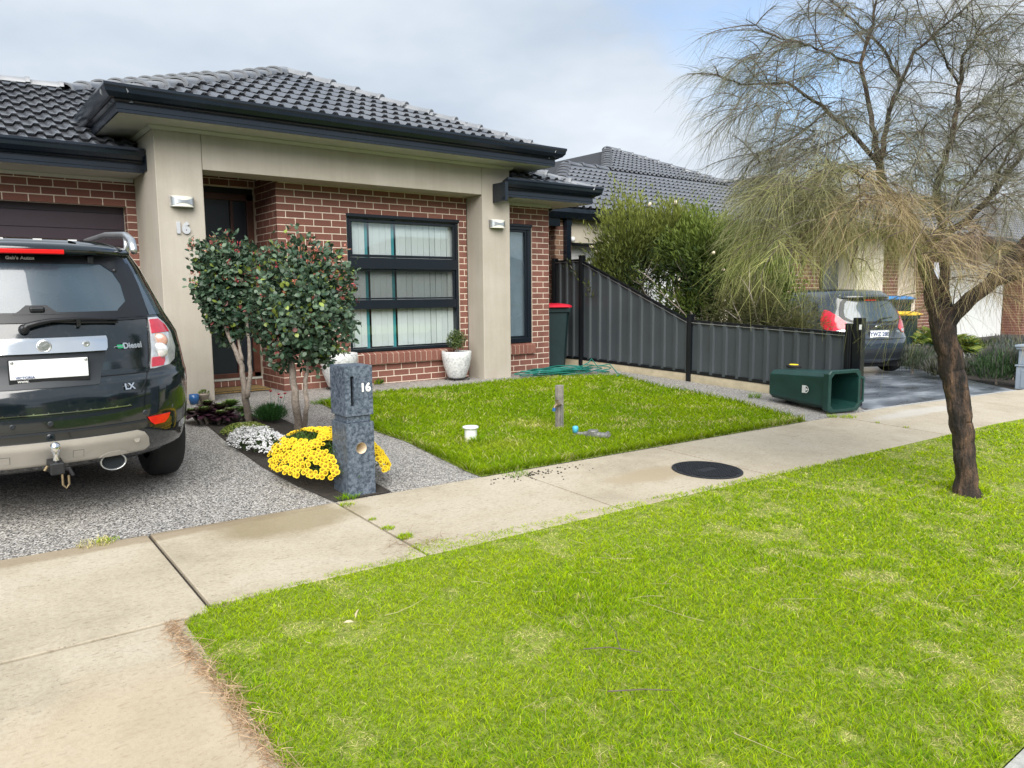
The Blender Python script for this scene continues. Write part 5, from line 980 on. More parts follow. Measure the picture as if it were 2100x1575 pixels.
dp = obj('downpipe', MB().box(5.60, 5.70, .95, 1.05, -.1, 2.52).box(5.585, 5.715, .94, 1.045, 2.38, 2.52), 'gutter', nh); obj('security_camera', MB().lathe([(0, -.05), (.035, -.045), (.045, 0), (.035, .045), (0, .05)], 14), 'white', nh, True, loc=(5.80, 1.02, 2.15))
# farther house at the edge of the picture
fh = thing('far_house', 'cream rendered house with brick pier and grey roof at the right edge', 'house')
obj('wall', MB().box(24, 36, .9, 1.2, -.8, 2.6).box(25.75, 36, .2, .9, -.8, 2.6), 'render2', fh); obj('garage_door', MB().box(20.6, 24.6, .7, .9, -.8, 2.0), 'white', fh)
fp_ = obj('brick_pier', MB().box(25.15, 25.75, .26, .86, -.8, 2.6), 'mortar', fh)
mb = MB()
for a, b_, za, zb in brick_cells(0, .6, -.8, 2.6, [], 0, -.8): mb.box(25.15+a, 25.15+b_, .25, .27, za, zb)
for a, b_, za, zb in brick_cells(0, .6, -.8, 2.6, [], .12, -.8): mb.box(25.14, 25.16, .26+a, .26+b_, za, zb)
o = obj('brick_courses', mb, 'brick_far', fp_); o['kind'] = 'stuff'
obj('upper_wall', MB().box(20.6, 25.1, .75, .9, 2.0, 2.6), 'render2', fh)
mb = MB(); mb.add([(19.8, -.4, 2.6), (37, -.4, 2.6), (37, 9, 2.6), (19.8, 9, 2.6), (24.4, 4.2, 4.5), (33, 4.2, 4.5)], [(0, 1, 5, 4), (1, 2, 5), (2, 3, 4, 5), (3, 0, 4)]); frf = obj('roof', mb, 'underlay', fh)
tiled_plane(frf, (19.8, -.4, 2.6), (1, 0, 0), (0, 1, 0), 52, 15, [((24.4, 4.2, 0), (-s2, s2, 0)), ((33, 4.2, 0), (s2, s2, 0))], 'tile2', stuff=True)
tiled_plane(frf, (19.8, 9, 2.6), (0, -1, 0), (1, 0, 0), 29, 15, [((24.4, 4.2, 0), (s2, -s2, 0)), ((24.4, 4.2, 0), (s2, s2, 0))], 'tile2', stuff=True)
obj('gutter', MB().sweep([(19.75, 9, 2.5), (19.75, -.45, 2.5), (37, -.45, 2.5)], [(0, 0), (0, .15), (.12, .16), (.12, .05)], False), 'gutter', fh)

# houses across the road, seen only as reflections in glass and paint
struct(obj('opposite_verge', MB().box(-120, 120, -60, -17.2, -.6, -.30), 'thatch'))
for i, (x0, x1, mt_, lb) in enumerate(((-31, -19, 'render2', 'cream house across the road, leftmost of the row'), (-16, -4, 'brick_far', 'brick house across the road behind the photographer'), (-1, 11, 'render', 'grey rendered house across the road, right of the brick one'), (14, 27, 'brick_far', 'brick house across the road at the right end of the row'))):
    h_ = thing('opposite_house', lb, 'house', ((x0+x1)/2, -25.5, -.3)); w = (x1-x0)/2
    obj('wall', MB().box(-w, w, -9, 0, 0, 2.7), mt_, h_); obj('roof', MB().add([(-w-.5, .5, 2.6), (w+.5, .5, 2.6), (w+.5, -9.5, 2.6), (-w-.5, -9.5, 2.6), (-w+4.5, -4.5, 4.9), (w-4.5, -4.5, 4.9)], [(0, 1, 5, 4), (1, 2, 5), (2, 3, 4, 5), (3, 0, 4), (0, 3, 2, 1)]), 'underlay', h_)
    for k in (-.55, .05): wv = obj('window', MB().box(w*k, w*k+1.8, 0, .05, .6, 2.1), 'frame', h_); obj('pane', MB().box(w*k+.06, w*k+1.74, .05, .055, .66, 2.04), 'car_glass', wv)
    obj('garage_door', MB().box(w*.45, w*.9, 0, .05, 0, 2.2), 'garage', h_)
# ---------------------------------------------------------------- vegetation
def unit(v): return v/np.maximum(np.linalg.norm(v, axis=1, keepdims=True), 1e-9)
def rdir(n): return unit(rng.normal(size=(n, 3)))
def blades(P, H, LEAN, WID, COLR, segs=2, base_dark=.5):
    """P (n,3) roots, H heights, LEAN (n,2) sideways travel of the tip, WID widths, COLR (n,3). Returns V,F,C"""
    n = len(P); WID = np.broadcast_to(WID, n); a = rng.uniform(0, 2*np.pi, n); side = np.stack([np.cos(a), np.sin(a), np.zeros(n)], 1); V = []; C_ = []
    ts = [0, .5, 1] if segs == 2 else [0, 1]
    for t in ts:
        c_ = P+np.stack([LEAN[:, 0]*t**1.6, LEAN[:, 1]*t**1.6, H*t*(1-.25*t)], 1); w = (WID*(1-.35*t)/2)[:, None]; sh = (base_dark+(1-base_dark)*min(1, t*1.5))  # root colour darkened to paint in the shade between blades
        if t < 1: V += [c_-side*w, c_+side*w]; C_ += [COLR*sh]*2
        else: V += [c_]; C_ += [COLR*sh]
    k = len(V); V = np.stack(V, 1).reshape(-1, 3); C_ = np.stack(C_, 1).reshape(-1, 3)
    f = np.array([[0, 1, 3], [0, 3, 2], [2, 3, 4]] if segs == 2 else [[0, 1, 2]]); F = (f[None]+np.arange(n)[:, None, None]*k).reshape(-1, 3); return V, F, C_
def leaves(P, D, N, L_, Wd, COLR, fold=.25):
    """oval leaves: root P, direction D, face normal N"""
    D = unit(D); S_ = unit(np.cross(D, N)); N = np.cross(S_, D); n = len(P); L_ = np.broadcast_to(L_, n)[:, None]; Wd = np.broadcast_to(Wd, n)[:, None]
    pts = [(0, 0, 0), (.35, -.45, fold), (.72, -.40, fold*.8), (1, 0, 0), (.72, .40, fold*.8), (.35, .45, fold)]
    V = np.stack([P+D*L_*t+S_*Wd*s_+N*Wd*z for t, s_, z in pts], 1).reshape(-1, 3)
    f = np.array([[0, 5, 1], [1, 5, 4], [1, 4, 2], [2, 4, 3]]); F = (f[None]+np.arange(n)[:, None, None]*6).reshape(-1, 3); return V, F, np.repeat(COLR, 6, 0)
def strands(P, D, L_, droop, wid, COLR, segs=4, curl=.0):
    n = len(P); D = unit(D); S_ = unit(np.cross(D, rdir(n))); L_ = np.broadcast_to(L_, n)[:, None]; droop = np.broadcast_to(droop, n)[:, None]; V = []; cu = rng.normal(size=(n, 3))*curl
    for i in range(segs+1):
        t = i/segs; c_ = P+D*L_*t+(np.array([[0, 0, -1]])*droop+cu)*L_*t*t; w = wid*(1-.55*t)/2; w = np.broadcast_to(w, n)[:, None]; V += [c_-S_*w, c_+S_*w]
    k = len(V); V = np.stack(V, 1).reshape(-1, 3); f = np.array([[2*i, 2*i+1, 2*i+3, 2*i+2] for i in range(segs)]); F = (f[None]+np.arange(n)[:, None, None]*k).reshape(-1, 4); return V, F, np.repeat(COLR, k, 0)
def cat(parts):
    V = []; F = []; C_ = []; o = 0
    for v, f, c_ in parts: V.append(v); F.append(f+o); C_.append(c_); o += len(v)
    return np.concatenate(V), np.concatenate(F), np.concatenate(C_)
def mixc(a, b_, t): t = np.asarray(t)[:, None]; return np.array(a)*(1-t)+np.array(b_)*t
def inside(poly, x, y):
    r_ = np.zeros(len(x), bool); n = len(poly)
    for i in range(n):
        (x0, y0), (x1, y1) = poly[i], poly[(i+1) % n]; c_ = (y0 > y) != (y1 > y); r_ ^= c_ & (x < (x1-x0)*(y-y0)/(y1-y0+1e-12)+x0)
    return r_
def edge_dist(poly, x, y):
    d = np.full(len(x), 9.)
    for i in range(len(poly)):
        a = np.array(poly[i]); b_ = np.array(poly[(i+1) % len(poly)]); ab = b_-a; t = np.clip(((x-a[0])*ab[0]+(y-a[1])*ab[1])/(ab@ab), 0, 1); d = np.minimum(d, np.hypot(x-a[0]-t*ab[0], y-a[1]-t*ab[1]))
    return d
G1, G2, G3, ST = (.28, .50, .004), (.55, .68, .010), (.16, .35, .006), (.82, .74, .32)
def scatter(poly, x0, x1, y0, y1, rho, pad=0):
    n = int((x1-x0)*(y1-y0)*rho); x = rng.uniform(x0, x1, n); y = rng.uniform(y0, y1, n); k = inside(poly, x, y); return x[k], y[k]
# verge
x, y = scatter([(-2.735, -5.97), (-2.66, -5.89), (-2.6, -5.86), (-2.3, -5.845), (-2.0, -5.82), (-1.62, -5.825), (-1.52, -5.72), (-1.48, -5.45), (-1.43, -5.47), (-1.38, -5.70), (-1.0, -5.78), (-.3, -5.80), (.57, -5.85), (1.25, -5.89), (2.28, -5.95), (4.16, -6.02), (9, -6.15), (9, -8.375), (-2.80, -8.375), (-2.755, -7.1), (-2.765, -6.5)], -2.8, 9, -8.45, -5.7, 19000)
d = np.hypot(x-CAM.x, y-CAM.y); keep = rng.uniform(size=len(x)) < np.clip((3.1/d)**1.7, .10, 1); x, y, d = x[keep], y[keep], d[keep]; n = len(x)
q = vnoise(x, y, 2.2, 1)*.30+vnoise(x, y, 7, 2)*.40+vnoise(x, y, 17, 3)*.30; lush = vnoise(x, y, 1.1, 4)
dry = np.clip((q-.585-.10*(lush-.5)+.03*np.clip(x+1.2, 0, 1.5))*8, 0, 1); near_edge = np.clip(1-(y-(-8.38))/.25, 0, 1)
far_ = np.clip((d-2.5)/4, 0, 1)
isdry = rng.uniform(size=n) < np.clip(dry*.8+.045+.03*far_, 0, .85)
c_ = mixc(G1, G2, np.clip(rng.uniform(size=n)*.75+.35*vnoise(x, y, 4, 6)-.05+.15*far_, 0, 1)); c_ = np.where((rng.uniform(size=n) < .18*(lush > .55))[:, None], np.array(G3), c_)
c_ = np.where(isdry[:, None], np.array(ST)*rng.uniform(.7, 1.2, (n, 1)), c_)*rng.uniform(.6, 1.3, (n, 1))
h = rng.uniform(.014, .033, n)*(1+.55*(lush-.4))*(1-.40*dry)*(1+.5*near_edge); h *= np.where(isdry, .6, 1); a = rng.uniform(0, 2*np.pi, n); ln = h*rng.uniform(.3, 1.5, n); ln = np.where(isdry, h*rng.uniform(1, 2.6, n), ln)
tuft = np.exp(-((x+1.2)**2+(y+6.75)**2)/.05)+np.exp(-((x-2.37)**2+(y+6.97)**2)/.03)+.8*np.exp(-((x+.05)**2+(y+7.0)**2)/.04); h *= 1+.6*tuft
wd = rng.uniform(.0020, .0036, n)*np.clip(d/3.2, .9, 3.0)
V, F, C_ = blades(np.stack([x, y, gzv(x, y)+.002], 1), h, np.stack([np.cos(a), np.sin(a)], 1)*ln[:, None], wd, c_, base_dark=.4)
tag(np_mesh('verge_grass', V, F, C_, 'grass'), 'bright patchy green grass of the verge between footpath and kerb', 'grass', kind='stuff')
# a few broad-leaved weeds and tufts in the verge
# front lawn
def lawn(poly, rho):
    xs = [p[0] for p in poly]; ys = [p[1] for p in poly]; x, y = scatter(poly, min(xs), max(xs), min(ys), max(ys), rho); d = np.hypot(x-CAM.x, y-CAM.y); k = rng.uniform(size=len(x)) < np.clip((5/d)**1.3, .2, 1); return x[k], y[k], d[k]
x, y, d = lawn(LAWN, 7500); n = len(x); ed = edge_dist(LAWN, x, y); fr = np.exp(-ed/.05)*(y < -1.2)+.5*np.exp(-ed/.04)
q = vnoise(x, y, 3, 11)*.5+vnoise(x, y, 8, 12)*.5; sp = np.exp(-((x-1.25)**2+(y+3.45)**2)/.05)+np.exp(-((x-.42)**2+(y+4.05)**2)/.05)*.8
isdry = rng.uniform(size=n) < np.clip((q-.60)*1.6, 0, .35)+.035
c_ = mixc((.17, .34, .004), (.40, .53, .010), np.clip(rng.uniform(size=n)*.8+.5*(vnoise(x, y, 2, 13)-.4), 0, 1)); c_ = mixc((0, 0, 0), (1, 1, 1), np.clip(sp*.5, 0, .6))*np.array((.50, .52, .06))+c_*(1-np.clip(sp*.5, 0, .6))[:, None]
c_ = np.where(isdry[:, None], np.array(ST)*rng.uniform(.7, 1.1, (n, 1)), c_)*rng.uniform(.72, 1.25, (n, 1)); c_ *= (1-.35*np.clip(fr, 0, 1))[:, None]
h = rng.uniform(.028, .058, n)*(1+.9*np.clip(fr, 0, 1)); h *= 1+1.0*np.exp(-((x-.28)**2+(y+3.80)**2)/.008); a = rng.uniform(0, 2*np.pi, n); ln = h*rng.uniform(.3, 1.3, n)
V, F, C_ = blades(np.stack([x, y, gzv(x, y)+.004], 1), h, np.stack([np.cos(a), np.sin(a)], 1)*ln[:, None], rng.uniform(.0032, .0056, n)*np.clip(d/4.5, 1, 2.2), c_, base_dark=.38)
tag(np_mesh('lawn_grass', V, F, C_, 'grass'), 'short green grass of the front lawn before the house', 'grass', kind='stuff')
# tufts in path joints and by kerb of the beds
def tuft_cloud(spots):
    X = []; H = []; K = []
    for (cx, cy, r_, h, n, k) in spots: aa = rng.uniform(0, 6.28, n); rr_ = r_*np.sqrt(rng.uniform(size=n)); X.append(np.stack([cx+rr_*np.cos(aa), cy+rr_*np.sin(aa)*.8], 1)); H.append(rng.uniform(.5, 1, n)*h); K.append(np.full(n, k))
    X = np.concatenate(X); H = np.concatenate(H); K = np.concatenate(K); n = len(X); a = rng.uniform(0, 6.28, n); c_ = np.where((K == 0)[:, None], mixc(G3, G1, rng.uniform(size=n)), np.where((K == 1)[:, None], mixc(G1, G2, rng.uniform(size=n)), np.array(ST)))*rng.uniform(.7, 1.2, (n, 1))
    return blades(np.concatenate([X, gzv(X[:, 0], X[:, 1])[:, None]+.006], 1), H, np.stack([np.cos(a), np.sin(a)], 1)*(H*rng.uniform(.3, 1.2, n))[:, None], rng.uniform(.003, .005, n), c_)
V, F, C_ = tuft_cloud([(-1.47, -4.86, .05, .04, 60, 1), (-1.47, -5.2, .025, .025, 40, 1), (-1.47, -5.40, .04, .03, 90, 1), (-1.46, -5.58, .05, .035, 160, 1), (-2.86, -4.74, .10, .04, 120, 2), (-2.8, -4.73, .06, .03, 60, 1), (.05, -1.17, .13, .09, 130, 0), (-.08, -1.2, .10, .07, 80, 0), (1.28, -.05, .07, .09, 60, 1), (4.44, -4.95, .10, .05, 120, 1), (4.75, -3.55, .10, .11, 90, 0), (4.30, -4.85, .06, .06, 60, 1), (4.4, -5.3, .03, .03, 30, 1), (4.4, -5.6, .04, .03, 30, 1), (-1.40, -4.72, .08, .05, 90, 0), (.28, -3.82, .07, .13, 90, 0), (1.36, -3.76, .08, .06, 60, 0), (2.37, -6.97, .16, .10, 220, 1), (-.12, -4.86, .12, .05, 80, 0)])
tag(np_mesh('stray_grass', V, F, C_, 'grass'), 'stray tufts of grass growing in path joints and bed edges', 'grass', kind='stuff')
# dry needles along the apron edge, dirt crumbs, twigs
n = 2600; y = rng.uniform(-8.3, -5.95, n); x = -2.745-.02*(y+7)/1+rng.normal(0, .018, n)+.05*(vnoise(y, y*0, 2.5, 5)-.5)-.005; a = np.where(rng.uniform(size=n) < .5, 1.57, -1.57)+rng.normal(0, .7, n); L_ = rng.uniform(.02, .075, n)
V1 = strands(np.stack([x, y, gzv(x, y)+rng.uniform(.008, .03, n)], 1), np.stack([np.cos(a), np.sin(a), np.zeros(n)], 1), L_, 0, .0022, mixc((.26, .15, .085), (.60, .44, .28), rng.uniform(size=n)), 3, .25)
n = 260; x = rng.uniform(-2.4, 2.5, n); y = rng.uniform(-8.2, -5.8, n); a = rng.uniform(0, 6.28, n)
V2 = strands(np.stack([x, y, gzv(x, y)+.035], 1), np.stack([np.cos(a), np.sin(a), rng.normal(0, .1, n)], 1), rng.uniform(.04, .16, n), 0, .0022, mixc((.30, .24, .13), (.48, .42, .25), rng.uniform(size=n)), 3, .3)
n = 60; x = rng.normal(-1.45, .12, n); y = rng.normal(-5.72, .05, n); a = rng.uniform(0, 6.28, n)
V3 = strands(np.stack([x, y, gzv(x, y)+.02], 1), np.stack([np.cos(a), np.sin(a), np.zeros(n)], 1), rng.uniform(.04, .12, n), 0, .002, mixc((.2, .11, .06), (.36, .25, .15), rng.uniform(size=n)), 3, .3)
V, F, C_ = cat([V1, V2, V3]); tag(np_mesh('needle_litter', V, F, C_, 'softleaf'), 'dry brown needles littered along the edge of the verge', 'litter', kind='stuff')
mb = MB(); random.seed(3)
for k in range(85):
    x, y = random.gauss(.02, .22), -4.86-abs(random.gauss(0, .09)); s_ = random.uniform(.003, .010); z = gz(x, y)+.008; mb.add([(x-s_, y-s_*.7, z), (x+s_, y-s_*.5, z), (x+s_*.6, y+s_, z), (x-s_*.6, y+s_*.8, z), (x, y, z+s_)], [(0, 1, 4), (1, 2, 4), (2, 3, 4), (3, 0, 4)])
tag(obj('soil_crumbs', mb, 'soil', None), 'crumbs of dark soil spilled from the lawn corner onto the path', 'soil', kind='stuff')
def twig(label, pts, r_, side=None):
    mb = MB().tube([gp(x, y, .04+z) for x, y, z in pts], [r_*(1-.6*i/len(pts)) for i in range(len(pts))], 6)
    if side: mb.tube([gp(x, y, .04+z) for x, y, z in side], r_*.6, 5)
    return tag(obj('fallen_twig', mb, 'twig', None), label, 'twig')
def gpx(x, y, dz=0):                                       # ground point under a spot of the photograph
    d_ = ray(x, y); t = 1.0
    while t < 40 and (CAM+d_*t).z > gz(*(CAM+d_*t).xy): t += .005
    p = CAM+d_*t; return (p.x, p.y, dz)
twig('thin dark forked twig lying on the verge grass', [gpx(1196, 1352, .0), gpx(1250, 1353, .01), gpx(1315, 1358, 0)], .0026, [gpx(1272, 1353, .0), gpx(1262, 1325, .02), gpx(1250, 1305, .01)])
twig('long straight grey twig lying near the bottom of the verge grass', [gpx(1246, 1441, 0), gpx(1320, 1440, .005), gpx(1378, 1438, 0)], .0028)
lp = np.array(gpx(730, 1290)); lp[2] = gz(lp[0], lp[1])+.045; V, F, C_ = leaves(np.array([lp, lp+np.array([-.02, -.03, 0])]), np.array([[.5, .5, .3], [-.7, .2, .1]]), np.array([[-.5, .2, .8], [.2, -.5, .8]]), np.array([.055, .045]), .014, np.array([[.62, .52, .36]]*2), .5)
tag(np_mesh('dry_leaf', V, F, C_, 'softleaf'), 'dry pale curled leaf lying on the verge grass', 'leaf')

# ---------------------------------------------------------------- the two standard trees by the letterbox
def shape_pts(n, c, rad, power=.42, low=-1., seed=0, bumps=.14, taper=0):
    D = rdir(n*3+40); D = D[D[:, 2] > low][:n]; n = len(D); u = rng.uniform(size=n)**power
    b_ = 1+bumps*(vnoise(D[:, 0]*2+D[:, 2], D[:, 1]*2-D[:, 2], 2.2, seed)-.5)*2+bumps*.6*(vnoise(D[:, 0]*3-D[:, 1], D[:, 2]*3+D[:, 1], 4.5, seed+1)-.5)*2
    P = D*(u*b_)[:, None]*np.array(rad); f = 1+taper*np.clip(P[:, 2]/rad[2], -1, 1); P[:, 0] *= f; P[:, 1] *= f; return P+np.array(c), D, u
def standard_tree(label, base, stems, crown_c, rad, nl, seed, taper, low=-.95):
    t = thing('standard_tree', label, 'tree', base, group='standard trees in the garden bed'); B = np.array(base)
    mb = MB()
    for pts, r0, r1 in stems:
        P_ = [Vector(p)-Vector(base) for p in pts]; k = len(P_); Q = []
        for i in range(k-1):
            for j in range(4): Q.append(P_[i].lerp(P_[i+1], j/4)+Vector((random.gauss(0, .004), random.gauss(0, .004), 0)))
        Q.append(P_[-1]); mb.tube(Q, [r0+(r1-r0)*i/(len(Q)-1)+random.uniform(-.0015, .002) for i in range(len(Q))], 9)
    obj('trunk', mb, 'bark2', t, True)
    P, D, u = shape_pts(nl, np.array(crown_c)-B, rad, .40, low, seed, .24, taper); k = vnoise(P[:, 0]*2+P[:, 2], P[:, 1]*2-P[:, 2], 4.2, seed+5) > .27; P, D, u = P[k], D[k], u[k]; n = len(P)
    dirs = unit(D*.55+rdir(n)*.8+np.array([0, 0, .25])); nrm = unit(D*.9+rdir(n)*.55+np.array([0, 0, .75]))
    g = vnoise(P[:, 0]*1.3+P[:, 2], P[:, 1]*1.3, 7, seed); c_ = mixc((.022, .055, .030), (.115, .175, .105), np.clip(rng.uniform(size=n)*.8+.5*(g-.5)+.1*(P[:, 2]-crown_c[2]+B[2])/rad[2], 0, 1))
    yl = rng.uniform(size=n) < .07; c_ = np.where(yl[:, None], np.array((.20, .26, .045))*rng.uniform(.7, 1.2, (n, 1)), c_); rs = rng.uniform(size=n) < .015; c_ = np.where(rs[:, None], np.array((.20, .06, .05)), c_)
    A = leaves(P, dirs, nrm, rng.uniform(.042, .062, n), rng.uniform(.032, .044, n), c_, .16)
    # red new growth in star-like tips on the outside
    k = 40; Pt, Dt, _ = shape_pts(k, np.array(crown_c)-B, np.array(rad)*1.04, .02, .05, seed, .15, taper); k = len(Pt); Pt = np.repeat(Pt, 8, 0)+rng.normal(0, .012, (k*8, 3)); Dt = unit(np.repeat(Dt, 8, 0)*.8+rdir(k*8)*.8+np.array([0, 0, .3]))
    cc = np.repeat(mixc((.42, .03, .06), (.50, .20, .12), rng.uniform(size=k)), 8, 0)*rng.uniform(.6, 1.2, (k*8, 1)); Bq = leaves(Pt, Dt, rdir(k*8), rng.uniform(.018, .034, k*8), .010, cc, .2)
    V, F, C_ = cat([A, Bq]); o = np_mesh('crown', V, F, C_, 'leaf', t); o['kind'] = 'stuff'; return t
DA, DB = 7.15, 6.55
A0, B0 = gp(-1.06, -1.84, -.03), gp(-.87, -2.62, -.03)
aw = lambda x, y, dd: at(x, y, dd)
standard_tree('slim standard tree with two pale stems and red tipped leaves, nearer the front door', A0, [([A0, aw(502, 800, DA), aw(497, 750, DA), aw(470, 690, DA), aw(445, 620, DA), aw(425, 570, DA)], .036, .010), ([aw(507, 815, DA), aw(513, 770, DA), aw(512, 720, DA+.05), aw(505, 640, DA+.05)], .024, .012), ([aw(497, 740, DA), aw(490, 705, DA+.04), aw(485, 640, DA+.1)], .016, .009)], at(466, 595, DA+.05), (.29, .29, .50), 5200, 21, .40)
standard_tree('bushy standard tree with rounded crown on two stems behind the yellow daisies', B0, [([B0, aw(607, 820, DB), aw(597, 745, DB), aw(590, 690, DB), aw(588, 620, DB)], .038, .018), ([B0+Vector((.05, .02, 0)), aw(628, 830, DB), aw(626, 780, DB), aw(633, 735, DB), aw(650, 680, DB)], .024, .012), ([aw(590, 690, DB), aw(570, 650, DB), aw(548, 600, DB)], .014, .007), ([aw(590, 680, DB), aw(625, 640, DB), aw(660, 590, DB)], .014, .007)], at(622, 628, DB), (.45, .45, .57), 9500, 31, .10)

# ---------------------------------------------------------------- plants of the bed
fl = MB(); cols = []
for k in range(12):
    a = 2*math.pi*k/12; c0, s0 = math.cos(a), math.sin(a); pl, pw = .024, .0062
    P_ = [(c0*.006-s0*pw*.6, s0*.006+c0*pw*.6, .002), (c0*.006+s0*pw*.6, s0*.006-c0*pw*.6, .002), (c0*pl*.8+s0*pw, s0*pl*.8-c0*pw, .006), (c0*pl, s0*pl, .004), (c0*pl*.8-s0*pw, s0*pl*.8+c0*pw, .006)]
    fl.add(P_, [(0, 1, 2, 3, 4)]); cols += [(.35, .14, .02), (.35, .14, .02), (.95, .72, .02), (.95, .78, .05), (.95, .72, .02)]
o0 = len(fl.v); fl.lathe([(.0085, .003), (.0075, .0065), (.0045, .007), (0, .008)], 10); cols += [(.03, .014, .012)]*20+[(.55, .34, .02)]*20
def col_mesh(name, mb, cols, mat):
    me = mesh_of(name, mb); a = me.color_attributes.new('Col', 'FLOAT_COLOR', 'POINT'); a.data.foreach_set('color', [v for c_ in cols for v in (*c_, 1)]); me.materials.append(M[mat]); return me
FLW = col_mesh('flower', fl, cols, 'petal')
yd = thing('daisy_bush', 'mound of bright yellow daisies with dark eyes around the foot of the letterbox', 'flowers', gp(-1.27, -4.12))
def mound(cx, cy, rx, ry, h, n, seed):
    a = rng.uniform(0, 6.28, n); r_ = np.sqrt(rng.uniform(size=n)); x, y = r_*np.cos(a), r_*np.sin(a); b_ = 1+.18*(vnoise(x, y, 2.5, seed)-.5); z = h*np.sqrt(np.clip(1-(r_*.96)**2.4, 0, 1))*b_
    return np.stack([x*rx, y*ry, z], 1), unit(np.stack([x*1.1, y*1.1, .25+z/h*1.2], 1))
P, N_ = mound(0, 0, .36, .60, .33, 5200, 3); n = len(P); u = rng.uniform(.55, 1.0, n)[:, None]; P = P*u
V, F, C_ = leaves(P, unit(N_+rdir(n)*.9), unit(N_+rdir(n)*.6), rng.uniform(.02, .04, n), .008, mixc((.022, .06, .010), (.08, .15, .02), rng.uniform(size=n)))
o = np_mesh('foliage', V, F, C_, 'softleaf', yd); o['kind'] = 'stuff'
P, N_ = mound(0, 0, .375, .62, .345, 4200, 3); kept = []
for p, q in zip(P, N_):
    w = vnoise(np.array([p[0]]), np.array([p[1]]), 4.5, 9)[0]
    if w < .23 or (p[2] < .06 and random.random() < .4) or p[1] > .35 or (p[1] < -.27 and -.16 < p[0] < .14) or any((p[0]-k[0])**2+(p[1]-k[1])**2+(p[2]-k[2])**2 < .021**2 for k, _ in kept): continue
    kept.append((p, q))
    if len(kept) >= 640: break
mbF = MB(); colF = []
for ii, (p, q) in enumerate(kept):
    nn = (Vector(q)+Vector((-.25, -.55, .15))+Vector((random.gauss(0, .28), random.gauss(0, .28), random.gauss(0, .25)))).normalized(); s_ = random.uniform(.66, .98); e_ = nn.to_track_quat('Z', 'Y').to_euler()
    if ii < 300: f_ = link('flower', FLW, None, yd, p, e_); f_.scale = (s_, s_, s_*random.uniform(.8, 2.2))
    else:
        mm = Matrix.LocRotScale(Vector(p), e_, Vector((s_, s_, s_))); mbF.add([mm @ Vector(v) for v in fl.v], fl.f); colF += cols
if colF: o = link('flower_mass', col_mesh('flower_mass', mbF, colF, 'petal'), None, yd); o['kind'] = 'stuff'
wf = thing('candytuft', 'low mat of small white flowers along the driveway side of the bed', 'flowers', gp(-1.38, -2.98))
P, N_ = mound(0, 0, .20, .44, .15, 1800, 5); n = len(P); V, F, C_ = leaves(P*rng.uniform(.5, .95, (n, 1)), unit(N_+rdir(n)), unit(N_+rdir(n)*.5), .025, .007, mixc((.02, .05, .012), (.06, .12, .02), rng.uniform(size=n))); np_mesh('foliage', V, F, C_, 'softleaf', wf)['kind'] = 'stuff'
P, N_ = mound(0, 0, .205, .45, .16, 420, 5); k = 7; Pc = np.repeat(P, k, 0)+rng.normal(0, .007, (len(P)*k, 3)); n = len(Pc); V, F, C_ = leaves(Pc, rdir(n)*np.array([1, 1, .3]), unit(np.repeat(N_, k, 0)+rdir(n)*.35), .016, .014, np.full((n, 3), .80)*rng.uniform(.85, 1, (n, 1)), .1); np_mesh('flower_heads', V, F, C_, 'petal', wf)['kind'] = 'stuff'
def rosette(parent, c, r_, seed, dark=True, tilt=(0, 0, 1)):
    parts = []; k = 46; a = np.arange(k)*2.4; lv = np.linspace(0, 1, k); el = 1.4-1.75*lv; D = np.stack([np.cos(a)*np.cos(el), np.sin(a)*np.cos(el), np.sin(el)], 1); N_ = np.stack([-np.cos(a)*np.sin(el), -np.sin(a)*np.sin(el), np.cos(el)], 1)
    col = mixc((.13, .20, .05), (.045, .016, .028), np.clip(lv*2.2-.25, 0, 1)) if dark else mixc((.17, .26, .06), (.06, .12, .04), lv)
    return leaves(np.tile(np.array(c), (k, 1)), D, N_, r_*(.35+.65*lv), r_*.42, col*rng.uniform(.8, 1.2, (k, 1)), .12)
for label, cx, cy, spots, dk in (('dark purple rosette succulents at the house end of the bed', -1.38, -1.72, [(-.08, -.05, .11, .18), (.09, .04, .12, .17), (-.01, .17, .12, .16), (-.15, .12, .09, .15), (.04, -.16, .09, .14), (.14, -.09, .10, .13), (-.02, .05, .17, .14)], True), ('green rosette succulent behind the purple ones beside the slim standard tree', -1.17, -1.66, [(0, .02, .14, .17), (.10, -.09, .09, .14)], False)):
    t = thing('succulent', label, 'plant', gp(cx, cy)); mb = MB()
    for i, (x, y, z, r_) in enumerate(spots): V, F, C_ = rosette(t, (x, y, z), r_, i, dk); np_mesh('rosette', V, F, C_, 'leaf', t, True); mb.tube([(x*.6, y*.6, -.02), (x, y, z+.01)], .014, 7)
    obj('stem', mb, 'bark2', t)
dn = thing('pinks_clump', 'fine green mound with a few red flowers beside the slim standard tree', 'plant', gp(-.90, -1.98)); P, N_ = mound(0, 0, .19, .22, .20, 3200, 8); n = len(P); V, F, C_ = blades(P*rng.uniform(.3, .9, (n, 1)), rng.uniform(.03, .07, n), (N_[:, :2]*.04+rng.normal(0, .02, (n, 2))), .004, mixc((.015, .06, .012), (.05, .15, .03), rng.uniform(size=n))); np_mesh('foliage', V, F, C_, 'softleaf', dn)['kind'] = 'stuff'
for x, y, z in ((.02, .02, .31), (.11, .05, .27), (.15, -.01, .28), (.09, -.06, .25)):
    f_ = obj('flower', MB().lathe([(0, -.01), (.006, -.006), (.019, .006), (.012, .007), (0, .006)], 9, (x, y, z)), 'lid_red', dn); obj('stalk', MB().tube([(x*.7, y*.7, .1), (x, y, z-.005)], .002, 5), 'hose', f_)
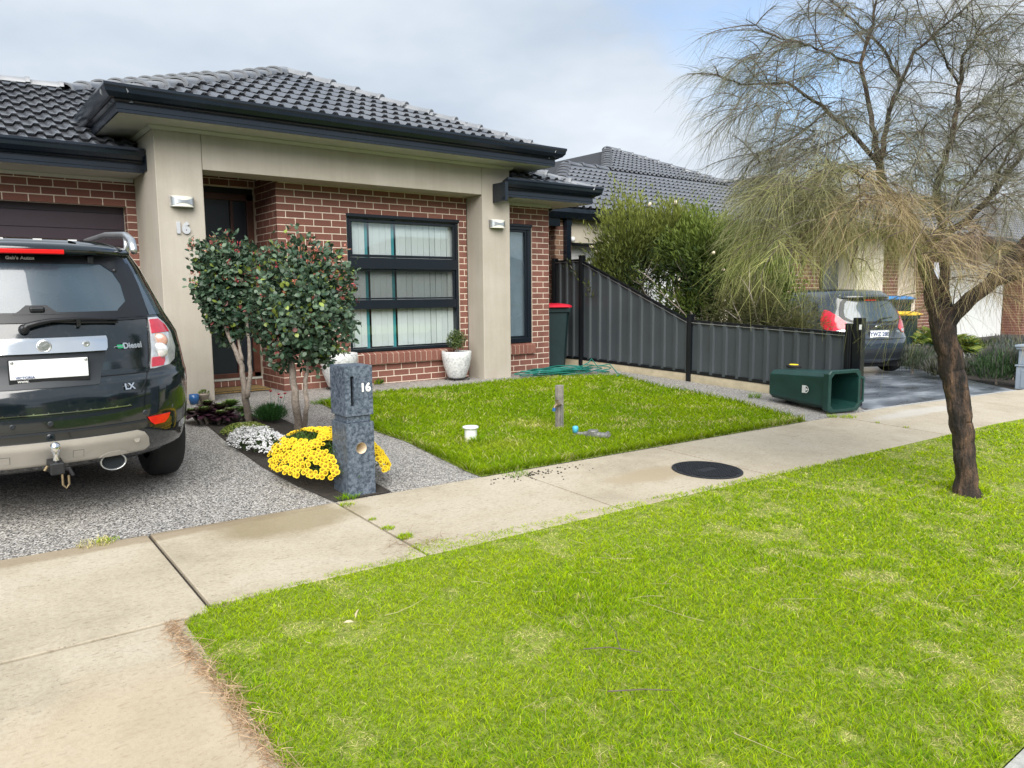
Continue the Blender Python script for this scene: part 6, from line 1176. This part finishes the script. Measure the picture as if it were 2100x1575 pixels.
sd_ = thing('stonecrop', 'pale yellow green groundcover succulent in front of the slim standard tree', 'plant', gp(-1.28, -2.38)); P, N_ = mound(0, 0, .20, .24, .09, 1400, 6); n = len(P); V, F, C_ = leaves(P, unit(N_+rdir(n)*.7), unit(N_+rdir(n)*.5), .022, .014, mixc((.06, .13, .02), (.26, .27, .06), rng.uniform(size=n)), .2); np_mesh('foliage', V, F, C_, 'leaf', sd_)['kind'] = 'stuff'
# pot plants
bb = thing('box_ball', 'small clipped box ball growing in the pot beside the column', 'plant', gp(2.44, -.225, .36)); P, D, u = shape_pts(1500, (0, 0, .21), (.135, .135, .14), .5, -.9, 44, .12); n = len(P); V, F, C_ = leaves(P, unit(D+rdir(n)*.8), unit(D+rdir(n)*.5+np.array([0, 0, .4])), .022, .014, mixc((.02, .05, .012), (.13, .17, .035), rng.uniform(size=n)**1.6), .2); np_mesh('foliage', V, F, C_, 'leaf', bb)['kind'] = 'stuff'; obj('stem', MB().tube([(0, 0, .0), (.005, 0, .12)], .01, 6), 'bark2', bb)
b2 = thing('pot_plant', 'low leafy plant in the pot behind the letterbox', 'plant', gp(.62, -.27, .40)); P, N_ = mound(0, 0, .15, .15, .08, 260, 4); n = len(P); V, F, C_ = leaves(P, unit(N_+rdir(n)), unit(N_+rdir(n)*.4), .03, .02, mixc((.03, .08, .015), (.16, .20, .04), rng.uniform(size=n))); np_mesh('foliage', V, F, C_, 'leaf', b2)['kind'] = 'stuff'
P, N_ = mound(0, 0, .05, .05, .05, 70, 2); n = len(P); V, F, C_ = leaves(P+np.array([0, 0, .08]), unit(N_+rdir(n)*.6), unit(N_+rdir(n)*.4), .03, .012, mixc((.05, .10, .02), (.16, .2, .05), rng.uniform(size=n))); np_mesh('succulent', V, F, C_, 'leaf', sp1)
tag(np_mesh('wall_weed', *(lambda q: (q[0], q[1], q[2]))(leaves(np.tile(np.array([[1.30, -.04, gz(1.3, -.4)+.005]]), (14, 1)), unit(rdir(14)*np.array([1, .5, .3])+np.array([0, -.3, .7])), rdir(14), .09, .03, mixc((.05, .11, .02), (.10, .17, .03), rng.uniform(size=14)))), 'softleaf'), 'small green weed growing at the foot of the wall under the window', 'plant')

# ---------------------------------------------------------------- shrubs behind the fence
def grow(mb, p, d, L_, r_, depth, tips, spread=.55, up=.15, segs=4, n=3, minr=.003):
    pts = [p]; q = p
    for i in range(segs): d = (d+Vector((random.gauss(0, .12), random.gauss(0, .12), random.gauss(0, .08)+up*.12))).normalized(); q = q+d*(L_/segs); pts.append(q)
    mb.tube(pts, [max(minr, r_*(1-.45*i/segs)) for i in range(segs+1)], 6, False); tips.append((pts[-2], d)); tips.append((q, d))
    if depth > 0:
        for k in range(n):
            b_ = pts[random.randint(1, segs)]; e_ = (d+Vector((random.gauss(0, spread), random.gauss(0, spread), random.gauss(up, spread*.6)))).normalized(); grow(mb, b_, e_, L_*random.uniform(.55, .8), r_*.55, depth-1, tips, spread, up, segs, n, minr)
def shrub(name, label, base, crowns, nl, leafL, leafW, cA, cB, stems, seed, upb=.5, flowers=0):
    random.seed(seed); t = thing(name, label, 'shrub', base); mb = MB(); tips = []
    for d, L_ in stems: grow(mb, Vector((0, 0, -.05)), Vector(d).normalized(), L_, .03, 2, tips, .5, .25)
    obj('branches', mb, 'bark2', t, True); parts = []
    for c, rad, w in crowns:
        m_ = int(nl*w); P, D, u = shape_pts(m_, c, rad, .55, -1, seed, .35, 0); n = len(P); k = vnoise(P[:, 0]*1.5+P[:, 2], P[:, 1]*1.5+P[:, 2]*.7, 3.2, seed) > .26; P, D = P[k], D[k]; n = len(P)
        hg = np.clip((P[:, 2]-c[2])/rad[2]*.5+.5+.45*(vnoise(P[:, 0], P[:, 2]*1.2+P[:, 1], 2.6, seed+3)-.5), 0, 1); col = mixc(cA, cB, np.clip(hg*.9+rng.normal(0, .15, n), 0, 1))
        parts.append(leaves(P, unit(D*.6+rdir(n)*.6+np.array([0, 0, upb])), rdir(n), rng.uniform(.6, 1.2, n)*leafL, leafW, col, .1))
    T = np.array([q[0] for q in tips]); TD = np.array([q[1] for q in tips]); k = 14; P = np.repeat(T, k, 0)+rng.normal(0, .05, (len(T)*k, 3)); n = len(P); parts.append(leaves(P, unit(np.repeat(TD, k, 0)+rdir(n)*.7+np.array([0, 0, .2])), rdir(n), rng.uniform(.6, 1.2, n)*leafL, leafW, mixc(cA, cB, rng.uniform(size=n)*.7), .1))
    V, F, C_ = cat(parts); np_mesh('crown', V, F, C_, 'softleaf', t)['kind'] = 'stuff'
    for i in range(flowers):
        c, rad, w = random.choice(crowns); P, D, u = shape_pts(1, c, np.array(rad)*.98, .02, .0, seed, .1); p = Vector(P[0]); d = (Vector(D[0])+Vector((-.5, -.6, .2))).normalized(); obj('flower_spike', MB().lathe([(0, -.05), (.022, -.045), (.026, 0), (.022, .045), (0, .05)], 8), 'cream_pipe', t, True, loc=p, rot=d.to_track_quat('Z', 'Y').to_euler())
    return t
shrub('bottlebrush', 'tall bottlebrush with pale flower spikes behind the high end of the fence', gp(6.35, .05), [((-.10, .0, 2.0), (.72, .72, 1.0), .40), ((.55, -.45, 2.2), (.70, .70, .65), .34), ((-.35, .25, 1.35), (.55, .55, .7), .26)], 30000, .10, .020, (.022, .042, .016), (.19, .215, .04), [((-.2, 0, 1), 1.4), ((.15, -.2, 1), 1.5), ((.5, -.3, 1), 1.3), ((-.4, .2, 1), 1.2)], 51, .8, 9)
shrub('bottlebrush', 'broad dark bottlebrush beside the taller one, in front of the white garage door', gp(6.75, -1.35), [((0, .1, 1.85), (.85, .85, .75), .5), ((.35, -.5, 1.35), (.7, .7, .75), .35), ((-.2, .3, 1.1), (.6, .6, .5), .15)], 34000, .10, .022, (.015, .035, .013), (.15, .20, .03), [((.1, 0, 1), 1.3), ((-.3, -.2, 1), 1.2), ((.4, -.4, .9), 1.2), ((.2, .4, 1), 1.2)], 52, .5, 7)
shrub('wispy_shrub', 'wispy olive brown shrub rising just behind the low fence panel', gp(6.30, -2.55), [((0, 0, 1.05), (.55, .60, .55), .55), ((.05, -.5, .8), (.40, .45, .5), .3), ((.2, .6, .95), (.5, .5, .6), .15)], 26000, .08, .007, (.05, .055, .022), (.14, .14, .05), [((0, 0, 1), .9), ((.2, -.4, 1), .9), ((-.1, .4, 1), .9)], 53, .4)
# lavender mounds, strappy grasses and cycad by the far driveway
def lav(label, x, y, r_, h, seed, cA=(.06, .085, .055), cB=(.17, .215, .13), n=2600, tipc=(.11, .11, .10)):
    t = thing('lavender', label, 'shrub', gp(x, y)); P, N_ = mound(0, 0, r_, r_, h, n, seed); m_ = len(P); u = rng.uniform(.45, 1, (m_, 1)); V1 = blades(P*u, rng.uniform(.06, .14, m_), N_[:, :2]*.06+rng.normal(0, .025, (m_, 2)), .010, mixc(cA, cB, rng.uniform(size=m_)))
    P, N_ = mound(0, 0, r_, r_, h*1.02, n//9, seed); m_ = len(P); V2 = blades(P, rng.uniform(.10, .18, m_), N_[:, :2]*.07, .012, np.array(tipc)*rng.uniform(.7, 1.6, (m_, 1))); V, F, C_ = cat([V1, V2]); np_mesh('foliage', V, F, C_, 'softleaf', t)['kind'] = 'stuff'; obj('stem', MB().tube([(0, 0, -.03), (.02, 0, h*.5)], .02, 6), 'bark2', t); return t
lav('grey green lavender mound beside the rear of the hatchback', 10.35, -2.95, .55, .46, 61); lav('lavender mound at the driveway corner left of the street tree trunk', 9.9, -3.75, .42, .38, 62, (.05, .06, .035), (.14, .15, .08)); lav('green lavender mound right of the street tree trunk at the path edge', 10.05, -4.40, .46, .52, 63, (.04, .085, .035), (.13, .22, .09)); lav('silvery lavender mound behind the green one near the pale letterbox', 11.2, -4.25, .55, .66, 64, (.07, .10, .09), (.19, .24, .2)); lav('dark leafy mound farther behind the lavender', 12.4, -3.6, .7, .62, 65, (.03, .06, .03), (.10, .15, .05))
def strappy(name, label, x, y, n, L_, el, cA, cB, w=.03):
    t = thing(name, label, 'plant', gp(x, y)); a = rng.uniform(0, 6.28, n); e_ = rng.uniform(el[0], el[1], n); D = np.stack([np.cos(a)*np.cos(e_), np.sin(a)*np.cos(e_), np.sin(e_)], 1); V, F, C_ = strands(np.tile(np.array([[0, 0, .05]]), (n, 1)), D, rng.uniform(.7, 1.1, n)*L_, .35, w, mixc(cA, cB, rng.uniform(size=n)), 6); np_mesh('leaves', V, F, C_, 'softleaf', t); return t
strappy('strap_plant', 'yellow green strappy grass clump below the brick pier', 13.3, -3.4, 170, .85, (.5, 1.4), (.16, .18, .04), (.40, .38, .10)); strappy('strap_plant', 'dark strappy clump in front of the yellow one', 12.5, -4.2, 120, .6, (.4, 1.3), (.05, .09, .03), (.2, .24, .07))
def cycad(label, x, y, n, L_, seed):
    t = thing('cycad', label, 'plant', gp(x, y)); parts = []; mb = MB(); random.seed(seed)
    for i in range(n):
        a = random.uniform(0, 6.28); el = random.uniform(.25, 1.25); D = Vector((math.cos(a)*math.cos(el), math.sin(a)*math.cos(el), math.sin(el))); sd_v = D.cross(Vector((0, 0, 1))).normalized(); pts = [D*(L_*k/8)+Vector((0, 0, .35-.55*(k/8)**2*L_)) for k in range(9)]; mb.tube(pts, .008, 4)
        for k in range(26):
            s_ = .15+.85*k/26; j = min(7, int(s_*8)); p = pts[j].lerp(pts[j+1], s_*8-j)
            for sg in (-1, 1): parts.append((p, sd_v*sg+D*.5+Vector((0, 0, .25)), .30*(1.05-s_*.6)))
    obj('frond_stalks', mb, 'hose', t); P = np.array([q[0] for q in parts]); D = np.array([q[1] for q in parts]); m_ = len(P); V, F, C_ = strands(P, D, np.array([q[2] for q in parts]), .15, .022, mixc((.05, .10, .015), (.22, .25, .04), rng.uniform(size=m_)), 2); np_mesh('leaflets', V, F, C_, 'softleaf', t)['kind'] = 'stuff'; obj('trunk', MB().lathe([(.16, -.05), (.15, .3), (.08, .4), (0, .42)], 12), 'bark', t); return t
cycad('yellow green cycad with arching fronds behind the hatchback', 12.6, -2.35, 26, 1.15, 71); cycad('smaller low cycad in front of the larger one', 11.5, -3.1, 18, .75, 72)
# ---------------------------------------------------------------- weeping she-oak on the verge
oak = thing('sheoak_tree', 'weeping she-oak street tree with dark furrowed trunk and thin drooping needles on the verge', 'tree', gp(2.30, -6.99, -.05)); OB = np.array(oak.location); random.seed(91)
def ap(x, y, d=5.3): return at(x, y, d)-oak.location
BRN = []                                                   # branch polylines (points, r0, r1)
def limb(px, r0, r1, jitter=.006, dd=0):
    P_ = [ap(x, y, d+dd) for x, y, d in px]; Q = []
    for i in range(len(P_)-1):
        k = max(2, int((P_[i+1]-P_[i]).length/.06))
        for j in range(k): Q.append(P_[i].lerp(P_[i+1], j/k)+Vector((random.gauss(0, jitter), random.gauss(0, jitter), random.gauss(0, jitter))))
    Q.append(P_[-1]); BRN.append((Q, r0*.64, r1*.64)); return Q
trunk = [(1984, 1020, 5.3), (1979, 940, 5.3), (1970, 850, 5.31), (1955, 760, 5.32), (1940, 690, 5.32), (1932, 640, 5.33)]
TK = limb(trunk, .075, .10, .005)
limb([(1925, 660, 5.33), (1905, 580, 5.33), (1885, 520, 5.36), (1868, 455, 5.38), (1845, 415, 5.4), (1812, 385, 5.42), (1803, 348, 5.42)], .085, .042)
limb([(1940, 650, 5.33), (1938, 560, 5.4), (1930, 475, 5.45), (1920, 400, 5.5), (1935, 330, 5.5), (1957, 268, 5.5), (1968, 180, 5.5), (1975, 118, 5.5), (2004, 75, 5.5), (2050, 62, 5.5)], .06, .012)
limb([(1945, 660, 5.3), (1990, 610, 5.22), (2030, 580, 5.18), (2062, 540, 5.15), (2110, 490, 5.1), (2180, 400, 5.05), (2260, 330, 5.0)], .085, .03)
limb([(2020, 590, 5.2), (2070, 570, 5.1), (2120, 556, 5.0), (2200, 530, 4.9)], .045, .02)
limb([(1938, 480, 5.45), (1985, 450, 5.5), (2028, 408, 5.55), (2080, 340, 5.6), (2130, 270, 5.6)], .045, .014)
limb([(1803, 348, 5.42), (1792, 260, 5.4), (1775, 178, 5.4), (1764, 128, 5.4), (1784, 71, 5.4), (1795, 7, 5.4), (1800, -60, 5.4)], .036, .008)
limb([(1803, 348, 5.42), (1821, 232, 5.45), (1845, 171, 5.48), (1825, 118, 5.5), (1779, 64, 5.5), (1736, 32, 5.5), (1690, -10, 5.5)], .034, .006)
limb([(1800, 330, 5.42), (1746, 271, 5.35), (1696, 229, 5.3), (1654, 193, 5.25), (1614, 171, 5.2), (1521, 173, 5.15), (1471, 157, 5.1), (1425, 150, 5.1)], .028, .004)
limb([(1764, 128, 5.4), (1743, 129, 5.4), (1690, 108, 5.3), (1636, 86, 5.2), (1571, 68, 5.15), (1530, 40, 5.1)], .016, .004)
limb([(1845, 171, 5.48), (1875, 107, 5.45), (1936, 54, 5.4), (1993, 4, 5.4), (2040, -50, 5.4)], .02, .005)
limb([(1812, 385, 5.42), (1740, 345, 5.3), (1670, 360, 5.2), (1600, 420, 5.1), (1570, 470, 5.05)], .022, .006)
limb([(1845, 415, 5.4), (1770, 400, 5.2), (1720, 430, 5.1), (1690, 500, 5.0)], .022, .006)
limb([(1868, 455, 5.38), (1800, 450, 5.1), (1760, 490, 4.95), (1745, 550, 4.9)], .02, .006)
limb([(1696, 229, 5.3), (1640, 280, 5.3), (1585, 300, 5.3), (1540, 345, 5.3)], .012, .004)
limb([(1746, 271, 5.35), (1690, 300, 5.5), (1620, 330, 5.6)], .012, .004)
limb([(1957, 268, 5.5), (2000, 220, 5.6), (2060, 180, 5.7), (2130, 150, 5.7)], .014, .005); limb([(1930, 475, 5.45), (1980, 380, 5.2), (2040, 300, 5.1), (2100, 250, 5.0)], .018, .006); limb([(1968, 180, 5.5), (1930, 110, 5.6), (1890, 40, 5.7), (1870, -30, 5.7)], .014, .005); limb([(2028, 408, 5.55), (2060, 330, 5.3), (2110, 220, 5.3), (2150, 100, 5.3)], .016, .005); limb([(2004, 75, 5.5), (2060, 30, 5.5), (2100, -20, 5.5)], .01, .004)
def bark_mesh(Q, r0, r1, n, flare=0):                               # ridged bark
    mb = MB(); rows = []; k = len(Q)
    for i, p in enumerate(Q):
        d = (Q[min(i+1, k-1)]-Q[max(i-1, 0)]).normalized(); x = d.cross(Vector((.3, 1, .1))).normalized(); y = d.cross(x); r_ = r0+(r1-r0)*i/(k-1)
        rows.append([p+(x*math.cos(a)+y*math.sin(a))*r_*(1+.13*mnoise.noise(Vector((math.cos(a)*1.6, math.sin(a)*1.6, i*.05)))+.11*mnoise.noise(Vector((math.cos(a)*6, math.sin(a)*6, i*.11)))+.05*mnoise.noise(Vector((math.cos(a)*14, math.sin(a)*14, i*.4)))+flare*.55*max(0, 1-i/(k*.14))**2) for a in [2*math.pi*j/n for j in range(n)]])
    return mb.grid(rows, True)
tq = []
for i in range(len(TK)-1):
    for j in range(4): tq.append(TK[i].lerp(TK[i+1], j/4))
tq.append(TK[-1]); obj('trunk', bark_mesh(tq, .061, .083, 44, 1), 'bark', oak, True)
mb = MB()
for Q, r0, r1 in BRN[1:]:
    if r0 > .04: bm_ = bark_mesh(Q, r0, r1, 18); mb.add(bm_.v, bm_.f)
    else: mb.tube(Q, [r0+(r1-r0)*i/(len(Q)-1) for i in range(len(Q))], 7)
obj('limbs', mb, 'bark', oak, True)
# side twigs, then drooping needles along them
TW_ = []; mb = MB()
zone = lambda P_: None
for Q, r0, r1 in BRN[1:]:
    for i in range(1, len(Q)-1):
        r_ = r0+(r1-r0)*i/(len(Q)-1)
        if r_ > .055: continue
        for _ in range(2 if r_ < .03 else 1):
            if random.random() > .62: continue
            d = (Q[i+1]-Q[i]).normalized(); e_ = (d*.55+Vector((random.gauss(0, .7), random.gauss(0, .7), random.gauss(.25, .45)))).normalized(); L_ = random.uniform(.16, .48); pts = [Q[i]]; q = Q[i]
            for s_ in range(5): e_ = (e_+Vector((random.gauss(0, .1), random.gauss(0, .1), -.13))).normalized(); q = q+e_*(L_/5); pts.append(q)
            mb.tube(pts, [.0045, .004, .0035, .003, .0025, .002], 4, False); TW_.append(pts)
    tail = Q[len(Q)//3:] if r1 < .008 else []
    if tail: TW_.append(tail)
obj('twigs', mb, 'twig', oak)['kind'] = 'stuff'
Pn, Dn = [], []
for pts in TW_:
    for a, b_ in zip(pts[:-1], pts[1:]):
        for _ in range(9 if len(pts) == 6 else 8): Pn.append(a.lerp(b_, random.random())); Dn.append((b_-a).normalized())
Pn, Dn = np.array(Pn), np.array(Dn); n = len(Pn)
wz = Pn[:, 2]+OB[2]; low = np.clip((2.2-wz)/.7, 0, 1)      # lower growth is longer and yellower
RV = np.array([_r.x, _r.y, _r.z]); side = Pn@RV
D = unit(Dn*.9+rdir(n)*.75+np.array([0, 0, -.05])); L_ = rng.uniform(.12, .30, n)*(1+.2*low)
cA = mixc((.13, .125, .10), (.25, .23, .18), rng.uniform(size=n)); gr = rng.uniform(size=n) < .35; cA = np.where(gr[:, None], mixc((.085, .115, .065), (.17, .20, .11), rng.uniform(size=n)), cA)
cB = np.where((side < -.22)[:, None], mixc((.17, .19, .06), (.38, .37, .13), rng.uniform(size=n)), mixc((.24, .18, .10), (.50, .40, .22), rng.uniform(size=n)))
V1 = strands(Pn, D, L_, .35+.25*low, .0019, mixc((0, 0, 0), (1, 1, 1), low)*cB+cA*(1-low)[:, None], 4, .12)
mb = MB()
def skirt(cx, cy, rx, ry, dep, ntw, per, cA, cB, L0, L1, out=(-.5, 0), tl=.32):
    P, D, K = [], [], []; RVv, UP = Vector(RV), Vector((0, 0, 1))
    for i in range(ntw):
        t = random.uniform(0, 6.28); rr = math.sqrt(random.random()); p = ap(cx+rx*rr*math.cos(t), cy+ry*rr*math.sin(t), dep+random.gauss(0, .22)); d = (RVv*(out[0]+random.gauss(0, .45))+Vector((_f.x, _f.y, 0))*random.gauss(0, .5)+UP*(out[1]+random.gauss(.15, .3))).normalized(); pts = [p]; kk = random.random()
        for s_ in range(5): d = (d+Vector((random.gauss(0, .12), random.gauss(0, .12), -.20))).normalized(); p = p+d*(tl*random.uniform(.7, 1.2)/5); pts.append(p)
        mb.tube(pts, [.0035, .003, .003, .0025, .002, .0015], 4, False)
        for _ in range(per): j = random.randint(0, 4); P.append(pts[j].lerp(pts[j+1], random.random())); D.append((pts[j+1]-pts[j]).normalized()); K.append(kk)
    P, D, K = np.array(P), np.array(D), np.array(K); m_ = len(P)
    return strands(P, unit(D*.8+rdir(m_)*.6), rng.uniform(L0, L1, m_), .42, .0021, mixc(cA, cB, np.clip(K*.75+rng.normal(0, .17, m_)+.1, 0, 1)), 4, .12)
OL, OY, TA, TB, GA, GB = (.13, .14, .07), (.36, .35, .16), (.24, .18, .10), (.58, .46, .25), (.12, .125, .085), (.26, .25, .17)
SK = [skirt(1680, 375, 115, 50, 5.1, 58, 32, OL, OY, .14, .30, (-.5, 0)), skirt(1635, 420, 80, 55, 5.05, 44, 32, OL, OY, .14, .30, (-.6, 0)), skirt(1705, 440, 65, 45, 5.0, 28, 28, OL, OY, .14, .28, (-.3, 0)), skirt(1605, 495, 45, 40, 5.0, 16, 26, (.16, .18, .06), (.46, .46, .17), .14, .28, (-.7, .0)),
      skirt(1795, 410, 85, 40, 4.95, 44, 32, TA, TB, .14, .28, (-.1, 0), .28), skirt(1875, 490, 50, 50, 4.9, 16, 24, TA, TB, .16, .34, (0, 0)), skirt(1980, 490, 55, 22, 5.1, 26, 30, (.17, .12, .08), (.34, .25, .17), .10, .24, (0, 0), .2), skirt(2060, 545, 60, 22, 5.0, 16, 24, TA, TB, .10, .26, (0, 0), .2),
      skirt(1650, 315, 110, 50, 5.3, 40, 32, GA, GB, .14, .28, (-.5, .05)), skirt(1650, 125, 120, 45, 5.25, 44, 26, (.10, .125, .08), GB, .12, .26, (-.8, .05)), skirt(1560, 205, 80, 45, 5.15, 29, 30, GA, GB, .14, .28, (-.7, -.1)), skirt(1700, 240, 80, 60, 5.3, 30, 26, (.10, .11, .08), (.22, .21, .15), .12, .26, (-.4, 0)),
      skirt(1980, 290, 120, 110, 5.4, 83, 35, GA, GB, .12, .28, (.1, .15)), skirt(1900, 90, 150, 90, 5.5, 54, 30, GA, GB, .12, .28, (0, .35)), skirt(2080, 130, 80, 110, 5.4, 51, 30, GA, GB, .12, .28, (.2, .25)), skirt(1890, 310, 70, 70, 5.3, 32, 30, GA, (.30, .28, .17), .12, .28, (0, .05)), skirt(1760, 25, 120, 50, 5.4, 27, 30, GA, GB, .12, .26, (-.2, .35)), skirt(2060, 400, 70, 50, 5.3, 35, 30, GA, GB, .12, .26, (0, .05))]
obj('fine_twigs', mb, 'twig', oak)['kind'] = 'stuff'
V, F, C_ = cat([V1]+SK); np_mesh('needles', V, F, C_, 'softleaf', oak)['kind'] = 'stuff'
